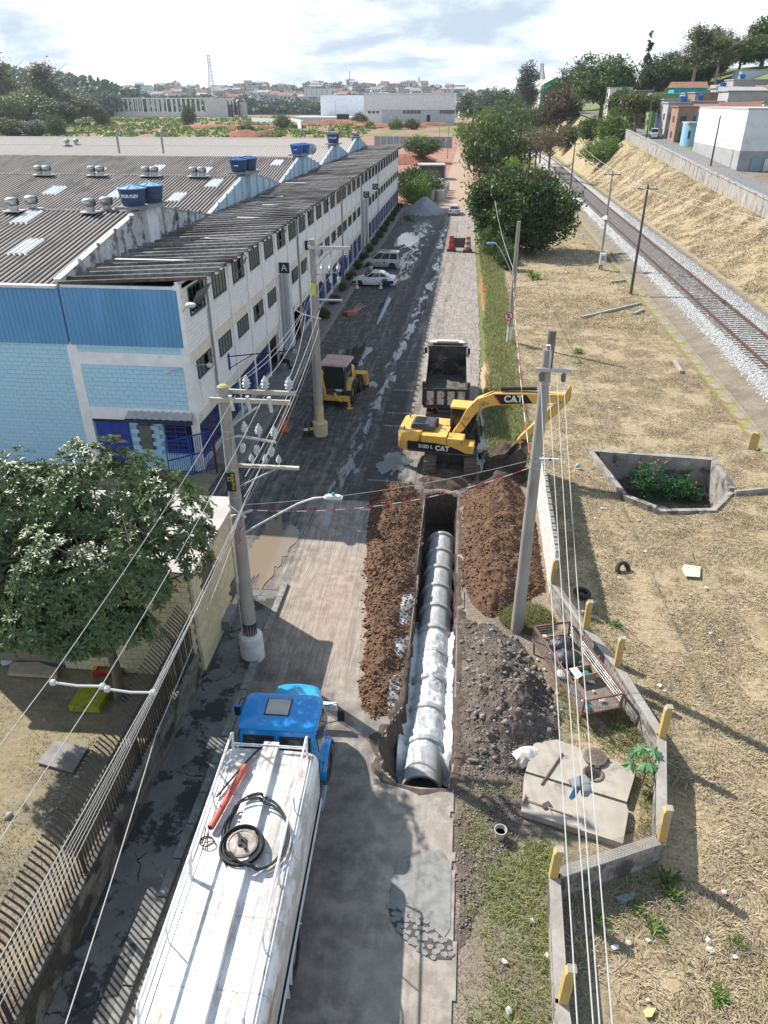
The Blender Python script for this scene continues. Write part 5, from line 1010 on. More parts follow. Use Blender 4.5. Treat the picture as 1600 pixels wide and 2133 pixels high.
NV=flat('navy_livery',(.02,.025,.16),.3); TL=flat('teal_livery',(.02,.28,.32),.3)
for s in (-1,1):
    panel([(s*.885,-2.0,.35),(s*.885,-.95,.35),(s*.885,-1.1,.62),(s*.885,-2.05,.66)],.012,NV,t,'livery_panel'); panel([(s*.885,-1.05,.36),(s*.885,-.55,.40),(s*.885,-1.0,.86),(s*.885,-1.45,.86),(s*.885,-1.35,.64)],.012,TL,t,'livery_panel'); panel([(s*.885,1.75,.35),(s*.86,2.15,.35),(s*.86,2.15,.55),(s*.885,1.75,.6)],.012,NV,t,'livery_panel')
vd=[(-2.1,.80,.76),(-2.05,.98,.84),(-1.5,1.0,.87),(0,.98,.87),(.9,.96,.87),(1.35,.92,.85),(1.85,.80,.80),(2.05,.60,.72)]
vg=[(-2.06,.98,.82),(-1.95,1.75,.70),(.25,1.78,.70),(1.25,.96,.80)]
t=car('car','silver white high roofed estate van parked behind the saloon',(-9.35,84.6,0),R(88),PS,4.4,1.74,1.8,vd,vg,(-1.3,1.3),.33)
for s in (-1,1): MB().tube([(s*.6,-1.7,1.83),(s*.6,-1.5,1.90),(s*.6,.0,1.90),(s*.6,.2,1.83)],.02,6).build('roof_bar',BLACKP,t)
for s in (-1,1): MB().box((s*.882,-.45,.72),(.008,.2,.12)).box((s*.882,.35,.72),(.008,.2,.12)).build('door_logo',flat('blue_logo',(.02,.08,.35)),t)
hg=[(-1.75,.92,.78),(-.95,1.36,.60),(.15,1.42,.62),(1.0,.88,.76)]
car('car','silver saloon car driving away near the gravel pile',(-2.25,129.4,0),R(-2),PS,4.3,1.7,1.42,sd,hg,(-1.3,1.3))
# ================================================================ POLES AND WIRES
CONC=mat('pole_concrete',(.34,.32,.29),(.25,.235,.215),.85,0,2,.01,stain=(.16,.15,.135),st=(.55,.7),ssc=1.6,stretch=(1,1,.3)); WOODG=mat('weathered_crossarm_wood',(.46,.43,.36),(.34,.31,.26),.85,0,4,.008,stretch=(.3,2,2)); PORC=mat('porcelain_grey',(.50,.51,.51),(.42,.43,.43),.25,0,3); CBL=flat('pale_cable',(.42,.41,.39),.6); CBD=flat('dark_cable',(.06,.06,.06),.6); ALC=flat('aluminium_conductor',(.55,.55,.54),.45,.5)
DKP=mat('dark_pole',(.11,.10,.09),(.07,.065,.06),.85,0,2)
def pole(label,loc,h,r0=.19,r1=.12,m=None,name='utility_pole'):
    t=thing(name,label,'utility pole',loc); MB().tube([(0,0,-.2),(0,0,h*.5),(0,0,h)],[r0,(r0+r1)/2,r1],16).build('shaft',m or CONC,t,smooth=True,ang=50); return t
def ins(par,p,s=1,tilt=0,nm='insulator'):
    o=MB().lathe([(.025,-.16),(.03,-.06),(.09,-.05),(.045,0),(.105,.02),(.05,.07),(.085,.09),(.04,.15),(.02,.2)],n=10).build(nm,PORC,par,p,smooth=True,ang=30); o.scale=(s,s,s); o.rotation_euler=(tilt,0,0); return o
def bands(par,zs,r0,r1,h):
    for z in zs: r=r0+(r1-r0)*z/h+.008; MB().lathe([(r,z-.03),(r,z+.03)],n=14).build('pole_band',STL,par)
LP=(-6.47,18.72); t=pole('near concrete pole with white painted foot and two wooden crossarms',(*LP,0),9.6,.235,.16); bands(t,(5.1,5.75,6.2,7.1,8.1,8.3),.235,.16,9.6)
MB().lathe([(.40,0),(.40,.5),(.385,.95),(.30,1.02),(.22,1.03)],n=20).build('painted_foot',mat('white_foot_paint',(.66,.66,.64),(.52,.51,.49),.7,0,3,.01,stain=(.3,.25,.2),st=(.62,.74)),t,smooth=True,ang=40); MB().lathe([(.225,1.0),(.225,1.5)],n=18).build('foot_band',flat('black_sleeve',(.02,.02,.022)),t); MB().lathe([(.165,9.6),(.10,9.64),(.01,9.65)],n=14).build('pole_cap',mat('lichen_cap',(.42,.36,.16),(.30,.27,.14),.9),t)
MB().bx(-.35,1.92,-.24,-.16,9.22,9.34).build('crossarm',WOODG,t); MB().bx(-.05,2.0,.14,.22,9.34,9.46).build('crossarm',WOODG,t)
for x in (.62,1.15,1.82): ins(t,(x,.18,9.62),1.25)
for x in (.30,.78,1.38): MB().cyl((x,-.22,9.0),(x-.02,-.30,9.45),.055,n=8).build('surge_arrester',PORC,t)
MB().beam((.15,-.2,8.5),(1.05,-.2,9.15),.05,.05).build('brace',STL,t); MB().tube([(.10,-.1,7.55),(.16,-.15,8.15),(.35,-.15,8.2),(1.42,-.15,8.05)],.045,8).build('bracket_arm',STL,t)
for x in (.55,.95,1.38): ins(t,(x,-.15,8.42-.1*(x-.5)),1.1); m=MB().lathe([(.03,-.32),(.075,-.25),(.085,-.05),(.03,.02)],n=8).build('fuse_cutout',PORC,t,(x-.06,-.22,8.0-.1*(x-.5))); m.rotation_euler=(.2,.25,0)
MB().bx(.14,2.0,-.06,.06,7.16,7.24).build('crossarm',WOODG,t); MB().beam((.15,-.02,6.5),(1.35,-.02,7.16),.045,.045).build('brace',STL,t)
for x in (.62,1.02,1.42): ins(t,(x,0,7.42),.85)
MB().bx(-.13,.13,-.222,-.19,6.45,7.05).build('number_plate',BLACKP,t); text(t,'52',.17,flat('yellow_print',(.65,.48,.05)),(-.045,-.226,6.85),(PI/2,PI/2,0),'number'); MB().bx(.03,.11,-.228,-.222,6.5,7.02).build('faded_yellow_strip',mat('worn_yellow_print',(.55,.40,.05),(.10,.08,.03),.7,0,14),t)
lm=MB().tube([(.2,-.05,4.95),(.9,-.05,5.42),(1.9,-.05,6.05),(2.4,-.05,6.27),(2.75,-.05,6.32)],.032,8).build('lamp_arm',mat('white_arm_paint',(.62,.63,.63),None,.4),t); MB().loft([rr(.26,.10,.05,-.05),rr(.28,.11,.05,.0),rr(.20,.08,.05,.06)]).build('lamp_head',mat('lamp_white',(.6,.6,.58),None,.4),lm,(2.98,-.05,6.34),smooth=True); MB().lathe([(.045,0),(.04,.08),(.01,.09)],n=10).build('photocell',flat('teal_cell',(.02,.30,.25)),lm,(2.98,-.05,6.40))
MB().beam((-.15,-.25,6.0),(.35,-.25,5.6),.05,.04).beam((-.1,-.25,5.62),(.55,-.22,5.85),.07,.05).build('bracket_arm',mat('white_arm_paint',(.62,.63,.63),None,.4),t)
m=MB(); rw_=random.Random(2)
for k in range(7):
    a=rw_.uniform(-2.4,-.6); z=rw_.uniform(4.6,5.6); m.tube([(.26*math.cos(a+q*.3),.26*math.sin(a+q*.3),z+rw_.uniform(-.12,.12)) for q in range(5)],.012,4)
m.tube([(-.24,-.1,.2),(-.25,-.12,3),(-.24,-.12,5.5)],.018,5).tube([(-.18,-.18,.2),(-.2,-.18,2.2),(-.19,-.18,4.5)],.012,5); m.build('cable_tangle',CBL,t); m=MB().tube([(.18,-.22,5.6),(.22,-.26,5.3),(.05,-.28,5.05),(.12,-.27,4.8),(-.05,-.28,4.55)],.014,5).build('red_cable',flat('red_wire',(.55,.06,.08)),t)
MPP=(-7.62,37.6); t2=pole('pale concrete pole with yellow painted foot beside the backhoe',(*MPP,0),10.45,.235,.155); MB().lathe([(.42,0),(.42,.75),(.36,.82),(.24,.83)],n=18).build('painted_foot',mat('cream_foot_paint',(.55,.48,.28),(.42,.37,.23),.8,0,3,.01,stain=(.2,.17,.12),st=(.6,.7)),t2,smooth=True,ang=40); MB().lathe([(.240,.83),(.232,1.75)],n=18).build('foot_band',mat('yellow_foot_paint',(.55,.45,.22),(.46,.38,.2),.8),t2)
MB().bx(-.15,1.95,-.22,-.12,10.0,10.16).build('crossarm',mat('pale_crossarm',(.44,.43,.40),(.36,.35,.33),.8),t2); MB().beam((.15,-.1,9.1),(1.0,-.15,10.0),.06,.06).build('brace',STL,t2); MB().bx(.1,1.45,-.05,.05,7.46,7.54).build('crossarm',STL,t2); MB().tube([(.12,0,8.75),(1.3,0,8.9)],.03,6).build('bracket_arm',STL,t2)
for x in (.35,.95,1.75): ins(t2,(x,-.15,9.85),1.3)
for x in (.5,.9,1.3): ins(t2,(x,0,9.1),1.2); MB().lathe([(.03,-.3),(.075,-.22),(.08,-.02),(.03,.05)],n=8).build('fuse_cutout',PORC,t2,(x,-.05,8.65))
MB().bx(-.12,.12,-.235,-.20,7.75,8.35).build('number_plate',flat('yellow_plate',(.60,.55,.05)),t2); MB().tube([(-.24,-.06,.8),(-.22,-.06,5.5)],.05,6).build('conduit',GREY,t2)
RP=(2.50,21.13); t3=pole('right concrete pole with steel T bar beside the tall earth heap',(*RP,0),10.2,.225,.15); bands(t3,(6.45,6.7,9.2),.225,.15,10.2); MB().cyl((.06,0,9.6),(.06,0,10.75),.115,.115,12).build('timber_extension',mat('dark_timber',(.17,.155,.12),(.12,.11,.09),.9),t3)
MB().bx(-.32,.70,-.24,-.14,9.60,9.70).build('steel_crossarm',STL,t3)
for x in (-.14,.5): MB().lathe([(.03,-.32),(.07,-.28),(.075,-.1),(.03,-.05)],n=8).build('insulator',flat('dark_polymer',(.12,.12,.125)),t3,(x,-.2,9.62))
MB().tube([(-.08,-.1,10.35),(.02,-.2,10.38),(.06,-.24,10.1),(.06,-.25,9.7)],.02,6).build('top_cable',ALC,t3)
FP=(3.66,57.0); t4=pole('leaning topless concrete pole in the weeds carrying a no stopping sign',(*FP,0),8.8,.2,.13); MB().lathe([(.206,0),(.2,1.2)],n=14).build('painted_foot',mat('white_foot_paint',(.66,.66,.64)),t4)
MB().tube([(-.1,-.05,4.9),(-.6,-.1,5.9),(-1.2,-.1,6.9),(-1.5,-.1,7.2)],.035,8).build('lamp_arm',STL,t4); MB().loft([rr(.35,.12,.06,-.05),rr(.38,.13,.06,.0),rr(.25,.09,.05,.07)]).build('lamp_head',flat('blue_grey_lamp',(.12,.30,.42),.4),t4,(-1.85,-.1,7.28),smooth=True)
sg=thing('road_sign','round red rimmed no stopping sign on the weedy concrete pole','sign',(3.48,56.74,2.05)); MB().cyl((0,0,0),(0,.03,0),.33,n=28).build('sign_disc',flat('sign_white',(.70,.70,.68)),sg); MB().lathe([(.27,-.012),(.345,-.012),(.345,.004),(.27,.004)],n=28,axis='Y',closed=True).build('red_rim',flat('sign_red',(.50,.02,.03)),sg); text(sg,'E',.42,BLACKP,(0,-.012,0),(PI/2,0,0),'letter',bold=.01); MB().box((0,-.016,0),(.07,.008,.60),ry=-PI/4).build('red_bar',flat('sign_red',(.50,.02,.03)),sg)
# railway poles
for p,lb,hh in (((16.05,74.5),'slim dark railway pole nearest the camera by the drain',9.7),((14.8,86.4),'grey railway pole with white cabinet at its foot',9.9),((17.75,144.5),'far dark railway pole standing beyond the round tree',10)):
    tt=pole(lb,(*p,0),hh,.15,.09,DKP if hh!=9.9 else CONC); MB().beam((-.9,0,hh-.35),(.9,0,hh-.35),.09,.09).build('crossarm',DKP,tt)
    for x in (-.75,.75): ins(tt,(x,0,hh-.2),.9)
    if hh==9.9:
        MB().lathe([(.62,5.2),(.2,5.55),(.1,5.6)],n=4).build('rain_hood',flat('beige_hood',(.45,.40,.32)),tt); cbx=thing('signal_cabinet','white steel cabinet at the foot of the grey railway pole','cabinet',(14.95,86.0,0)); MB().bx(-.32,.32,-.24,.24,.55,1.75).build('cabinet_body',PW,cbx,bev=.03); MB().bx(-.1,.1,-.1,.1,0,.55).build('pedestal',CONC,cbx); MB().bx(-.2,.2,-.25,-.24,1.0,1.5).build('cabinet_door',GREY,cbx)
# street poles of the upper road
for (px,py,hh,lb) in ((1477,362,9.5,'tall dark lamp pole in front of the white block'),(1345,295,11,'dark pole on the upper street by the white jeep')):
    zz=5.6 if px==1477 else 8.6; g=G(px,py,zz); tt=pole(lb,(g.x,g.y,zz-1),hh,.17,.1,DKP); 
    if px==1477: MB().tube([(.05,0,hh-4.2),(1.6,-.4,hh-3.1),(4.2,-1,hh-1.6),(4.8,-1.1,hh-1.5)],.05,6).build('lamp_arm',STL,tt)
def wire(name,label,pts,r=.014,m=None,sag=.3,n=14,cat='cable',group=None):
    P=[]
    for a,b in zip(pts[:-1],pts[1:]):
        a=Vector(a);b=Vector(b)
        for k in range(n): t_=k/n; P.append(a.lerp(b,t_)-Vector((0,0,4*sag*t_*(1-t_))))
    P.append(Vector(pts[-1])); o=MB().tube(P,r,5).build(name,m or CBL); tag(o,label,cat,group); return o
xs3=(-6.05,-5.25,-4.5); xe3=(-6.0,-5.15,-4.35); G1='power wires from the near left pole'
for a,b,w in zip(xs3,xe3,('left','middle','right')): wire('power_wire','%s of three bare wires running from the near pole to lower left'%w,[(a,18.5,9.45),(b,8,8.75),(b-.2,-14,9.4)],.007,ALC,.12,group=G1)
for i,(a,b) in enumerate(((-6.0,-5.2),(-5.1,-4.38))):
    o=thing('wire_spreader','%s grey spreader bar clamped between the bare wires'%('left' if i==0 else 'right'),'spreader',(a,8.0-.05*i,8.64),0,'wire spreaders'); L=b-a; MB().tube([(0,0,0),(L*.5,0,-.03),(L,0,0)],.02,8).build('bar',PORC,o)
    for x in (0,L): MB().lathe([(.02,-.05),(.05,-.03),(.05,.03),(.02,.05)],(x,0,0),8,'X').build('clamp',PORC,o)
sp=atY(632,655,36.5); o=tag(MB().tube([sp+Vector((-.45,0,.25)),sp+Vector((0,0,0)),sp+Vector((.9,0,-.2))],.03,6).build('cable_spacer',PORC),'cable spacer where four wires meet before the pale pole','spacer')
for i,(x,y) in enumerate(((285,777),(455,785),(590,765),(722,770))):
    st=[(-6.7,18.72,9.3),(-5.84,18.9,9.8),(-5.3,18.9,9.75),(-4.65,18.9,9.8)][i]; wire('power_wire','%s of four wires rising from the near pole to the spacer'%('lowest','second','third','rightmost')[i],[st,sp+Vector((.1*i-.15,0,.06*i))],.008,ALC,.35,group=G1)
for i,xx in enumerate((-7.75,-7.27,-6.67,-5.87)): wire('power_wire','%s wire fanning from the spacer to the pale pole crossarm'%('first','second','third','fourth')[i],[sp+Vector((.1*i-.15,0,.06*i)),(xx,37.4,9.95)],.010,ALC,.02,4,group=G1)
for i in range(5): wire('telephone_cable','%s of five pale cables running low along the railings'%('first','second','third','fourth','fifth')[i],[(-6.50+.13*i,18.5,5.1+.32*i),(-6.75+.27*i,6,4.5+.36*i),(-6.9+.3*i,-14,5.4+.3*i)],.006,CBL,.15,group='low cables over the railings')
for i in range(4): wire('telephone_cable','%s of four dark cables sagging between near and pale poles'%('first','second','third','fourth')[i],[(-6.3+.05*i,18.9,5.7+.35*i),(-7.45+.05*i,37.4,5.6+.5*i)],.012,CBL if i%2 else CBD,.5,group='cables between near and pale poles')
wire('service_cable','pale cable hanging low above the pavement by the truck',[(-7.0,19.5,4.0),(-6.75,12,3.3),(-5.6,4,3.4)],.012,CBL,.1)
for i,(a,b) in enumerate(((2.36,1.45),(2.60,1.60),(2.78,1.66),(3.02,1.78))): wire('power_wire','%s of four wires coming from the right pole towards us'%('leftmost','second','third','rightmost')[i],[(a,20.9,9.3+(.35 if i==2 else 0)),(b,3.9,8.75),(b-1.1,-14,9.4)],.008,CBL,.18,group='wires of the right pole')
o=thing('wire_spacer','grey spacer binding the four wires above the block wall','spacer',(2.30,16.6,8.82)); MB().box((0,0,0),(.5,.06,.05)).box((0,0,-.1),(.06,.06,.24)).build('bar',PORC,o); o=thing('blue_rag','blue and grey rag caught on the four wires','rag',(1.86,6.95,8.62)); MB().box((0,0,0),(.26,.16,.07),.4).box((.08,-.08,-.06),(.1,.1,.22),.2,.3).build('knot',flat('grey_cloth',(.2,.22,.24),.9),o,bev=.03); MB().box((-.05,-.06,-.12),(.10,.05,.26),.8,.2).box((.12,.02,-.12),(.05,.04,.22),.2).build('blue_strip',flat('blue_cloth',(.03,.18,.34),.9),o)
e1=atY(1108,958,21.0); wire('guy_wire','thin dark wire crossing the street between the two near poles',[(-6.3,18.6,5.95),e1],.009,CBL,.25)
def striped(label,pts,sag):
    P=[]
    for a,b in zip(pts[:-1],pts[1:]):
        a=Vector(a);b=Vector(b)
        for k in range(30): t_=k/30; P.append(a.lerp(b,t_)-Vector((0,0,4*sag*t_*(1-t_))))
    P.append(Vector(pts[-1])); m=MB()
    for k in range(len(P)-1): m.cur=k%2; m.tube([P[k],P[k+1]],.016,4,caps=False)
    o=m.build('barrier_tape',[flat('tape_red',(.50,.05,.07)),flat('tape_white',(.62,.60,.58))]); tag(o,label,'tape')
e2=Vector((e1.x,e1.y,e1.z-.25)); striped('red and white twisted tape crossing the street above the trench',[(-6.1,18.6,5.8),e2],.55); striped('red and white tape running from the right pole up to the weedy pole',[(2.3,21.3,6.8),(3.5,57,5.6)],.7)
wire('telephone_cable','thin cable from the weedy pole to the round tree',[(3.6,57,5.4),(2.9,90,6.5)],.02,CBL,.6)
q1=[(16.8,74.5,9.5),(15.55,86.4,9.7),(18.5,144.5,9.8)]
for s,w in ((0,'right'),(-1.5,'left')): wire('power_wire','%s wire of the railway pole line over the dry bank'%w,[(26+s,34,9.3),(q1[0][0]+s,74.5,9.5),(q1[1][0]+s,86.4,9.75),(q1[2][0]+s,144.5,9.8)],.02,CBL,.35,group='railway pole wires')
# ================================================================ LEFT YARD: wall, railings, gatehouse
LW=blockmat('mossy_block',(.20,.185,.16),(.13,.12,.105),.9,.25,(.055,.052,.045),(.48,.6),1.5)
lw=thing('yard_wall','low mossy block wall carrying black steel railings beside the pavement','wall'); MB().bx(-7.93,-7.80,2,17.3,0,1.12).build('wall_core',mat('dark_mortar',(.08,.075,.07),None,.9),lw)
blockwall(lw,(-7.865,2.0),(-7.865,17.3),0.0,1.12,.42,.19,LW,.20,gap=.010); y=2.0
while y<17: MB().bx(-8.0,-7.73,y+.01,y+1.52,1.125,1.20).build('coping_stone',LW,lw); y+=1.53
IR=mat('black_railing_iron',(.045,.043,.042),(.08,.06,.05),.6,.3,5,stain=(.17,.08,.05),st=(.62,.7),ssc=6)
fe=thing('railings','black steel railings with outward bent tips on the yard wall','fence'); bar=MB().tube([(0,0,1.2),(0,0,2.72),(-.06,0,2.86),(-.30,0,3.16)],.027,4).mesh('bar',IR); post=MB().tube([(0,0,1.1),(0,0,2.74),(-.08,0,2.9),(-.34,0,3.24)],.065,4).mesh('post',IR)
k=0;y=2.05
while y<17.2:
    if k%23==11: link('post',post,fe,(-7.86,y,0))
    else: link('bar',bar,fe,(-7.86+random.uniform(-.01,.01),y,random.uniform(-.01,.01)),random.uniform(-.04,.04))
    y+=.135;k+=1
MB().bx(-7.88,-7.845,2,17.2,2.66,2.70).build('rail',IR,fe); MB().bx(-7.88,-7.845,2,17.2,1.32,1.36).build('rail',IR,fe)
gh=thing('gatehouse','small cream block building with pale flat roof behind the tree','building'); CRB=blockmat('cream_block',(.56,.50,.33),(.50,.45,.30),.8,.08,(.30,.27,.2),(.66,.8),1.2)
MB().bx(-16,-7.84,17.6,22.1,0,4.0).build('wall_core',mat('dark_joint',(.22,.20,.15),None,.9),gh)
blockwall(gh,(-7.79,17.6),(-7.79,22.1),0,4.0,.40,.20,CRB,.12,gap=.016,holes=[(.7,1.85,2.85,3.6),(3.15,3.9,.7,1.35)])
blockwall(gh,(-12.5,17.55),(-7.86,17.55),0,4.0,.40,.20,CRB,.10,gap=.014,joined='cream_blockwork')
for a,b,c,d in ((18.3,19.45,2.85,3.6),(20.75,21.5,.7,1.35)): MB().bx(-7.80,-7.745,a,b,c,d).build('dark_window',flat('dark_louvre',(.06,.05,.05),.5),gh)
m=MB(); m.bx(-7.72,-7.45,19.5,20.5,.75,.80).bx(-7.72,-7.45,19.5,19.54,.4,.75).bx(-7.72,-7.45,20.46,20.5,.4,.75)
for k in range(5): m.bx(-7.70,-7.48,19.55,20.45,.44+.06*k,.46+.06*k)
m.build('wall_louvre',flat('grey_louvre',(.22,.22,.24),.5),gh); MB().bx(-16.1,-7.62,17.45,22.3,4.0,4.16).build('roof_slab',mat('pale_dusty_roof',(.47,.44,.41),(.38,.36,.33),.85,0,1,.01,stain=(.25,.24,.22),st=(.6,.72)),gh); MB().bx(-7.80,-7.70,17.6,22.1,.0,.25).build('plinth',mat('dark_plinth',(.10,.095,.09),None,.9),gh)
YS=mat('lime_moss_slab',(.36,.36,.02),(.25,.27,.02),.9,0,4,.02,stain=(.12,.13,.02),st=(.55,.7),ssc=3); GS=mat('grey_slate_board',(.24,.225,.21),(.18,.17,.16),.8,0,3)
def slab(name,label,cat,px,z,th,m,bev=.01):
    ps=[G(x,y,z) for x,y in px]; c=sum(ps,Vector())/len(ps); o=MB().prism([(p.x-c.x,p.y-c.y) for p in ps],-th,0).build(name,m,None,(c.x,c.y,z),bev=bev); return tag(o,label,cat)
slab('mossy_slab','lime green mossy concrete slab on the yard grass','slab',[(142,1470),(172,1422),(232,1425),(222,1448),(205,1473)],.25,.24,YS); slab('slate_board','grey square board lying on the yard grass','board',[(77,1588),(113,1542),(185,1555),(152,1608)],.06,.05,GS)
slab('timber_board','pale timber board under the tree edge','board',[(15,1402),(22,1380),(80,1378),(120,1392),(118,1408)],.15,.12,mat('pale_timber',(.42,.34,.26),(.33,.27,.2),.8,0,4)); 
o=slab('painted_slab','red and yellow painted slab beneath the tree','slab',[(192,1400),(210,1370),(250,1368),(255,1400)],.2,.2,flat('red_paint',(.42,.02,.015))); MB().bx(-.45,-.32,-.3,.3,-.18,.012).build('yellow_edge',flat('yellow_paint',(.55,.42,.02)),o)
for i,(x,y,w) in enumerate(((15,1378,'round white'),(20,930,'rusty'),(60,940,'mottled'))):
    p=G(x,y); t_=thing('oil_drum' if i else 'painted_disc','%s %s by the %s'%(w,'drum standing' if i else 'lid lying','blue wall behind the tree' if i else 'timber board'),'drum' if i else 'lid',p); 
    if i: MB().lathe([(.29,0),(.30,.28),(.29,.3),(.30,.58),(.29,.88),(.27,.86),(.01,.86)],n=18).build('drum_body',mat('drum_rust%d'%i,(.30,.22,.17),(.42,.40,.38),.7,.2,4),t_,smooth=True)
    else: MB().lathe([(.2,0),(.2,.04),(.01,.05)],n=16).build('lid_disc',PW,t_)
for i,(px,py,s) in enumerate(((1330//8,1450,.1),(190,1430,.14),(330//2,1620,.1),(95,1500,.09),(20,1700,.1),(140,1750,.08))):
    p=G(px,py); me=stones('stone',np.array([[0,0,0]],float),s,s*1.4,CONC,i); tag(link('stone',me,None,(p.x,p.y,s*.5)),'small pale stone lying on the yard grass','stone','stones on the yard grass')
# ================================================================ RIGHT SIDE: fence wall, slabs, basket
WP_=[G(x,y,.82) for x,y in ((1170,2090),(1155,1822),(1378,1748),(1378,1532),(1287,1388),(1222,1310),(1152,1213))]; WP_=[Vector((2.85,4.5,0))]+WP_
rwl=thing('block_wall','low grey concrete block wall with yellow stub posts around the manhole slabs','wall'); GB=blockmat('grey_block',(.30,.275,.25),(.22,.205,.19),.9,.22,(.09,.085,.08),(.5,.64),1.2); YP=mat('yellow_post_paint',(.52,.36,.12),(.44,.31,.11),.8,0,3,.012,stain=(.36,.31,.24),st=(.55,.65),ssc=4); CPM=mat('wall_coping_mortar',(.34,.315,.28),(.25,.235,.21),.9,0,3,.012,stain=(.15,.14,.13))
for a,b in zip(WP_[:-1],WP_[1:]):
    blockwall(rwl,a,b,-.05,.80,.42,.21,GB,.19,gap=.012); d=(b-a); L=d.length; an=math.atan2(d.y,d.x)
    MB().box((0,0,.36),(L-.02,.15,.82)).build('mortar_core',mat('grey_mortar',(.20,.19,.175),None,.9),rwl,((a.x+b.x)/2,(a.y+b.y)/2,0),an); MB().box((0,0,.825),(L+.05,.26,.05)).build('coping',CPM,rwl,((a.x+b.x)/2,(a.y+b.y)/2,0),an)
for i,(bp,tp) in enumerate((((1172,2085),(1190,2012)),((1152,1825),(1163,1775)),((1378,1750),(1392,1683)),((1378,1535),(1396,1462)),((1285,1388),(1296,1330)),((1220,1310),(1228,1258)),((1150,1215),(1158,1170)))):
    b=G(*bp,.8); top=atY(tp[0],tp[1],b.y); top=Vector((b.x+max(-.1,min(.12,top.x-b.x)),b.y,max(1.35,min(1.85,top.z)))); m=MB(); w=.095; m.loft([[(b.x+dx*w,b.y+dy*w,.72) for dx,dy in ((-1,-1),(1,-1),(1,1),(-1,1))],[(top.x+dx*w,top.y+dy*w,top.z) for dx,dy in ((-1,-1),(1,-1),(1,1),(-1,1))],[(top.x+.03+dx*w*.8,top.y+dy*w*.8,top.z+.10) for dx,dy in ((-1,-1),(1,-1),(1,1),(-1,1))]]); po=m.build('yellow_post',YP,rwl,bev=.01)
    MB().box((top.x+.03,top.y,top.z+.105),(.17,.17,.02)).build('post_top',CPM,po)
# loose chain link on two spans
def mesh_wire(a,b,z0,z1):
    m=MB(); a=Vector((a.x,a.y,0));b=Vector((b.x,b.y,0)); L=(b-a).length; d=(b-a)/L; hh=z1-z0; x=-hh
    while x<L:
        for s in (1,-1):
            u0=x if s>0 else x+hh; u1=x+hh if s>0 else x; pts=[]
            c0,c1=max(0,min(L,u0)),max(0,min(L,u1))
            if abs(c1-c0)<.02: continue
            za=z0+hh*abs(c0-u0)/hh; zb=z1-hh*abs(c1-u1)/hh; m.tube([a+d*c0+Vector((0,0,za)),a+d*c1+Vector((0,0,zb))],.004,3,caps=False)
        x+=.085
    m.build('wire_mesh',mat('rusty_wire',(.20,.15,.12),(.30,.27,.25),.6,.4),rwl)['kind']='stuff'
mesh_wire(WP_[2],WP_[3],.85,1.45); mesh_wire(WP_[6],WP_[7],.85,1.5)
wb=thing('white_block_wall','tall white rendered block wall segment behind the right pole','wall'); a=WP_[-1]; b=Vector((4.0,34.5,0)); blockwall(wb,(a.x+.05,a.y+.2),(b.x,b.y),0,2.1,.40,.20,blockmat('whitewashed_block',(.60,.59,.57),(.50,.49,.47),.85,.1,(.33,.31,.28),(.6,.75),1.4),.14,gap=.010)
for k in range(22): t_=(k+.5)/22; c=a.lerp(b,t_); MB().bx(-.07,.07,-.19,-.02,2.1,2.16).bx(-.07,.07,.02,.19,2.1,2.16).build('hollow_block_rim',mat('broken_block',(.25,.235,.22),None,.9),wb,(c.x+.03,c.y,0))
SLB=mat('worn_concrete_slab',(.40,.355,.30),(.32,.285,.245),.85,0,1.6,.01,stain=(.22,.19,.165),st=(.56,.7),ssc=1.8)
def holed(name,label,px,z,th,hc,hr):
    ps=[G(x,y,z) for x,y in px]; n=48; tot=[]; per=[(ps[(i+1)%len(ps)]-ps[i]).length for i in range(len(ps))]
    out=[]
    for i,p in enumerate(ps):
        q=ps[(i+1)%len(ps)]; k=max(2,round(n*per[i]/sum(per))); out+=[p.lerp(q,j/k) for j in range(k)]
    n=len(out); c=G(*hc,z); a0=math.atan2(out[0].y-c.y,out[0].x-c.x); sg_=1 if sum((out[i].x*out[(i+1)%n].y-out[(i+1)%n].x*out[i].y) for i in range(n))>0 else -1
    inn=[Vector((c.x+hr*math.cos(math.atan2(o.y-c.y,o.x-c.x)),c.y+hr*math.sin(math.atan2(o.y-c.y,o.x-c.x)),z)) for o in out]
    dn=Vector((0,0,-th)); m=MB(); m.loft([[v+dn for v in out],out,inn,[v-Vector((0,0,1.6)) for v in inn]],caps=False); o=m.build(name,SLB); tag(o,label,'slab'); return c
hc=holed('concrete_slab','worn concrete slab with an open round manhole',[(1112,1548),(1160,1540),(1322,1600),(1322,1617),(1306,1670),(1095,1606)],.20,.2,(1236,1612),.24)
slab('concrete_slab','worn concrete slab with tools lying across it, nearest the wall corner','slab',[(1093,1610),(1305,1675),(1310,1690),(1298,1757),(1086,1690)],.20,.2,SLB)
lid=thing('manhole_cover','round ribbed iron manhole cover lying beside its opening','manhole cover',G(1240,1577,.26)); MB().lathe([(.30,-.03),(.33,-.03),(.33,.03),(.30,.04),(.01,.04)],n=32).build('cover_disc',mat('brown_cast_iron',(.21,.165,.125),(.15,.12,.095),.6,.4,8),lid,smooth=True,ang=30); m=MB()
for i in range(-5,6):
    for j in range(-5,6):
        if i*i+j*j<26: m.box((i*.052,j*.052,.045),(.032,.014,.014),(.785 if (i+j)%2 else -.785))
m.build('cover_tread',mat('brown_cast_iron',(.21,.165,.125)),lid); MB().box((0,-.36,.0),(.12,.08,.05)).box((.34,-.05,0),(.1,.06,.05)).build('hinge_lug',STEELD,lid); tag(MB().lathe([(.24,0),(.285,0),(.285,.03),(.24,.03)],n=32,closed=True).build('iron_ring',mat('rusty_frame_iron',(.20,.14,.10),(.13,.10,.08),.7,.4,6),None,(hc.x,hc.y,.202)),'rusty iron frame ring of the open manhole','manhole frame')
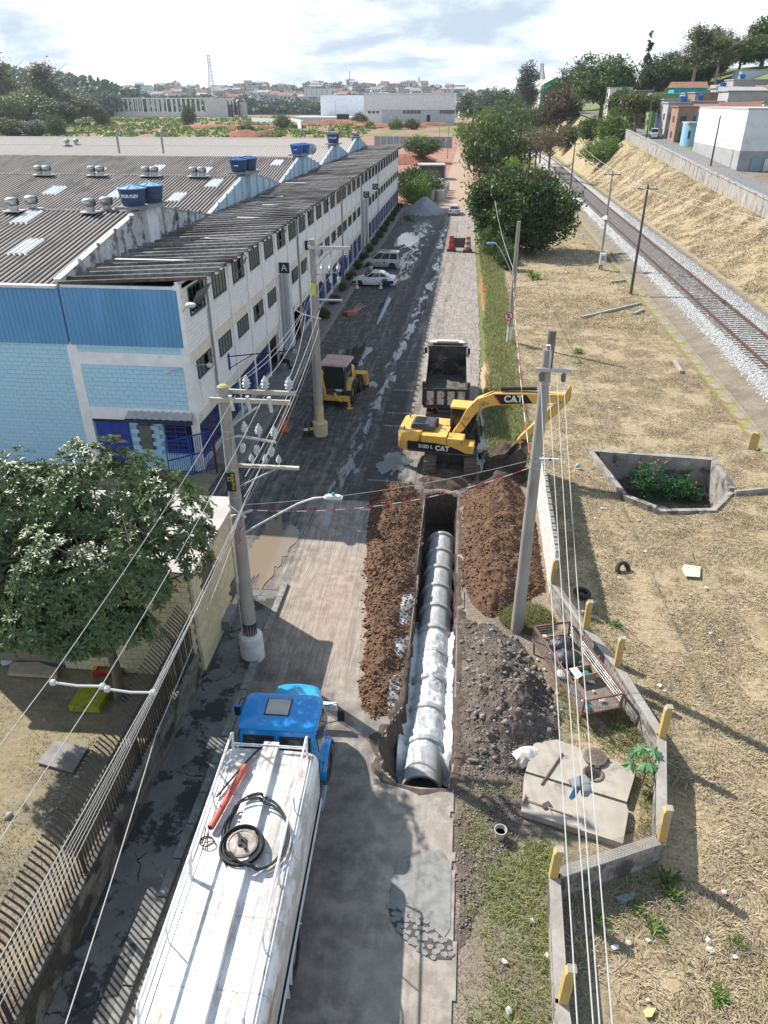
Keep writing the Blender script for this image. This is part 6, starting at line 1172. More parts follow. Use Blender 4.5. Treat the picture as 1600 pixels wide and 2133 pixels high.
# tools
HND=mat('tool_handle_wood',(.42,.32,.22),(.33,.25,.17),.7,0,6); RUSTB=mat('rusty_bar',(.20,.10,.07),(.14,.075,.055),.8,.2,6)
p,q=G(1128,1634,.23),G(1172,1569,.23); tag(MB().tube([(0,0,0),q-p],.028,6).build('iron_bar',RUSTB,None,p),'rusty iron bar lying across the manhole slab','bar')
pk_=thing('pickaxe','pickaxe with wooden handle lying on the tool slab','pickaxe',G(1095,1665,.25)); d=G(1193,1700,.23)-G(1095,1665,.25); MB().tube([(0,0,0),d],.02,6).build('handle',HND,pk_); MB().tube([(-.04,-.14,0),(0,0,.02),(.02,.16,0)],[.015,.035,.012],6).build('head',STEELD,pk_)
ho=thing('hoe','wooden handled hoe lying at the slab edge beside the pickaxe','hoe',G(1142,1680,.25)); d=G(1168,1725,.1)-G(1142,1680,.25); MB().tube([(0,0,0),d],.018,6).build('handle',HND,ho); MB().box((-.05,.05,.0),(.26,.14,.02),.6).build('blade',STEELD,ho)
bk=thing('bucket','pale grey plastic bucket standing in the weeds','bucket',G(1041,1745,0)); MB().lathe([(.11,0),(.15,.30),(.165,.30),(.165,.33),(.145,.33),(.10,.02),(.01,.02)],n=20).build('bucket_body',mat('grey_bucket_plastic',(.47,.44,.40),(.38,.36,.33),.6),bk,smooth=True,ang=40); MB().lathe([(.135,.2),(.01,.2)],n=16).build('bucket_contents',flat('murky_water',(.10,.09,.08),.2),bk)
sk=G(1100,1578,0); xs_=lines([(-.42,.42,.06)]); o=link('cement_sack',gridmesh('cement_sack',xs_,lines([(-.32,.32,.06)]),lambda x,y:.26*np.exp(-(x/.38)**2-(y/.28)**2)+.10*(fbm(x*6,y*6,3,3)-.4),mat('sack_paper',(.60,.57,.52),(.48,.44,.40),.8,0,5,.02,stain=(.25,.36,.48),st=(.6,.66),ssc=3),smooth=False),None,(sk.x,sk.y,.05),.5); tag(o,'crumpled white and blue cement sack at the rubble edge','sack'); p,q=G(1075,1592,.2),G(1092,1568,.35); tag(MB().beam((0,0,0),q-p,.09,.03).build('timber_offcut',HND,None,p),'short timber offcut leaning by the cement sack','timber')
# rubbish basket
bs=thing('rubbish_basket','rusty steel rubbish basket on legs against the block wall','basket'); cs=[Vector((*v,0)) for v in ((2.92,20.01),(4.15,20.41),(5.37,17.09),(4.17,16.66))]; RBF=mat('rusty_angle_iron',(.23,.115,.085),(.17,.09,.07),.75,.3,5)
for i in range(4):
    a,b=cs[i],cs[(i+1)%4]; MB().beam(a+Vector((0,0,1.05)),b+Vector((0,0,1.05)),.055,.055).build('top_rail',RBF,bs); MB().beam(a+Vector((0,0,.50)),b+Vector((0,0,.50)),.05,.05).build('bottom_rail',RBF,bs); c=(cs[0]+cs[2])/2; ft=a.lerp(c,.08); MB().beam(a+Vector((0,0,1.05)),ft,.055,.055).build('leg',RBF,bs)
    m=MB(); L=(b-a).length; n_=int(L/.10)
    for k in range(1,n_): p=a.lerp(b,k/n_); m.tube([p+Vector((0,0,.5)),p+Vector((0,0,1.04))],.005,3,caps=False)
    for z in (.62,.74,.86,.96): m.tube([a+Vector((0,0,z)),b+Vector((0,0,z))],.005,3,caps=False)
    m.build('wire_side',STL,bs)
    for k in (1,2,3): 
        if i%2: p=a.lerp(b,k/4); MB().beam(p+Vector((0,0,.5)),p+Vector((.12,0,1.04)),.04,.02).build('flat_bar',mat('pale_flat_bar',(.45,.42,.38),None,.6),bs)
panel([(v.x,v.y,.50) for v in cs],.02,mat('basket_floor',(.13,.11,.09),(.2,.17,.14),.9,0,4),bs,'floor')
def bag(label,c,r,m,seed):
    v=MB(); n=14; rings=[]
    for i in range(9):
        ph=PI*i/8; ring=[]
        for k in range(n): a=2*PI*k/n; w=1+.35*(float(fbm(math.cos(a)*2+seed,math.sin(a)*2+ph*2,3,seed))-.5); ring.append((r*w*math.sin(ph)*math.cos(a)*1.1+.001,r*w*math.sin(ph)*math.sin(a),r*.75*(1-math.cos(ph))*w*.9))
        rings.append(ring)
    v.loft(rings); o=v.build('rubbish_bag',m,None,c,smooth=True,ang=60); tag(o,label,'rubbish bag','bags in the rubbish basket')
BB=mat('black_bin_liner',(.02,.02,.026),(.04,.04,.05),.3,0,6,.03,spec=.6); bag('shiny black bin bag at the far end of the basket',(3.75,19.5,.53),.36,BB,3); bag('black bin bag in the middle of the basket under netting',(3.85,18.85,.53),.38,BB,5); bag('crumpled white bag at the near side of the basket',(3.75,18.2,.53),.2,mat('white_bag',(.6,.6,.6),(.5,.5,.5),.5,0,6,.02),8)
bxo=thing('cardboard_box','open cardboard box with teal bag inside the basket','box',(4.45,18.25,.53),.4); cbm=mat('cardboard',(.36,.25,.15),(.30,.21,.13),.85,0,4)
for d in ((.25,0,.02,.4),(-.25,0,.02,.4),(0,.2,.5,.02),(0,-.2,.5,.02)): MB().bx(d[0]-d[2]/2,d[0]+d[2]/2,d[1]-d[3]/2,d[1]+d[3]/2,0,.34).build('box_side',cbm,bxo)
MB().lathe([(.14,0),(.17,.15),(.08,.24),(.01,.25)],n=12).build('teal_bag',flat('teal_plastic',(.02,.20,.20),.4),bxo,smooth=True); panel([(-.26,-.2,.34),(-.26,.2,.34),(-.48,.24,.30),(-.48,-.24,.28)],.012,PW,bxo,'box_flap')
r_=random.Random(4); LT=[flat('litter_white',(.62,.62,.60)),flat('litter_cream',(.52,.46,.38)),flat('litter_blue',(.12,.25,.40))]
def litter(p,s,k,label,grp):
    m=MB(); a=r_.random()*6; q=[(s*r_.uniform(.6,1.2)*math.cos(a+i*1.2),s*r_.uniform(.5,1)*math.sin(a+i*1.2),s*r_.uniform(0,.35)) for i in range(5)]; n=len(q); m.add(q+[(0,0,s*.45)]+[(x,y,z-.012) for x,y,z in q]+[(0,0,s*.45-.03)],[(i,(i+1)%n,n) for i in range(n)]+[(n+1+i,2*n+1,n+1+(i+1)%n) for i in range(n)]); o=m.build('litter_scrap',LT[k%3],None,p,fixn=False); tag(o,label,'litter',grp)
for i in range(16): 
    t_=r_.random();u=r_.random(); c=cs[0].lerp(cs[3],t_).lerp(cs[1].lerp(cs[2],t_),.12+.76*u); litter((c.x,c.y,.53+r_.uniform(0,.08)),r_.uniform(.06,.15),i,'loose paper and plastic scrap in the rubbish basket','scraps in the rubbish basket')
for i,(x,y) in enumerate(((1070,1310),(1120,1375),(1135,1395),(1160,1445),(1170,1480),(1215,1275),(1285,1415),(1240,1255),(1480,1320),(1500,1335),(1290,1205),(1260,1195),(1438,1240),(1110,1920),(1050,2005),(1140,1990),(1060,2105),(1350,1960),(1480,1980),(1475,1960),(1280,1975),(1310,1965),(1530,1995),(1508,1860),(1350,2085),(1470,1225),(1345,1150),(1330,1085),(1240,1080),(1375,1430),(1385,1440),(1290,850),(1180,600),(1230,590),(1225,1035),(1255,1060))): litter(tuple(G(x,y))[:2]+(.03,),r_.uniform(.05,.11),0 if i%3 else 1,'pale scrap of litter lying on the dry grass','litter scattered on the field')
slab('cardboard_sheet','flat cream cardboard sheet lying on the dry field','cardboard',[(1420,1185),(1425,1175),(1460,1180),(1458,1202),(1428,1200)],.07,.02,LT[1],0); slab('yellow_wrapper','crumpled yellowish wrapper on the near dry grass','litter',[(1340,2105),(1350,2098),(1367,2100),(1358,2118),(1345,2118)],.06,.03,flat('yellow_wrapper',(.6,.45,.2)),0); slab('grey_sheet','flat grey sheet lying in the shade below the block wall','sheet',[(1280,1868),(1322,1856),(1325,1870),(1295,1882)],.04,.02,flat('grey_sheet',(.25,.25,.26)),0)
# tyres, ball, sleepers, marker
def tyre(label,p,rx):
    o=MB().lathe([(.19,-.08),(.30,-.09),(.335,-.05),(.335,.05),(.30,.09),(.19,.08),(.20,0)],n=24,closed=True).build('old_tyre',RUB,None,p,smooth=True,ang=45); o.rotation_euler=(rx,.1,.4); tag(o,label,'tyre','old tyres on the field')
g=G(1212,1240); tyre('old tyre lying flat beside the yellow post',(g.x,g.y,.09),.05); g=G(1297,1188); tyre('old tyre half sunk in the dry grass',(g.x,g.y,.05),1.0)
g=G(1203,975); tag(MB().lathe([(.12*math.sin(PI*k/10)+.0005,.12-.12*math.cos(PI*k/10)) for k in range(11)],n=18).build('ball',flat('pale_blue_ball',(.25,.45,.5),.4),None,(g.x,g.y,.02),smooth=True),'pale blue ball lying by the concrete pit','ball')
for i,(a,b,lb) in enumerate((((1212,661),(1335,632),'long dark timber sleeper lying on the dry field'),((1320,654),(1340,645),'short dark sleeper piece by the mossy drain'),((1272,588),(1302,584),'dark plank beside the signal cabinet'),((1405,752),(1420,775),'grey timber block lying on the dry field'))):
    p,q=G(*a,.1),G(*b,.1); tag(MB().beam((0,0,0),q-p,.24,.2).build('timber_sleeper',SLP,None,p,bev=.015),lb,'sleeper')
g=G(1567,935); tag(MB().prism([(-.2,0),(.2,0),(.22,.75),(.12,.95),(-.1,.97),(-.2,.85)],-.1,.1,'Y').build('marker_stone',YP,None,(g.x,g.y,0),R(-35),bev=.03),'yellow concrete marker stone beside the mossy drain','marker')
# concrete inlet pit
pit=thing('inlet_pit','open concrete drain pit with weeds growing inside','pit'); PC=mat('pit_concrete',(.33,.30,.265),(.22,.205,.185),.9,0,1.8,.015,stain=(.08,.078,.075),st=(.5,.64),ssc=1.3)
cp=[Vector((*v,0)) for v in CULV]; cen=sum(cp,Vector())/6
for i in range(6):
    a,b=cp[i],cp[(i+1)%6]; ia,ib=a.lerp(cen,.075),b.lerp(cen,.075); zt=.28 if i in (0,1,5,4) else .10; oa,ob=a.lerp(cen,-.02),b.lerp(cen,-.02)
    MB().add([(*oa[:2],-1.9),(*ob[:2],-1.9),(*ib[:2],-1.9),(*ia[:2],-1.9),(*oa[:2],zt),(*ob[:2],zt),(*ib[:2],zt),(*ia[:2],zt)],[(0,3,2,1),(4,5,6,7),(0,1,5,4),(1,2,6,5),(2,3,7,6),(3,0,4,7)]).build('pit_wall',PC,pit)
MB().prism([tuple(v[:2]) for v in cp],-1.95,-1.75).build('pit_floor',mat('pit_silt',(.10,.085,.07),None,.9),pit); w1,w2=G(1532,1022,.25),G(1612,1014,.25); MB().beam((w1.x,w1.y,.0),(w2.x,w2.y,.0),.16,.5).build('wing_wall',PC,pit)
# ================================================================ STREET FURNITURE FAR UP THE ROAD
def cone(label,p,h,c1,c2):
    t_=thing('traffic_cone',label,'traffic cone',(p.x,p.y,.03)); s=h/.75; MB().bx(-.2*s,.2*s,-.2*s,.2*s,0,.04*s).build('cone_base',c1,t_); MB().lathe([(.15*s,.04*s),(.03*s,h)],n=14).build('cone_body',c1,t_); MB().lathe([(.112*s,.3*s),(.085*s,.44*s)],n=14).build('cone_band',c2,t_).scale=(1.03,1.03,1)
OR=flat('cone_orange',(.62,.13,.03)); WHC=flat('cone_white',(.65,.64,.62)); cone('orange traffic cone near the pale pole',G(593,898),.95,OR,OR); cone('black and white marker cone beside the pale pole foot',G(638,908),.8,BLACKP,WHC); cone('black and yellow marker cone touching the pale pole foot',G(650,907),.85,BLACKP,flat('yellow_paint',(.55,.42,.02))); cone('left white cone before the saloon car',G(744,601),.75,WHC,OR); cone('right white cone before the saloon car',G(793,601),.75,WHC,OR)
def drum(label,p,c1,c2):
    t_=thing('barrier_drum',label,'barrier drum',(p.x,p.y,.02)); MB().bx(-.55,.55,-.45,.45,0,.3).build('ballast_base',flat('dark_ballast',(.10,.08,.07)),t_,bev=.05)
    for k in range(5): MB().lathe([(.42-.03*k,.3+.3*k),(.38-.03*k,.58+.3*k)],n=16).build('drum_ring',c1 if k%2==0 else c2,t_)
RD=flat('drum_red',(.55,.03,.03)); drum('bright red barrier drum across the road',G(940,523),RD,flat('drum_pale_red',(.55,.12,.10))); drum('orange and white striped drum at the road edge',G(974,525),flat('drum_orange',(.45,.16,.08)),WHC)
o=thing('barrier_board','dark barrier board between the two drums','barrier',G(957,522)); MB().bx(-.8,.8,-.03,.03,.35,1.5).build('board',flat('dark_board',(.10,.085,.07)),o); MB().bx(-.7,-.62,-.3,.3,0,.4).bx(.62,.7,-.3,.3,0,.4).build('feet',DGR,o)
dp=thing('orange_debris','orange plastic debris with wooden stakes on the wet apron','debris',G(730,657)); MB().box((.15,0,.2),(.9,.6,.4),.3).box((-.4,.2,.15),(.5,.5,.3),.8).build('orange_plastic',mat('crushed_orange',(.50,.12,.06),(.35,.15,.1),.7,0,4),dp,bev=.1)
for k in range(3): MB().tube([(.1+.1*k,.1,.3),(.7+.25*k,1.4,.75-.1*k)],.03,5).build('stake',HND,dp)
GP_=[blob(G(886,442),3.6,5.2,3,28,.12)]; me,s=heap('gravel_pile',GP_[0],lambda x,y,d:np.minimum(2.3,d*.72)+.05*fbm(x*3,y*3,3,8),mat('blue_grey_gravel',(.27,.29,.315),(.22,.235,.255),.9,0,6,.03),.3); tag(link('gravel_pile',me),'blue grey gravel pile in front of the concrete rings','gravel pile')
RM=mat('new_concrete_ring',(.44,.435,.42),(.37,.365,.355),.85,0,1); rme=MB().lathe([(.62,0),(.8,0),(.8,1.7),(.62,1.7)],n=20,closed=True).mesh('concrete_ring',RM,smooth=True,ang=40)
for k in range(9):
    for j in range(3 if k<7 else 2): p=G(876,424); tag(link('concrete_ring',rme,None,(p.x-.2+j*1.72+.25*k*.3,p.y+5.2+k*2.9,0)),'%s concrete ring in the %s row of rings behind the gravel pile'%(('left','middle','right')[j],('first','second','third','fourth','fifth','sixth','seventh','eighth','ninth')[k]),'concrete ring','concrete rings stored behind the gravel pile')
cx=thing('box_culvert','large pale precast box culvert lying by the dirt road','culvert',G(898,372),R(8)); 
for a in ((-3.2,3.2,-2.6,2.6,0,.3),(-3.2,3.2,-2.6,2.6,2.9,3.2),(-3.2,-2.9,-2.6,2.6,.3,2.9),(2.9,3.2,-2.6,2.6,.3,2.9)): MB().bx(*a).build('culvert_side',RM,cx,bev=.05)
MB().bx(-2.9,2.9,2.3,2.55,.3,2.9).build('culvert_end',RM,cx)
# person builders -------------------------------------------------
SKIN=mat('brown_skin',(.26,.145,.09),(.22,.12,.075),.6); HAIR=flat('black_hair',(.012,.01,.01),.7)
def figure(label,loc,rz,J,shirt,trousers,shoe,group=None):
    """one continuous skinned body posed by joints J; clothes by colour zones as children"""
    t_=thing('person',label,'person',loc,rz)
    def skin(name,chain,m,sub=1):
        V=[];E=[];Rr=[]
        for ch in chain:
            prev=None
            for p,r in ch:
                if p in V: i=V.index(p)
                else: V.append(p);Rr.append(r);i=len(V)-1
                if prev is not None:E.append((prev,i))
                prev=i
        me=bpy.data.meshes.new(name);me.from_pydata(V,E,[]);o=bpy.data.objects.new(name,me);COL.objects.link(o);o.parent=t_
        md=o.modifiers.new('s','SKIN');sv=me.skin_vertices[0].data
        for i,r in enumerate(Rr): sv[i].radius=(r,r)
        sv[0].use_root=True; sm=o.modifiers.new('d','SUBSURF');sm.levels=sm.render_levels=sub; md.use_smooth_shade=True; me.materials.append(m); return o
    j=J; b=skin('body',[[(j['pel'],.13),(j['chest'],.16),(j['neck'],.065),(j['head0'],.07)],[(j['chest'],.16),(j['shl'],.08),(j['ell'],.045),(j['wrl'],.032),(j['hal'],.035)],[(j['chest'],.16),(j['shr'],.08),(j['elr'],.045),(j['wrr'],.032),(j['har'],.035)],[(j['pel'],.13),(j['hil'],.10),(j['knl'],.065),(j['anl'],.045),(j['tol'],.04)],[(j['pel'],.13),(j['hir'],.10),(j['knr'],.065),(j['anr'],.045),(j['tor'],.04)]],SKIN)
    skin('shirt',[[(j['pel'],.145),(j['chest'],.18)],[(j['chest'],.18),(j['shl'],.095),(tuple(lerp(np.array(j['shl']),np.array(j['ell']),.8)),.07)],[(j['chest'],.18),(j['shr'],.095),(tuple(lerp(np.array(j['shr']),np.array(j['elr']),.8)),.07)]],shirt)
    skin('trousers',[[(j['pel'],.15),(j['hil'],.115),(j['knl'],.082),(tuple(lerp(np.array(j['knl']),np.array(j['anl']),.9)),.062)],[(j['pel'],.15),(j['hir'],.115),(j['knr'],.082),(tuple(lerp(np.array(j['knr']),np.array(j['anr']),.9)),.062)]],trousers)
    for s in 'lr': a,c=Vector(j['an'+s]),Vector(j['to'+s]); MB().box((a+c)/2-Vector((0,0,.01)),(.09,.26,.08),math.atan2(-(c-a).x,(c-a).y)).build('shoe',shoe,t_,bev=.02)
    h=Vector(j['head']); hd=MB().lathe([(.001,-.13),(.055,-.115),(.075,-.05),(.085,.03),(.075,.09),(.04,.125),(.001,.13)],n=14).build('head',SKIN,t_,h,smooth=True); MB().lathe([(.088,.0),(.093,.05),(.08,.105),(.045,.138),(.001,.142)],n=14).build('hair',HAIR,hd,(0,-.012,0),smooth=True)
    MB().box((0,.095,-.01),(.025,.035,.04)).build('nose',SKIN,hd)
    for s in (-1,1): MB().box((s*.03,.082,.02),(.02,.01,.01)).build('eye',HAIR,hd); MB().box((s*.088,0,0),(.015,.04,.05)).build('ear',SKIN,hd)
    for s in 'lr':
        w,hn=Vector(j['wr'+s]),Vector(j['ha'+s]); d=(hn-w).normalized(); sd=d.cross(Vector((0,0,1))); sd=sd.normalized() if sd.length>.1 else Vector((1,0,0)); m=MB()
        for k in range(4): b0=hn+sd*(.027-.018*k); m.tube([b0,b0+d*(.045+.01*(k in(1,2))),b0+d*.075+Vector((0,0,-.02))],[.009,.008,.006],5)
        m.tube([w+d*.03+sd*.03,w+d*.06+sd*.055,w+d*.09+sd*.06],[.011,.01,.007],5); m.build('fingers',SKIN,t_)
sit=dict(pel=(0,0,.48),chest=(0,.12,.88),neck=(0,.17,1.08),head0=(0,.22,1.17),head=(0,.24,1.26),shl=(-.19,.12,1.0),shr=(.19,.12,1.0),ell=(-.24,.30,.78),elr=(.24,.30,.78),wrl=(-.12,.50,.72),wrr=(.12,.50,.72),hal=(-.08,.57,.70),har=(.08,.57,.70),hil=(-.11,.05,.48),hir=(.11,.05,.48),knl=(-.15,.46,.52),knr=(.15,.46,.52),anl=(-.15,.50,.09),anr=(.15,.55,.09),tol=(-.16,.68,.05),tor=(.16,.73,.05))
figure('seated person in blue shirt and dark trousers by the warehouse grilles',(-12.35,48.6,.13),R(-100),sit,flat('blue_work_shirt',(.02,.045,.17),.9),flat('dark_trousers',(.02,.022,.03),.9),BLACKP)
st_=dict(pel=(0,0,.95),chest=(0,.02,1.30),neck=(0,.02,1.50),head0=(0,.04,1.58),head=(0,.06,1.68),shl=(-.20,.0,1.42),shr=(.20,0,1.42),ell=(-.26,.04,1.14),elr=(.26,.06,1.14),wrl=(-.22,.22,.98),wrr=(.20,.26,1.02),hal=(-.20,.29,.96),har=(.16,.33,1.02),hil=(-.10,0,.92),hir=(.10,0,.92),knl=(-.11,.03,.5),knr=(.12,.04,.5),anl=(-.11,0,.09),anr=(.13,0,.09),tol=(-.12,.16,.05),tor=(.15,.16,.05))
figure('standing person in white shirt behind the saloon car',(-9.7,77.6,.03),R(150),st_,flat('white_shirt',(.6,.58,.57),.9),flat('grey_trousers',(.08,.08,.09),.9),BLACKP)
MB_seat=tag(MB().bx(-.25,.25,-.3,.3,0,.40).build('concrete_block_seat',CONC,None,(-12.42,48.6,.13),bev=.02),'low concrete block the seated person rests on','block')
# ================================================================ VEGETATION
def quads(C,s,r,up=.25,ar=.5,axis=None):
    n=len(C); a=r.normal(size=(n,3)) if axis is None else axis; a/=np.linalg.norm(a,axis=1,keepdims=True)+1e-9
    b=np.cross(a,r.normal(size=(n,3))+np.array([0,0,up])); b/=np.linalg.norm(b,axis=1,keepdims=True)+1e-9
    s=np.asarray(s).reshape(-1,1)*np.ones((n,1)); v=np.stack([C-a*s,C-b*s*ar,C+a*s,C+b*s*ar],1); v[:,[1,3],2]+=.12*s
    return v.reshape(-1,3),np.arange(n*4).reshape(-1,4)
def crown_mesh(name,lobes,n,size,m,seed,clump=.35,fill=.55):
    """lobes: (x,y,z,rx,ry,rz); leaf faces gathered in clumps through each lobe"""
    r=np.random.default_rng(seed); vol=np.array([l[3]*l[4]*l[5] for l in lobes])**.67; pts=[]
    for l,w in zip(lobes,vol/vol.sum()):
        k=int(n*w); nc=max(6,k//26); d=r.normal(size=(nc,3)); d/=np.linalg.norm(d,axis=1,keepdims=True); rad=fill+(1-fill)*r.random((nc,1))**.7
        d=d*(1+.22*np.sin(d[:,[0]]*5+seed)+.16*np.sin(d[:,[1]]*7)); cc=d*rad*np.array(l[3:6])+np.array(l[:3]); q=cc[r.integers(0,nc,k)]+r.normal(size=(k,3))*clump*np.array([1,1,.75]); pts.append(q)
    P=np.concatenate(pts); v,f=quads(P,size*r.uniform(.6,1.35,len(P)),r,.8); return npmesh(name,v,f,m)
def trunk_mesh(h,r0,limbs,seed,m,lean=(0,0)):
    r=random.Random(seed); b=MB(); p=[Vector((lean[0]*t*t,lean[1]*t*t,h*t)) for t in (0,.25,.5,.75,1)]; b.tube(p,[r0*1.25,r0,r0*.85,r0*.7,r0*.4],9)
    for i in range(limbs):
        t=r.uniform(.45,.9); a=2*PI*i/limbs+r.uniform(-.4,.4); s=p[0].lerp(p[-1],t); s=Vector((lean[0]*t*t,lean[1]*t*t,h*t)); L=h*r.uniform(.35,.6); e=s+Vector((math.cos(a)*L*.75,math.sin(a)*L*.75,L*.6)); b.tube([s,s.lerp(e,.5)+Vector((0,0,-L*.05)),e],[r0*.45,r0*.3,r0*.12],6)
    return b.mesh('trunk',m,smooth=True,ang=60)
BARK=mat('grey_bark',(.16,.13,.10),(.10,.085,.07),.95,0,4,.02,stretch=(1,1,.3)); BARK2=mat('pale_bark',(.34,.30,.26),(.24,.21,.18),.9,0,3,.01)
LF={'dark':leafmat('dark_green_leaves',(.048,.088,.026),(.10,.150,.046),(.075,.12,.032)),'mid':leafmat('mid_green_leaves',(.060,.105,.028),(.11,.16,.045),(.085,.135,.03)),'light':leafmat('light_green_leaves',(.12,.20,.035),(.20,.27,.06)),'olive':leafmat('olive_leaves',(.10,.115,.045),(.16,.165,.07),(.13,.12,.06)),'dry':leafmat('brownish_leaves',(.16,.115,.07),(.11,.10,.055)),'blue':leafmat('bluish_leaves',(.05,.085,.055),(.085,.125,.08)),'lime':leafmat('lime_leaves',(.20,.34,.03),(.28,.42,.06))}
def proto_tree(kind,leaf,seed):
    if kind=='round': return trunk_mesh(3.2,.22,6,seed,BARK),crown_mesh('crown',[(0,0,4.6,2.9,2.9,2.2),(1.5,.7,3.7,1.7,1.7,1.4),(-1.4,-.8,3.8,1.8,1.7,1.5),(.2,-1.6,3.6,1.6,1.5,1.3),(-.3,1.5,4.3,1.6,1.6,1.5)],9500,.17,LF[leaf],seed)
    if kind=='tall': return trunk_mesh(9,.22,9,seed,BARK2),crown_mesh('crown',[(0,0,9.6,1.5,1.5,1.7),(1.0,.3,7.6,1.3,1.2,1.3),(-1.1,-.2,7.0,1.3,1.3,1.2),(.2,.9,5.8,1.1,1.1,1.0),(-.2,-1,8.6,1.1,1.1,1.1)],5000,.17,LF[leaf],seed,.4,.3)
    if kind=='bush': return trunk_mesh(1.0,.10,5,seed,BARK),crown_mesh('crown',[(0,0,1.2,1.5,1.5,1.1),(.8,.4,.9,.9,.9,.8),(-.8,-.3,.9,1.0,.9,.8)],6000,.095,LF[leaf],seed,.2)
    if kind=='spreading': return trunk_mesh(3.0,.2,8,seed,BARK),crown_mesh('crown',[(0,0,4.2,3.2,3.2,1.1),(1.8,.8,3.9,1.6,1.6,.8),(-1.8,-.6,4.0,1.7,1.6,.8)],4200,.22,LF[leaf],seed,.35,.4)
    if kind=='bare': return trunk_mesh(6.5,.16,14,seed,BARK),crown_mesh('crown',[(0,0,5.6,2.2,2.2,2.4)],700,.18,LF[leaf],seed,.5,.3)
PT={}
def tree(kind,leaf,p,h,w,label,group=None,name=None,cat='tree'):
    k=(kind,leaf)
    if k not in PT: PT[k]=proto_tree(kind,leaf,len(PT)+3)
    nat={'round':(6.8,3.2),'tall':(11.2,2.3),'bush':(2.3,1.7),'spreading':(5.3,3.6),'bare':(8,2.4)}[kind]
    t=thing(name or {'bush':'shrub','round':'broadleaf_tree','tall':'eucalyptus_tree','spreading':'acacia_tree','bare':'bare_tree'}[kind],label,'shrub' if kind=='bush' else cat,p,random.uniform(0,6.28),group); t.scale=(w/nat[1],w/nat[1],h/nat[0])
    link('trunk',PT[k][0],t); link('crown',PT[k][1],t); return t
def gz(x,y): return float(hz(np.array([x],float),np.array([y],float))[0])
# --- the near tree: whorls of long leaves
def near_tree():
    t=thing('broadleaf_tree','large tree with whorled glossy leaves overhanging the yard railings','tree',(-10.1,16.3,0)); r=np.random.default_rng(12)
    b=MB(); b.tube([(0,0,-.1),(.05,.05,1.2),(.0,.05,2.6),(-.1,.1,4.2)],[.20,.15,.135,.11],10)
    root=Vector((-10.1,16.3,0)); eye=Vector((0,0,H)); K=.86; near=lambda q: eye+(root+Vector(q)-eye)*K-root
    for i in range(16):
        a=2*PI*i/16+r.uniform(-.2,.2); L=r.uniform(1.6,3.3); s=Vector((-.05,.08,3.0+.07*i)); e=near((-1.3+math.cos(a)*L*1.1,1.9+math.sin(a)*L,3.2+r.uniform(.3,2.6))); m_=s.lerp(e,.5)+Vector((0,0,.2)); b.tube([s,m_,e],[.075,.05,.018],6)
        for k in range(4): f=m_.lerp(e,.3+.2*k); g=f+Vector((r.uniform(-1,1),r.uniform(-1,1),r.uniform(0,.9))); b.tube([f,g],[.025,.010],4)
    b.build('trunk',BARK,t,smooth=True,ang=60)
    lobes=[(-1.3,3.6,5.3,2.3,1.9,1.5),(-3.6,3.0,4.9,2.2,2.0,1.6),(-1.0,1.2,3.9,2.6,2.0,1.5),(1.2,3.3,5.0,1.3,1.5,1.2),(.9,2.2,3.9,1.5,1.7,1.3),(-3.8,1.4,3.5,2.2,1.7,1.5),(-1.7,.1,2.7,2.1,1.1,1.1),(.0,.2,2.7,1.3,1.0,.9),(-5.8,2.6,3.6,1.9,1.9,1.6),(-5.0,1.2,2.6,1.6,1.1,1.1),(1.6,2.6,4.6,.8,1.1,.8),(-1.2,.5,2.2,2.0,1.1,.9),(-3.6,.9,2.1,1.8,1.1,1.0)]
    lobes=[(*near(l[:3]),l[3]*K,l[4]*K,l[5]*K) for l in lobes]
    n=5600; vol=np.array([l[3]*l[4] for l in lobes]); vol[[3,4,10]]*=.5; vol/=vol.sum(); C=[]
    for l,w in zip(lobes,vol):
        k=int(n*w); d=r.normal(size=(k,3)); d[:,2]=np.abs(d[:,2])*.9-.25; d/=np.linalg.norm(d,axis=1,keepdims=True); rad=.72+.33*r.random((k,1))**.8; c=d*rad*np.array(l[3:6])+np.array(l[:3]); c+=.22*np.sin(c[:,[1,2,0]]*3.1+1.7); C.append(np.concatenate([c,d],1))
    C=np.concatenate(C); V=[];Fc=[]; L=9
    n=len(C); D=C[:,3:]+np.array([0,0,.55]); D/=np.linalg.norm(D,axis=1,keepdims=True); A=np.cross(D,np.array([.3,.9,.1])); A/=np.linalg.norm(A,axis=1,keepdims=True); B=np.cross(D,A)
    vs=[]
    for k in range(L):
        th=2*PI*k/L+r.uniform(-.3,.3,n); rd=A*np.cos(th)[:,None]+B*np.sin(th)[:,None]; lf=r.uniform(.17,.27,n)[:,None]; el=r.uniform(.15,.75,n)[:,None]; ax=rd*np.cos(el)+D*np.sin(el); sd=np.cross(ax,D); sd/=np.linalg.norm(sd,axis=1,keepdims=True); o=C[:,:3]; w=lf*.15
        mid=o+ax*lf*.55; tip=o+ax*lf-D*lf*.22; up=np.cross(sd,ax); vs.append(np.stack([o,mid+sd*w+up*w*.5,tip,mid-sd*w+up*w*.5,mid],1))
    v=np.concatenate(vs); q=len(v); f0=np.array([(0,1,4),(1,2,4),(2,3,4),(3,0,4)]); f=(f0[None]+np.arange(q)[:,None,None]*5).reshape(-1,3)
    NL=leafmat('glossy_whorled_leaves',(.045,.080,.026),(.10,.145,.048),(.07,.11,.034),.38,.30,.45); link('crown',npmesh('crown',v.reshape(-1,3),f,NL),t)
near_tree()
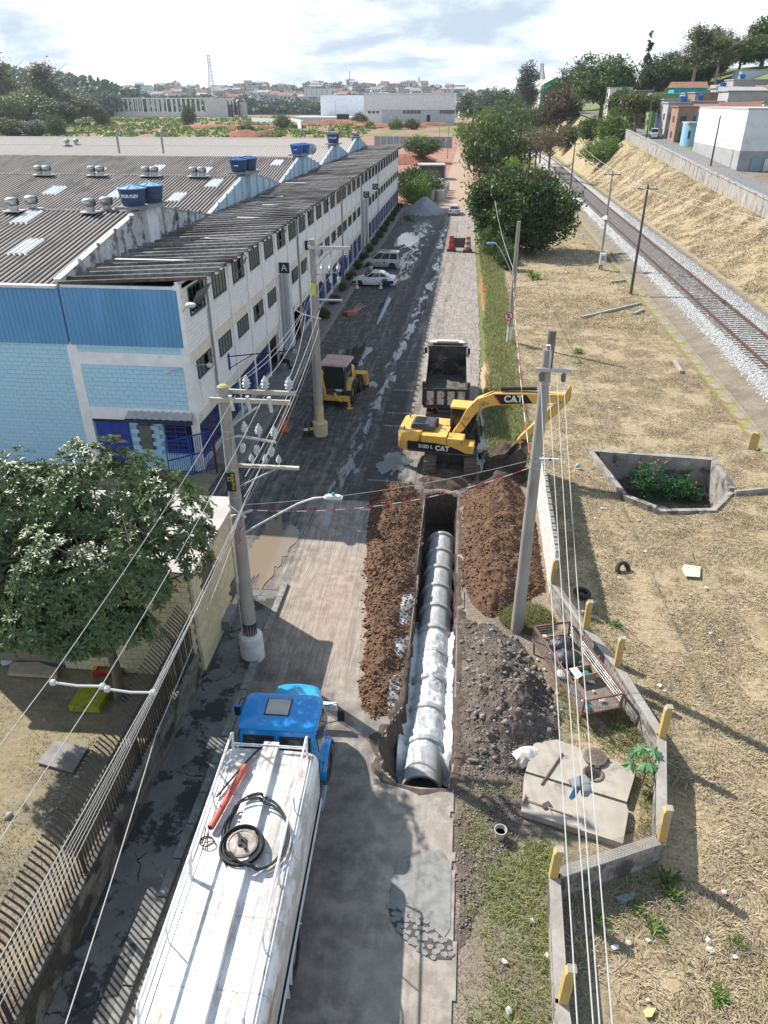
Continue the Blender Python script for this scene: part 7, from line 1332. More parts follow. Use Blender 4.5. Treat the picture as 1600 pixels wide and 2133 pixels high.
# --- street side trees and shrubs
def at(px,py,z=0): g=G(px,py,z); return (g.x,g.y,z-.05)
t=thing('broadleaf_tree','big dense dark tree beside the railway drain','tree',(6.3,97,0)); link('trunk',trunk_mesh(4.5,.3,9,4,BARK),t); link('crown',crown_mesh('crown',[(0,0,5.6,4.4,4.2,3.2),(3.2,1,5.0,3.2,3,2.6),(-3.6,1.5,5.6,2.9,3,2.4),(-.8,-2.4,3.0,3.2,2.8,2.6),(2.2,-2,2.8,2.6,2.6,2.4),(4.3,2,4.4,2.0,2.2,2.2),(-3.4,-1.5,3.0,1.9,2,2.2)],26000,.22,LF['dark'],9,.4,.6),t); link('sunlit_foliage',crown_mesh('sunlit_foliage',[(-4.2,.2,6.4,2.2,2.2,1.8),(3.8,-1.2,5.9,2.0,2.0,1.6),(-1.2,-3.4,5.0,2.2,1.6,1.8),(5.6,.5,3.2,1.5,1.8,1.4)],4200,.22,LF['mid'],19,.45,.3),t); link('dry_top',crown_mesh('dry_top',[(1.5,3,8.2,3.4,2,.8),(-1.5,3,8.4,3,2,.8)],1500,.22,LF['olive'],6,.5,.3),t)  # paler leaf lobes painted in for the crown's sunlit parts
for i,(px,py,h,w,lf,lb) in enumerate(((1012,470,4.2,1.6,'light','bright green shrub at the road edge nearest the silver car'),(1018,500,4.0,1.5,'mid','leafy green shrub at the road edge below the big tree'),(1022,530,3.6,1.4,'light','bright leafy shrub just above the weedy pole'),(1040,545,3.0,1.3,'mid','low shrub under the right of the big tree'),(1002,440,3.6,1.5,'mid','shrub at the road edge left of the big tree'),(1055,560,2.6,1.2,'dark','dark shrub at the foot of the big tree'))): tree('bush',lf,at(px,py),h,w,lb,'shrubs along the road edge')
tree('bush','mid',(5.6,190,-.5),13.2,6.6,'tall fine leaved tree beyond the big dark tree'); tree('bush','light',(4.5,300,-.5),12.5,10,'yellow green tree at the bend of the dirt road'); tree('bush','lime',(8.2,152,0),6.6,2.2,'lime green shrub behind the big dark tree')
for i,(x,y,h,lb) in enumerate(((17.6,186,13,'leafless brown tree nearest the railway curve'),(16.0,205,12,'thin leafless tree left of the railway curve'),(13.5,190,10,'second thin leafless tree by the railway curve'),(19.5,235,10,'small leafless tree far along the railway'))): tree('bare','dry',(x,y,0),h,3.6,lb,'leafless trees by the railway')
tree('bush','olive',(11,150,0),5,4.5,'olive scrub in front of the leafless trees'); tree('bush','mid',(11.5,132,0),3.2,2.6,'green scrub right behind the big dark tree')
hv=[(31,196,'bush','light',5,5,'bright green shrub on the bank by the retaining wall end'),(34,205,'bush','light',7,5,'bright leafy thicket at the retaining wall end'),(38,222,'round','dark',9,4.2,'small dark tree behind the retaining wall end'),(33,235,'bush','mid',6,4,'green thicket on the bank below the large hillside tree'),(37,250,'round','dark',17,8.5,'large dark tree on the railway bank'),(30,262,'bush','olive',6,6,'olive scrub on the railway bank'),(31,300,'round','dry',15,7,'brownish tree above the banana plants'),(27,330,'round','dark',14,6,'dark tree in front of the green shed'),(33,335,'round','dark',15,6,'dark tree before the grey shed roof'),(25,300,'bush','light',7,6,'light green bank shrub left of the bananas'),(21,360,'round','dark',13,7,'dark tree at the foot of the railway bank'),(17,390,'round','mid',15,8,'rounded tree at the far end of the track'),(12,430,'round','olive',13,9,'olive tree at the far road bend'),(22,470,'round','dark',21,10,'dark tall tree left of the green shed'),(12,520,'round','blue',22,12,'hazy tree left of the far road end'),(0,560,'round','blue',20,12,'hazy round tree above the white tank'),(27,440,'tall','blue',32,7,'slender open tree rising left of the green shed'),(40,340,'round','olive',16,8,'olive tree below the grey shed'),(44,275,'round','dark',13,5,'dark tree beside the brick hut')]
for x,y,k,lf,h,w,lb in hv: tree(k,lf,(x,y,gz(x,y)-.3),h,w,lb,'trees on the railway bank')
sx,sy=40.5,206; t=tree('spreading','olive',(37.2,196,gz(37.2,196)),8.2,5.2,'flat topped tree leaning over the upper street')
def banana(p,label):
    t=thing('banana_plant',label,'banana plant',p,0,'banana plants on the bank'); r=random.Random(int(p[0]*10)); MB().tube([(0,0,0),(.1,0,2.4)],[.2,.12],8).build('stem',flat('banana_stem',(.16,.2,.06)),t)
    for k in range(8):
        a=k*.8+r.random()*.4; L=r.uniform(1.8,2.8); w=.35; c,s=math.cos(a),math.sin(a); P=[Vector((c*L*u*.7,s*L*u*.7,2.3+L*(.95*u-.85*u*u))) for u in (0,.25,.5,.75,1)]; sd=Vector((-s,c,0)); m=MB(); m.loft([[p_-sd*w*x_,p_+Vector((0,0,-.06)),p_+sd*w*x_] for p_,x_ in zip(P,(.15,.9,1,.8,.05))],caps=False,closed=False); m.build('leaf',LF['light'],t)
for i,(x,y,lb) in enumerate(((29.5,214,'banana plant at the lower edge of the bank thicket'),(30.8,222,'second banana plant at the thicket edge'),(30,288,'tall banana plant left in the upper clump'),(31.7,290,'middle banana plant in the upper clump'),(33.4,292,'right banana plant in the upper clump'))): banana((x,y,gz(x,y)),lb)
# --- hilltop trees on the right skyline
k=0; wl=('first','second','third','fourth','fifth','sixth','seventh','eighth','ninth','tenth','eleventh','twelfth','thirteenth','fourteenth')
for x in np.linspace(44,98,12):
    y=285+10*math.sin(x*1.7); h=11.5+3*math.sin(x*.9); tree('round','dark',(x,y,gz(x,y)-1),h*1.05,6.2+1.2*math.sin(x*2.3),'%s dark tree from the left along the hilltop skyline'%wl[k],'dark hilltop trees'); k+=1
tree('tall','olive',(66,268,gz(66,268)),19,5.5,'tall airy eucalyptus above the hilltop trees'); tree('tall','olive',(71,262,gz(71,262)),14,4.5,'lower drooping eucalyptus beside the tall one'); 
cy=thing('cypress_tree','dark narrow cypress spire on the hilltop skyline','tree',(57,296,gz(57,296))); link('crown',crown_mesh('crown',[(0,0,9+2.2*i,1.5-.22*i,1.5-.22*i,1.9) for i in range(6)],1500,.45,LF['blue'],3,.3),cy); MB().cyl((0,0,0),(0,0,18),.25,.08).build('trunk',BARK,cy)
for i,(x,y) in enumerate(((45,250),(49,253),(53,256),(47.5,246),(57,262))): tree('bush','light',(x,y,gz(x,y)),5.2,3.6,'%s bright bush of the row below the hilltop trees'%wl[i],'bright bushes under the hilltop')
# --- left background woods and site shrubs
for i,(px,py,h,w,kd,lf,lb) in enumerate(((15,262,40,13,'tall','olive','tall brownish eucalyptus at the left edge'),(107,262,38,12,'tall','olive','brownish eucalyptus second from the left edge'),(60,268,20,17,'round','mid','rounded tree between the two eucalyptus'),(95,255,24,22,'round','olive','broad olive tree behind the left shrubs'),(150,262,20,18,'round','olive','olive tree right of the second eucalyptus'),(130,275,15,12,'round','dark','dark rounded tree in front of the olive trees'),(10,272,19,14,'round','mid','green tree at the left frame edge'))): tree(kd,lf,at(px,py),h,w,lb,'trees left behind the warehouse')
for i,(px,py,h,w,lf,lb) in enumerate(((40,282,8,12,'mid','low green bush row left behind the pale roof'),(75,283,8,11,'blue','grey green bush behind the pale roof'),(15,283,9,10,'olive','yellowish bush at far left behind the roof'),(120,284,11,6.5,'dark','dark palm like bush above the pale roof'),(178,245,10,9,'light','bright bush in the green field centre left'),(215,262,12,7,'mid','lone round tree left of the frame building'),(395,262,14,7,'olive','thin lone tree before the frame building'),(512,275,5,5.5,'dark','small dark round bush on the red earth'),(590,270,9,8,'olive','olive bush by the low white wall'),(612,272,5,4,'light','small bright bush by the low white wall'),(750,262,9,8,'olive','olive shrub before the white factory'),(770,268,5,4,'light','light shrub before the white factory'),(825,270,7,6,'light','bright shrub under the factory left half'),(858,270,7,6,'mid','green shrub under the factory right half'),(720,272,4,3.4,'lime','lime shrub on the red earth bank'))): tree('bush',lf,at(px,py),h*.85,w*.75,lb,'shrubs on the building site')
tree('round','mid',(-14.6,240,0),7,5.5,'rounded dense shrub tree in front of the grey site wall'); tree('bush','light',(-9.2,142,0),4.2,3,'bright green shrub past the end of the warehouse'); tree('bush','mid',(-10.3,147,0),5.6,4,'tall green thicket past the end of the warehouse'); tree('bush','dark',(-9.6,153,0),4.5,4,'dark thicket behind the concrete rings')
for q,y in enumerate(np.arange(62,140,5.2)): tree('bush','dark',(-11.75,float(y),.1),.9,.55,'%s clipped dark shrub from the near end of the warehouse planting strip'%(wl+('fifteenth','sixteenth'))[q],'shrubs in the warehouse planting strip')
# --- wooded hills
def wood(name,label,px,Y,depth,leafs,n,size,seed):
    """canopy of leaf clumps over a ridge given by skyline points at distance Y"""
    sk=[atY(x,y,Y) for x,y in px]; xs=np.array([p.x for p in sk]); zs=np.array([p.z for p in sk]); r=np.random.default_rng(seed)
    hx=np.linspace(xs[0],xs[-1],90); hy=np.linspace(-depth,depth,16); X,D=np.meshgrid(hx,hy); Z=np.interp(X,xs,zs)*np.clip(1-(np.abs(D)/depth)**1.6,0,1)*.88-2
    v=np.stack([X,Y+D,Z],-1).reshape(-1,3); i=np.arange(15*90).reshape(15,90)[:,:-1]; f=np.stack([i,i+1,i+91,i+90],-1).reshape(-1,4); struct(link('hill',npmesh('hill',v,f,mat('hill_soil_green',(.07,.10,.05),(.10,.12,.06),.95),True)))
    nc=n//30; cx=r.uniform(xs[0],xs[-1],nc); cd=-depth*r.random(nc)**.8*1.0+depth*.12; cz=np.interp(cx,xs,zs)*np.clip(1-(np.abs(cd)/depth)**1.6,0,1)*.9; rad=size*r.uniform(1.6,3.4,nc)
    d=r.normal(size=(nc,30,3)); d/=np.linalg.norm(d,axis=2,keepdims=True); d[...,2]=np.abs(d[...,2]); P=np.stack([cx,Y+cd,cz],-1)[:,None]+d*rad[:,None,None]*r.uniform(.75,1,(nc,30,1))
    v,f=quads(P.reshape(-1,3),size*r.uniform(.5,1,nc*30),r,.9,.7); stuff(link(name,npmesh(name,v,f,LF[leafs])),label,'woods')
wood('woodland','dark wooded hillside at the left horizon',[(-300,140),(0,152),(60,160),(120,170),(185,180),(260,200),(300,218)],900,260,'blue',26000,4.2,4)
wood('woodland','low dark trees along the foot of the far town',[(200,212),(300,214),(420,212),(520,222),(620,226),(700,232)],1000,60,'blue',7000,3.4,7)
# --- grasses
def blades(name,label,P,h,w,m,seed,lay=0.35,cat='grass'):
    r=np.random.default_rng(seed); n=len(P); a=r.uniform(0,6.28,n) if lay<.9 else 12*fbm(P[:,0]*.7,P[:,1]*.7,3,5)+r.normal(0,.75,n); d=np.stack([np.cos(a),np.sin(a),0*a],-1); hh=h*r.uniform(.5,1.3,n)[:,None]; t=r.uniform(lay*.4,lay*1.6,n)[:,None]
    sd=np.stack([-d[:,1],d[:,0],0*a],-1)*w; up=np.array([0,0,1.]); mid=P+(up*(1-t*.6)+d*t*.5)*hh*.55; tip=P+(up*np.clip(1-t,.05,1)+d*t)*hh
    d=d; v=np.stack([P-sd,P+sd,mid+sd*.7,tip,mid-sd*.7],1).reshape(-1,3); f=(np.array([(0,1,2,4)])[None]+np.arange(n)[:,None,None]*5).reshape(-1,4); f2=np.stack([np.arange(n)*5+4,np.arange(n)*5+2,np.arange(n)*5+3,np.arange(n)*5+3],-1)
    f3=np.concatenate([np.concatenate([f[:,[0,1,2]],f[:,[0,2,3]]]),f2[:,:3]]); return stuff(link(name,npmesh(name,v,f3,m)),label,cat)
GRS=leafmat('verge_grass',(.15,.185,.06),(.30,.30,.14),(.27,.225,.12),.7,.3,.2); STR=leafmat('straw',(.58,.49,.34),(.24,.18,.11),(.44,.38,.23),.8,.15,.15); GR2=leafmat('weed_green',(.10,.20,.035),(.17,.26,.06),None,.6,.3,.3)
def scatter(x0,x1,y0,y1,n,seed,mask=None,pw=1.0):
    r=np.random.default_rng(seed); x=r.uniform(x0,x1,n*2); y=y0+(y1-y0)*r.random(n*2)**pw; k=np.ones(len(x),bool) if mask is None else mask(x,y,r.random(n*2)); x,y=x[k][:n],y[k][:n]; return np.stack([x,y,hz(x,y)],-1)
wallx=lambda y: np.interp(y,[4,8.4,11.9,12.0,12.6,16.8,19.6,21.8,25,36],[2.9,2.9,3.15,5.6,6.0,6.45,5.8,5.0,4.1,4.0])
def fieldmask(x,y,q): return (x>wallx(y)+.15)&~inpoly(x,y,CULV)&(q<2.4*(fbm(x*.8,y*.8,4,14)-.30))
P=scatter(3,16.4,6.5,75,170000,21,fieldmask,1.45); blades('dry_grass','cut straw coloured grass covering the field beside the railway',P,.23,.013,STR,22,.95)
P=scatter(27.3,35.6,50,190,60000,23,lambda x,y,q:q<2.2*(fbm(x*.5,y*.5,4,15)-.28),1.3); blades('dry_grass','straw coloured grass on the bank below the retaining wall',P,.40,.035,STR,24,.95); P=scatter(4,16.2,62,140,30000,43,lambda x,y,q:q<2.2*(fbm(x*.5,y*.5,4,16)-.28),1.2); blades('dry_grass','straw coloured grass on the field beyond the sleepers',P,.34,.03,STR,44,.95)
P=scatter(4,16,7,70,3800,25,lambda x,y,q:(x>wallx(y)+.3)&~inpoly(x,y,CULV)&(fbm(x*.7,y*.7,3,31)>.60)&(q<.6),1.3); blades('green_tufts','sparse green tufts among the cut dry grass',P,.20,.016,GR2,26,.5)
P=scatter(1.3,4.2,35,100,17000,27,lambda x,y,q:(x>XE(y)+.1+.6*(fbm(y*.4,x*0,3,8)))&(q<.9)); blades('verge_grass','tall green grass and weeds along the right road edge',P,.42,.022,GRS,28,.4)
P=scatter(.62,3.0,5,14.2,15000,29,lambda x,y,q:(x>XE(y)+.25)&(x<wallx(y)-.12)&~inpoly(x,y,[(2.0,12.6),(2.6,15.7),(5.5,14.8),(4.9,12.3)])&(q<1.6*(fbm(x*1.1,y*1.1,3,41)-.33))); blades('verge_grass','shaggy green grass between the road and the low block wall',P,.30,.010,GRS,30,.75)
P=scatter(3.6,6.3,12.6,20.5,3800,33,lambda x,y,q:(x<wallx(y)-.15)&~inpoly(x,y,[(2.0,12.6),(2.6,15.7),(5.6,14.8),(4.9,12.0)])&(q<.7)&(fbm(x*1.3,y*1.3,3,12)>.45)); blades('verge_grass','weeds in the corner behind the concrete slabs',P,.36,.012,GRS,34,.6)
P=scatter(1.9,3.8,20.9,22.8,5200,35,lambda x,y,q:((x-2.9)**2/1.0+(y-21.8)**2/.8<1)); P[:,2]+=.28*np.clip(1-((P[:,0]-2.9)**2/1.0+(P[:,1]-21.8)**2/.8),0,1); blades('grass_mound','rounded mound of green grass at the foot of the right pole',P,.26,.010,GRS,36,.5)
P=scatter(-16,-8.1,7,17.5,14000,37,lambda x,y,q:q<1.5*(fbm(x*1.2,y*1.2,4,51)-.40),1.0); blades('yard_grass','thin patchy grass growing over the bare yard',P,.09,.010,GRS,38,.6)
me=gridmesh('grass_mound_soil',lines([(1.8,4,.1)]),lines([(20.8,22.9,.1)]),lambda x,y:.28*np.clip(1-((x-2.9)**2/1.0+(y-21.8)**2/.8),-.2,1)-.03,mat('mound_soil',(.13,.13,.06),(.18,.15,.09),.95)); struct(link('mound',me))
# --- single plants
def castor():
    g=G(1338,1630,.0); t=thing('castor_plant','castor plant with broad star shaped leaves against the block wall','plant',(g.x,g.y,0)); MB().tube([(0,0,0),(.05,.05,.5),(-.05,.1,1.0)],[.03,.025,.012],6).build('stem',flat('castor_stem',(.22,.14,.08)),t); r=random.Random(3); LM=leafmat('castor_leaf',(.07,.19,.075),(.11,.24,.10),None,.5,.3,.4)
    for k in range(9):
        a=k*2.4; d=.22+.28*r.random(); c=Vector((d*math.cos(a),d*math.sin(a),.55+.5*r.random())); m=MB(); L=.22+.10*r.random(); rg=[c]; 
        for j in range(16): b=a+2*PI*j/16; q=L*(1.0 if j%2==0 else .55)*(.75 if j in (7,8,9) else 1); rg.append(c+Vector((q*math.cos(b),q*math.sin(b),-.05-.10*(q/L)*abs(math.sin(j)))))
        m.add(rg,[(0,1+j,1+(j+1)%16) for j in range(16)]); m.build('leaf',LM,t); MB().tube([(0,0,.5),c],.008,4).build('leaf_stalk',flat('castor_stem',(.22,.14,.08)),t)
castor()
g1,g2=G(1362,1040,-1.2),G(1430,1045,-1.4)
for g,h,s,lb,seed in ((g1,2.0,.75,'bushy green plant with orange flowers inside the drain pit',3),(g2,1.3,.7,'lower leafy plant right inside the drain pit',5)):
    t=thing('flowering_plant' if seed==3 else 'leafy_plant',lb,'plant',(g.x,g.y+ (1.3 if seed==3 else 1.0),-1.78)); link('foliage',crown_mesh('foliage',[(0,0,h*.6,s,s*.9,h*.45),(.35,-.2,h*.35,s*.8,s*.7,h*.35),(-.4,.1,h*.4,s*.7,s*.7,h*.35)],1500,.075,leafmat('pit_plant_leaf',(.05,.15,.05),(.09,.22,.07),None,.5,.3,.35),seed,.14,.4),t); m=MB(); r=random.Random(seed)
    for k in range(5): m.tube([(0,0,0),(r.uniform(-.4,.4),r.uniform(-.4,.4),h*.8)],[.02,.008],5)
    m.build('stems',BARK,t)
    for k in range(9 if seed==3 else 2): MB().lathe([(.001,0),(.05,.02),(.035,.04),(.001,.05)],n=8).build('flower',flat('orange_red_flower',(.62,.09,.02)),t,(r.uniform(-.7,.7)*s*1.2,r.uniform(-.7,.5)*s,h*r.uniform(.75,1.12)))
def tuft_mesh(seed):
    r=np.random.default_rng(seed); n=46; a=r.uniform(0,6.28,n); e=r.uniform(.25,1.2,n); L=r.uniform(.5,1.1,n); d=np.stack([np.cos(a)*np.cos(e),np.sin(a)*np.cos(e),np.sin(e)],-1); s_=np.stack([-np.sin(a),np.cos(a),0*a],-1)*.075; P=r.normal(0,.16,(n,3))*np.array([1,1,.0]); m_=P+d*L[:,None]*.6; t_=P+d*L[:,None]; t_[:,2]-=.18*L
    return npmesh('leaves',np.stack([P-s_*.3,m_-s_,t_,m_+s_],1).reshape(-1,3),np.arange(n*4).reshape(-1,4),GR2)
tm=[tuft_mesh(q) for q in range(3)]
for i,(px,py,s) in enumerate(((1388,1832,.42),(1402,1865,.34),(1360,1935,.34),(1500,2080,.30),(1112,580,1.3),(1285,1302,.34),(1325,1895,.28),(1247,1918,.3),(1205,735,.6),(1536,1965,.24))):
    g=G(px,py); lb='small fresh green weed clump on the dry field %s'%('below the block wall corner','just under the larger clump','in the middle foreground','at the lower right','alone right of the weedy pole','near the second yellow post','in the wall shade','beside the four wires','beyond the right pole','near the right frame edge')[i]
    t=thing('weed_clump',lb,'weed',(g.x,g.y,-.02),i*1.3,'green weed clumps on the field'); t.scale=(s,s,s); link('leaves',tm[i%3],t)
# scrub of the green field behind the warehouse
r=np.random.default_rng(77); nc=900; cy_=340+r.random(nc)**.7*430; cx_=-cy_*(.12+.42*r.random(nc)); k=fbm(cx_*.02,cy_*.02,3,4)>.42; cx_,cy_=cx_[k],cy_[k]; nc=len(cx_); rad=r.uniform(1.2,3.6,nc); d=r.normal(size=(nc,28,3)); d/=np.linalg.norm(d,axis=2,keepdims=True); d[...,2]=np.abs(d[...,2])*.6; P=np.stack([cx_,cy_,0*cx_],-1)[:,None]+d*rad[:,None,None]
v,f=quads(P.reshape(-1,3),r.uniform(.4,1.0,nc*28),r,.9,.7); stuff(link('field_scrub',npmesh('field_scrub',v,f,LF['light'])),'bright green scrub covering the field before the concrete frame','scrub')
# ================================================================ BACKGROUND BUILDINGS
def bwin(par,x0,x1,y,z0,z1,m=None,face='y'):
    if face=='y': MB().bx(x0,x1,y-.06,y+.02,z0,z1).build('window',m or GLS,par)
    else: MB().bx(y-.06,y+.02,x0,x1,z0,z1).build('window',m or GLS,par)
def pm(n,c,k=.85): return mat(n,c,tuple(x*.85 for x in c),k,0,.6,0,stain=tuple(x*.6 for x in c),st=(.6,.78),ssc=.5)
TILE=pm('terracotta_roof',(.27,.135,.09)); BRK=pm('bare_brick',(.30,.19,.145)); CEM=pm('grey_render',(.38,.38,.38)); WPT=pm('white_render',(.66,.66,.65)); BRZ=pm('fibre_cement_roof',(.33,.32,.31))
def house(label,x,y,z,w,d,h,wall,roof='flat',rm=None,win=2,group='houses of the hillside district',storey=2.9,rz=0,name='house'):
    t=thing(name,label,'house',(x,y,z),rz,group); MB().bx(-w/2,w/2,-d/2,d/2,-3,h).build('wall',wall,t)
    if roof=='flat': MB().bx(-w/2-.2,w/2+.2,-d/2-.2,d/2+.2,h,h+.22).build('roof',rm or CEM,t)
    elif roof=='gable': MB().prism([(-d/2-.4,h),(d/2+.4,h),(0,h+d*.22)],-w/2-.4,w/2+.4,'X').build('roof',rm or TILE,t)
    elif roof=='shed': MB().prism([(-d/2-.3,h),(d/2+.3,h),(d/2+.3,h+d*.12),(-d/2-.3,h+.15)],-w/2-.3,w/2+.3,'X').build('roof',rm or BRZ,t)
    n=max(1,int(h//storey))
    for f in range(n):
        for k in range(win):
            cx=-w/2+(k+.5)*w/win
            if f==0 and k==0: MB().bx(cx-.5,cx+.5,-d/2-.05,-d/2+.02,0,2.1).build('door',flat('brown_door',(.12,.08,.06)),t)
            else: bwin(t,cx-.6,cx+.6,-d/2,f*storey+.95,f*storey+2.1)
        bwin(t,-.6,.6,-w/2,f*storey+.95,f*storey+2.1,face='x')
    return t
def roof_tank(label,x,y,z,s=1): t=tank((x,y,z),label,TB2,TB2,s); t['group']='water tanks on the hillside houses'
# white block above the wall
wbk=thing('white_block_building','large windowless white block with grey base above the retaining wall','building',(0,0,0))
z0=6.2; MB().bx(42,58,133.7,161.7,4.5,9.3).build('grey_base',pm('grey_base_render',(.33,.34,.34)),wbk); MB().bx(41.98,58.02,133.68,161.72,9.3,15.0).build('white_wall',pm('bright_white_render',(.68,.69,.70)),wbk); MB().bx(41.9,58.1,133.6,161.8,15.0,15.2).build('roof_slab',CEM,wbk); MB().bx(44,45.6,133.5,133.6,5.8,8.4).build('louvre_door',flat('blue_grey_louvre',(.22,.32,.40)),wbk); MB().bx(46,49,133.5,133.6,5.6,8.2).build('garage_door',WPT,wbk)
lw_=thing('annex_wall','low grey wall with dark carport below the white block','wall',(0,0,0)); MB().bx(49.5,60,126,126.3,4,7.4).build('wall_panel',CEM,lw_); MB().bx(49.5,60,126.3,133,8.3,8.5).build('carport_roof',BLKM,lw_)
# blue rounded house
bh=thing('rounded_blue_house','pale blue house with rounded corner on the upper street','house',(44.6,172,7.9),0,'houses of the hillside district'); MB().lathe([(2.6,-2),(2.6,4.3)],n=28).build('round_wall',pm('sky_blue_render',(.26,.50,.68)),bh,smooth=True,ang=50); MB().bx(.2,6,-2.6,2.6,-2,4.25).build('wall',pm('sky_blue_render',(.26,.50,.68)),bh); MB().bx(-2.3,6.1,-2.9,2.9,4.3,4.5).build('roof',CEM,bh); MB().bx(-1.9,-1.4,-2.15,-1.95,1.6,3.0).build('window',GLS,bh); MB().bx(1.2,2.4,-2.68,-2.6,0,2.6).build('door',flat('maroon_door',(.20,.04,.04)),bh)
roof_tank('blue water tank on the rounded blue house',45.2,172,12.4,1.1)
HS=[(47,166,8.5,6,6,5.6,'shed',CEM,TILE,'grey house with tiled roof left of the white block'),(44.5,181,8.3,5,6,6.6,'flat',BRK,TILE,'narrow house with brick band beside the blue one'),(43.8,188,8.6,4.6,5,7.0,'flat',CEM,None,'tall grey house behind the white jeep'),(44.6,195,8.8,5.5,6,7.4,'flat',pm('blue_grey_render',(.30,.36,.42)),None,'blue grey house at the bend of the upper street'),(49.5,184,9,6,7,5.6,'shed',BRK,TILE,'brown roofed house behind the narrow brick house'),(52,172,9.5,7,8,4.6,'gable',CEM,TILE,'house with low red roof behind the white block'),(51,198,10,9,7,5.8,'flat',CEM,None,'long grey flat roofed house in the middle of the district'),(46,212,9.8,6,6,7.6,'flat',pm('olive_green_render',(.20,.30,.12)),None,'green walled house beside the street bend'),(43,228,10,6,6,8.2,'flat',BRK,BRZ,'brick house behind the flat topped tree'),(39.8,240,10,6,6,9.0,'flat',WPT,CEM,'pale house with parapet above the dark tree'),(56,210,12,8,7,5.6,'flat',BRK,BRZ,'dark roofed brick house in the middle rows'),(61,200,12.5,9,8,5.4,'shed',CEM,BRZ,'grey shed roofed house right of centre'),(60.5,250,15.2,9,7,3.9,'gable',pm('turquoise_render',(.02,.38,.48)),TILE,'turquoise house with orange tiled roof'),(66.5,232,14.6,7,7,4.2,'shed',CEM,BRZ,'grey house with dark garage opening'),(72,236,15.5,9,8,5.2,'flat',pm('warm_grey_render',(.33,.32,.31)),None,'two storey grey house on the right skyline'),(80,258,18.5,9,8,5.0,'flat',pm('pale_blue_render',(.46,.54,.60)),None,'pale blue house at the top right skyline'),(76,222,14,9,7,4.6,'shed',WPT,TILE,'white house with terracotta edge at the right'),(70,208,12.5,9,8,4.2,'flat',pm('beige_render',(.44,.38,.31)),None,'beige house lower right of the district'),(64,186,11.5,8,8,4.2,'flat',CEM,TILE,'grey house behind the white block roof'),(74,192,12.5,9,8,4.6,'flat',BRK,None,'brick house at the right frame edge'),(58,232,14,6,6,3.6,'flat',CEM,None,'small grey house left of the turquoise one'),(54,226,13,6,6,3.4,'shed',BRK,TILE,'small brick house with red shed roof')]
for x,y,z,w,d,h,rf,wl_,rm,lb in HS: house(lb,x,y,z,w,d,h,wl_,rf,rm)
for x,y,z,lb in ((45,188,15.8,'blue tank on the tall grey house'),(50.5,196,16.1,'blue tank on the long grey house'),(58,209,17.9,'blue tank on the dark roofed brick house'),(66,187,16.0,'blue tank behind the white block'),(71,237,21.0,'blue tank on the two storey skyline house'),(65,232,19.0,'blue tank on the house with garage opening')): roof_tank(lb,x,y,z,.9)
jp=[(-2.0,1.0,.78),(-1.9,1.05,.8),(0,1.05,.8),(1.0,1.05,.78),(1.9,.98,.7)]; jg=[(-1.95,1.05,.76),(-1.8,1.85,.72),(.1,1.85,.72),(.5,1.05,.76)]
car('jeep','small white jeep parked at the bend of the upper street',(39.6,186,float(upz(186))+1.13),R(170),PW,4.0,1.65,1.9,jp,jg,(-1.25,1.25),.38)
# far sheds on the bank
sh=thing('green_and_grey_shed','long grey industrial shed with a green gable above the trees','building',(0,0,0)); MB().bx(34,76,420,462,4,22.5).build('wall',pm('pale_metal_wall',(.50,.52,.54)),sh); MB().prism([(418,22.3),(464,22.3),(441,27)],46,80,'X').build('roof',pm('pale_metal_roof',(.58,.60,.62)),sh); MB().prism([(33,14),(45.5,14),(45.5,22.6),(39,25.5),(33,22.6)],416,419.9,'Y').build('green_gable',pm('green_metal',(.02,.24,.15)),sh)
m=MB()
for k in range(3): m.bx(62+k*2.6,63.6+k*2.6,419.8,419.95,18.5,20.5)
m.build('window_strip',GLS,sh)
hut=house('pale hut with brown parapet on the bank',52,300,13,9,7,5,WPT,'flat',BRK)
# white factory
fa=thing('white_factory','large white and grey factory on the red earth site','building',(0,0,0)); FW=pm('white_metal_cladding',(.82,.83,.85)); FG=pm('grey_precast_wall',(.56,.59,.63))
pA=[atY(x,258,600) for x in (632,762,945)]; xa,xb,xc=(p.x for p in pA)
MB().bx(xb,xc,590,650,9.5,19.3).build('upper_wall',FW,fa); MB().bx(xb+.3,xc-.3,590.4,650,-1,9.5).build('lower_wall',FG,fa); MB().bx(xb-.3,xb+13,589.9,590.35,-1,9.4).build('white_bay',FW,fa); MB().bx(xb-.5,xc+.5,589.5,650.5,19.3,19.8).build('parapet',FW,fa)
MB().bx(xa+6,xb-.35,640,690,3,18.6).build('rear_hall',FW,fa); MB().bx(xa-8,xb-.4,600,639,-1,4.6).build('low_wing',FG,fa)
for k in range(5): MB().bx(xb+28+k*2.6,xb+30+k*2.6,589.98,590.2,7.2,9.2).build('window',GLS,fa)
for k in range(6): MB().bx(xb+60+k*2.2-6,xb+61.8+k*2.2-6,589.98,590.2,7.2,9.2).build('window',GLS,fa)
for k in range(3): MB().bx(xb+3+k*3,xb+5+k*3,589.7,589.88,7.2,8.8).build('window',GLS,fa)
for k in range(4): MB().bx(xa+14+k*11,xa+15+k*11,639.7,639.9,6.5,7.3).build('wall_light',flat('lamp_lens',(.7,.7,.66)),fa)
MB().bx(xa+25,xa+34,599.8,600.1,3.4,6.6).build('dark_opening',DARK,fa); MB().bx(xc-19,xc-16.5,590.2,590.38,0,6.5).build('doorway',DARK,fa)
for i,(px,py,w,h,lb) in enumerate(((690,252,5,4,'left pale site cabin by the factory'),(703,250,8,5.4,'right pale site cabin by the factory'))): g=G(px,py); c=thing('site_cabin',lb,'cabin',(g.x,g.y,0),0,'site cabins'); MB().bx(-w/2,w/2,-2,2,0,h).build('cabin_body',pm('beige_cabin',(.55,.48,.44)),c); MB().bx(-w/2-.1,w/2+.1,-2.1,2.1,h,h+.2).build('cabin_roof',WPT,c)
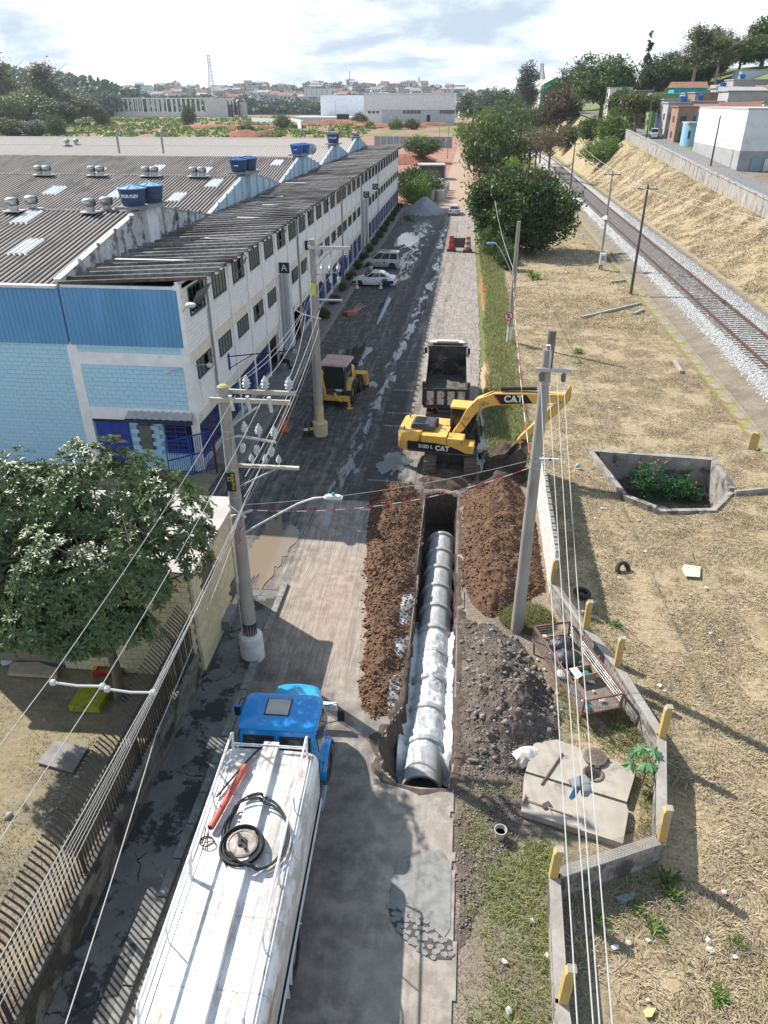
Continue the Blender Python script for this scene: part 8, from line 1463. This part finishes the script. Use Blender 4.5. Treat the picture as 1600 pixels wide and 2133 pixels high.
g=G(735,252); tr=thing('delivery_truck','white box truck parked before the factory','truck',(g.x,g.y,0)); MB().bx(-1.4,1.4,2,9,1,4.8).build('box_body',PW,tr); MB().bx(-1.3,1.3,-.4,1.9,.6,3.4).build('cab',PW,tr,bev=.15); MB().bx(-1.1,1.1,-.46,-.4,2,3).build('windscreen',CGL,tr)
for y in (.6,6,7.4): wheel(tr,(1.15,y,.5),.5,.3); wheel(tr,(-1.15,y,.5),.5,.3)
g=G(960,245); ct=thing('storage_tank','tall white storage tank right of the factory','tank',(g.x,g.y,0)); MB().lathe([(2.6,0),(2.6,11.5),(1.2,12.6),(.01,12.8)],n=20).build('tank_shell',FW,ct,smooth=True,ang=40); MB().cyl((2.8,-.5,0),(2.8,-.5,11),.12).build('ladder',GREY,ct); MB().bx(-9,14,4,4.5,0,3.6).build('compound_wall',CEM,ct)
a,b=G(525,255),G(632,262); w_=thing('site_wall','low white boundary wall at the left of the factory','wall'); MB().beam((a.x,a.y,1.7),(b.x,b.y,1.7),.4,3.6).build('wall_panel',WPT,w_); c=G(601,262);d=G(628,268); MB().beam((c.x,c.y,2.4),(d.x,d.y,2.4),.4,5).build('wall_panel',WPT,w_)
gw=thing('grey_site_wall','grey panel wall across the red earth behind the warehouse','wall'); p0,p1=G(780,306),G(942,308)
for k in range(12): a=p0.lerp(p1,k/12); b=p0.lerp(p1,(k+1)/12); MB().beam((a.x,a.y,1.8),(b.x-.15,b.y,1.8),.3,4.0-.05*(k%3)).build('wall_panel',pm('blue_grey_panel',(.30,.34,.37)),gw)
# concrete frame building
fr=thing('concrete_frame_building','unfinished concrete frame of columns and beams on the green field','building'); x0,x1=-369.,-236.; FRM_=pm('pale_precast',(.68,.67,.65)); k=0
for yy in (831,862):
    for x in np.linspace(x0,x1-36,20):
        if yy==862 and k%5==4: k+=1; continue
        MB().bx(x-.55,x+.55,yy-.5,yy+.5,0,16).build('column',FRM_,fr); k+=1
    MB().bx(x0-.8,x1-35,yy-.5,yy+.5,16.02,17.2).build('beam',FRM_,fr)
for x in np.linspace(x0,x1-36,10): MB().bx(x-.4,x+.4,831.6,861.4,16.05,17.0).build('cross_beam',FRM_,fr)
MB().bx(x0-.8,x1-35,829.6,830.4,0,4.6).build('low_wall',FRM_,fr); MB().bx(x1-36,x1-12,828,850,0,16.8).build('office_wall',pm('office_render',(.58,.58,.57)),fr)
for j in range(2):
    for q in range(4): MB().bx(x1-12,x1-.3-q*.0,829+q*5,829.8+q*5,5+j*5.5,5.6+j*5.5).build('floor_slab',FRM_,fr); MB().bx(x1-12+q*3.7,x1-11.2+q*3.7,828.6,829.4,0,15.5-j).build('column',FRM_,fr)
    MB().bx(x1-12,x1,829,850,5+j*5.6,5.6+j*5.6).build('floor_slab',CEM,fr)
MB().bx(x1-3,x1+2,832,850,0,13).build('stair_wall',CEM,fr)
# lattice mast
def mast(label,px,base,top,Y,w,wt):
    b=atY(px,base,Y); tp=atY(px,top,Y); hgt=tp.z-b.z; t=thing('lattice_mast',label,'mast',(b.x,Y,b.z)); m=MB(); n=14
    f=lambda z: lerp(w,wt,min(1,z/hgt*1.4))
    for sx,sy in ((-1,-1),(1,-1),(1,1),(-1,1)): m.tube([(sx*f(z)/2,sy*f(z)/2,z) for z in np.linspace(0,hgt,n+1)],.28,4)
    legs=m.build('leg_frame',flat('mast_steel',(.30,.29,.29)),t); m=MB()
    for i in range(n):
        z,z2=hgt*i/n,hgt*(i+1)/n
        for s in (-1,1): a_,b_=f(z)/2,f(z2)/2; m.tube([(-a_,s*a_,z),(b_,s*b_,z2)],.17,3).tube([(a_,s*a_,z),(-b_,s*b_,z2)],.17,3).tube([(s*a_,-a_,z),(s*b_,b_,z2)],.17,3)
    m.build('bracing',flat('mast_steel',(.30,.29,.29)),t); return t
mast('tall lattice mast rising behind the concrete frame building',443,205,113,1150,9,3.2); mast('lattice pylon on the skyline behind the green shed',1127,165,132,900,8,3); mast('thin communication tower on the far town ridge',729,178,148,2100,6,1.5); mast('tiny pylon on the far ridge right of the tower',873,178,160,2300,10,5)
# --- far town on its ridge
RX=[(-900,205),(180,196),(250,184),(300,176),(360,172),(420,178),(450,184),(500,174),(560,176),(600,180),(660,174),(720,172),(800,178),(860,172),(905,176),(960,184),(1010,190),(1100,196),(1400,204)]
YR=2100.; sk=[atY(x,y+4,YR) for x,y in RX]; kx=np.array([p.x for p in sk]); kz=np.array([p.z for p in sk])
def rz_(x,y): t=np.clip((y-1050)/(YR-1050),0,1); return -6+(np.interp(x*YR/np.maximum(y,1),kx,kz)+6)*t**1.25
X,Yg=np.meshgrid(np.linspace(-1500,900,120),np.linspace(1050,2600,40)); Z=np.where(Yg<YR,rz_(X,Yg),rz_(X,np.full_like(Yg,YR))-(Yg-YR)*.1)
i=np.arange(39*120).reshape(39,120)[:,:-1]; struct(link('hill',npmesh('hill',np.stack([X,Yg,Z],-1).reshape(-1,3),np.stack([i,i+1,i+121,i+120],-1).reshape(-1,4),mat('far_hill_green',(.07,.10,.06),(.11,.12,.08),.95,0,.01),True)))
r=random.Random(11); HM=[pm('far_wall_%d'%i,c) for i,c in enumerate(((.62,.60,.57),(.50,.44,.38),(.45,.30,.22),(.40,.42,.45),(.58,.52,.42),(.66,.66,.66)))]; RMs=[TILE,BRZ,pm('far_brown_roof',(.26,.15,.10)),CEM]
protos=[]
for wi in range(6):
    for ri in range(2):
        wmesh=MB().bx(-5,5,-4,4,-6,6).mesh('wall',HM[wi]); rm=MB().prism([(-4.6,6),(4.6,6),(0,8.4)],-5.5,5.5,'X').mesh('roof',RMs[(wi+ri)%4]) if ri==0 else MB().bx(-5.4,5.4,-4.4,4.4,6,6.6).mesh('roof',RMs[(wi+2)%4])
        m=MB()
        for q in range(3):
            for f in range(2): m.bx(-3.6+q*2.8,-2.0+q*2.8,-4.1,-4.02,.6+f*3,2.1+f*3)
        protos.append((wmesh,rm,m.mesh('window',GLS)))
n=0
while n<290:
    yy=r.uniform(1250,2080); px=r.uniform(195,1010); pz=atY(px,190,yy); x=pz.x; z=float(rz_(np.array(x),np.array(yy)))
    if 200<px<420 and yy<1500: continue
    t=thing('town_house','small pale house among the crowded roofs on the far ridge','house',(x,yy,z+1),r.uniform(-.6,.6),'houses of the far town'); s=r.uniform(.8,1.9); t.scale=(s*r.uniform(.8,1.5),s,s*r.uniform(.7,1.15)); q_=r.randrange(12); pr_=protos[q_]; t['label']='small %s house with %s roof among the crowd on the far ridge'%(('white','tan','brick red','grey','cream','pale')[q_//2],('pitched','flat')[q_%2]); link('wall',pr_[0],t); link('roof',pr_[1],t); link('window',pr_[2],t); n+=1
for px,py,Y,w,h,lb in ((287,198,1250,34,22,'tall white slab building at the left of the far town'),(365,200,1400,40,12,'wide white hall in the far town'),(905//2+210,190,1500,46,10,'long pale hall in the middle of the far town'),(340,214,1150,50,8,'long low pale shed behind the concrete frame'),(490,214,1150,70,9,'long grey shed right of the lattice mast')): p=atY(px,py,Y); house(lb,p.x,Y,p.z-h+4,w,20,h,HM[5],'flat',WPT,5,'large halls of the far town',name='town_hall_block')
# trees among the far houses
rr_=np.random.default_rng(8); nc=520; cx=rr_.uniform(-1000,420,nc); cyy=rr_.uniform(1150,2120,nc); cz=rz_(cx,cyy); cx=cx*1.0; rad=rr_.uniform(4,10,nc); d=rr_.normal(size=(nc,26,3)); d/=np.linalg.norm(d,axis=2,keepdims=True); d[...,2]=np.abs(d[...,2]); Pq=np.stack([cx,cyy,cz+1],-1)[:,None]+d*rad[:,None,None]
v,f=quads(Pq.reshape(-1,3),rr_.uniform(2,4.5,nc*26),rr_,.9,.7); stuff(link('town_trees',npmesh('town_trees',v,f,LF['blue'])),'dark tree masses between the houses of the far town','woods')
# red earth mounds on the site
for px,py,a,b,h,lb in ((520,285,14,8,3.0,'brown earth mound left on the red site'),(690,262,34,10,3.4,'red earth bank before the factory cabins'),(800,266,30,9,2.6,'red earth bank under the factory'),(470,268,30,10,2.2,'rough red earth in the green field'),(880,262,22,8,2.2,'red earth heap at the factory corner')):
    g=G(px,py); me,s=heap('earth_mound',blob(g,a,b,int(px),30,.3),lambda x,y,d,h=h:np.minimum(h,d*.6)*(.5+.8*fbm(x*.2,y*.2,4,int(px))),heap_mat('red_mound_%d'%px,(.33,.14,.085),(.25,.10,.065),(.40,.22,.15)),1.0); tag(link('earth_mound',me),lb,'earth mound','red earth mounds')
g=G(845,330); me,s=heap('earth_mound',blob(G(855,335),9,16,5,30,.25),lambda x,y,d:np.minimum(1.6,d*.4)*(.5+.9*fbm(x*.5,y*.5,4,5)),heap_mat('red_mound_near',(.30,.12,.075),(.21,.09,.06),(.38,.20,.14)),.5); tag(link('earth_mound',me),'churned red earth behind the end of the warehouse','earth mound','red earth mounds')
# thin site poles
for i,(px,b,t_) in enumerate(((932,330,256),(915,300,262),(1008,262,225),(535,300,270))):
    g=G(px,b); tp=atY(px,t_,g.y); tag(MB().cyl((0,0,0),(0,0,max(3,tp.z)),.13,.1,8).build('site_pole',CONC if i!=3 else DKP,None,(g.x,g.y,0)),('thin pole beside the dirt road','short pole on the red site','pole at the far bend of the dirt road','thin dark pole behind the pale roof')[i],'pole')
# air
hzb=MB().bx(-3100,3100,-45,4100,-14,115).build('haze',None); hzb.data.materials.clear()
hm=bpy.data.materials.new('haze'); hm.use_nodes=True; nt=hm.node_tree; nt.nodes.clear(); vo=nt.nodes.new('ShaderNodeVolumePrincipled'); vo.inputs['Color'].default_value=(.80,.88,1,1); vo.inputs['Density'].default_value=.00009; vo.inputs['Anisotropy'].default_value=.2; oo=nt.nodes.new('ShaderNodeOutputMaterial'); nt.links.new(vo.outputs[0],oo.inputs['Volume']); hzb.data.materials.append(hm); hzb['kind']='stuff'; hzb['label']='thin pale haze in the air over the valley'; hzb['category']='haze'
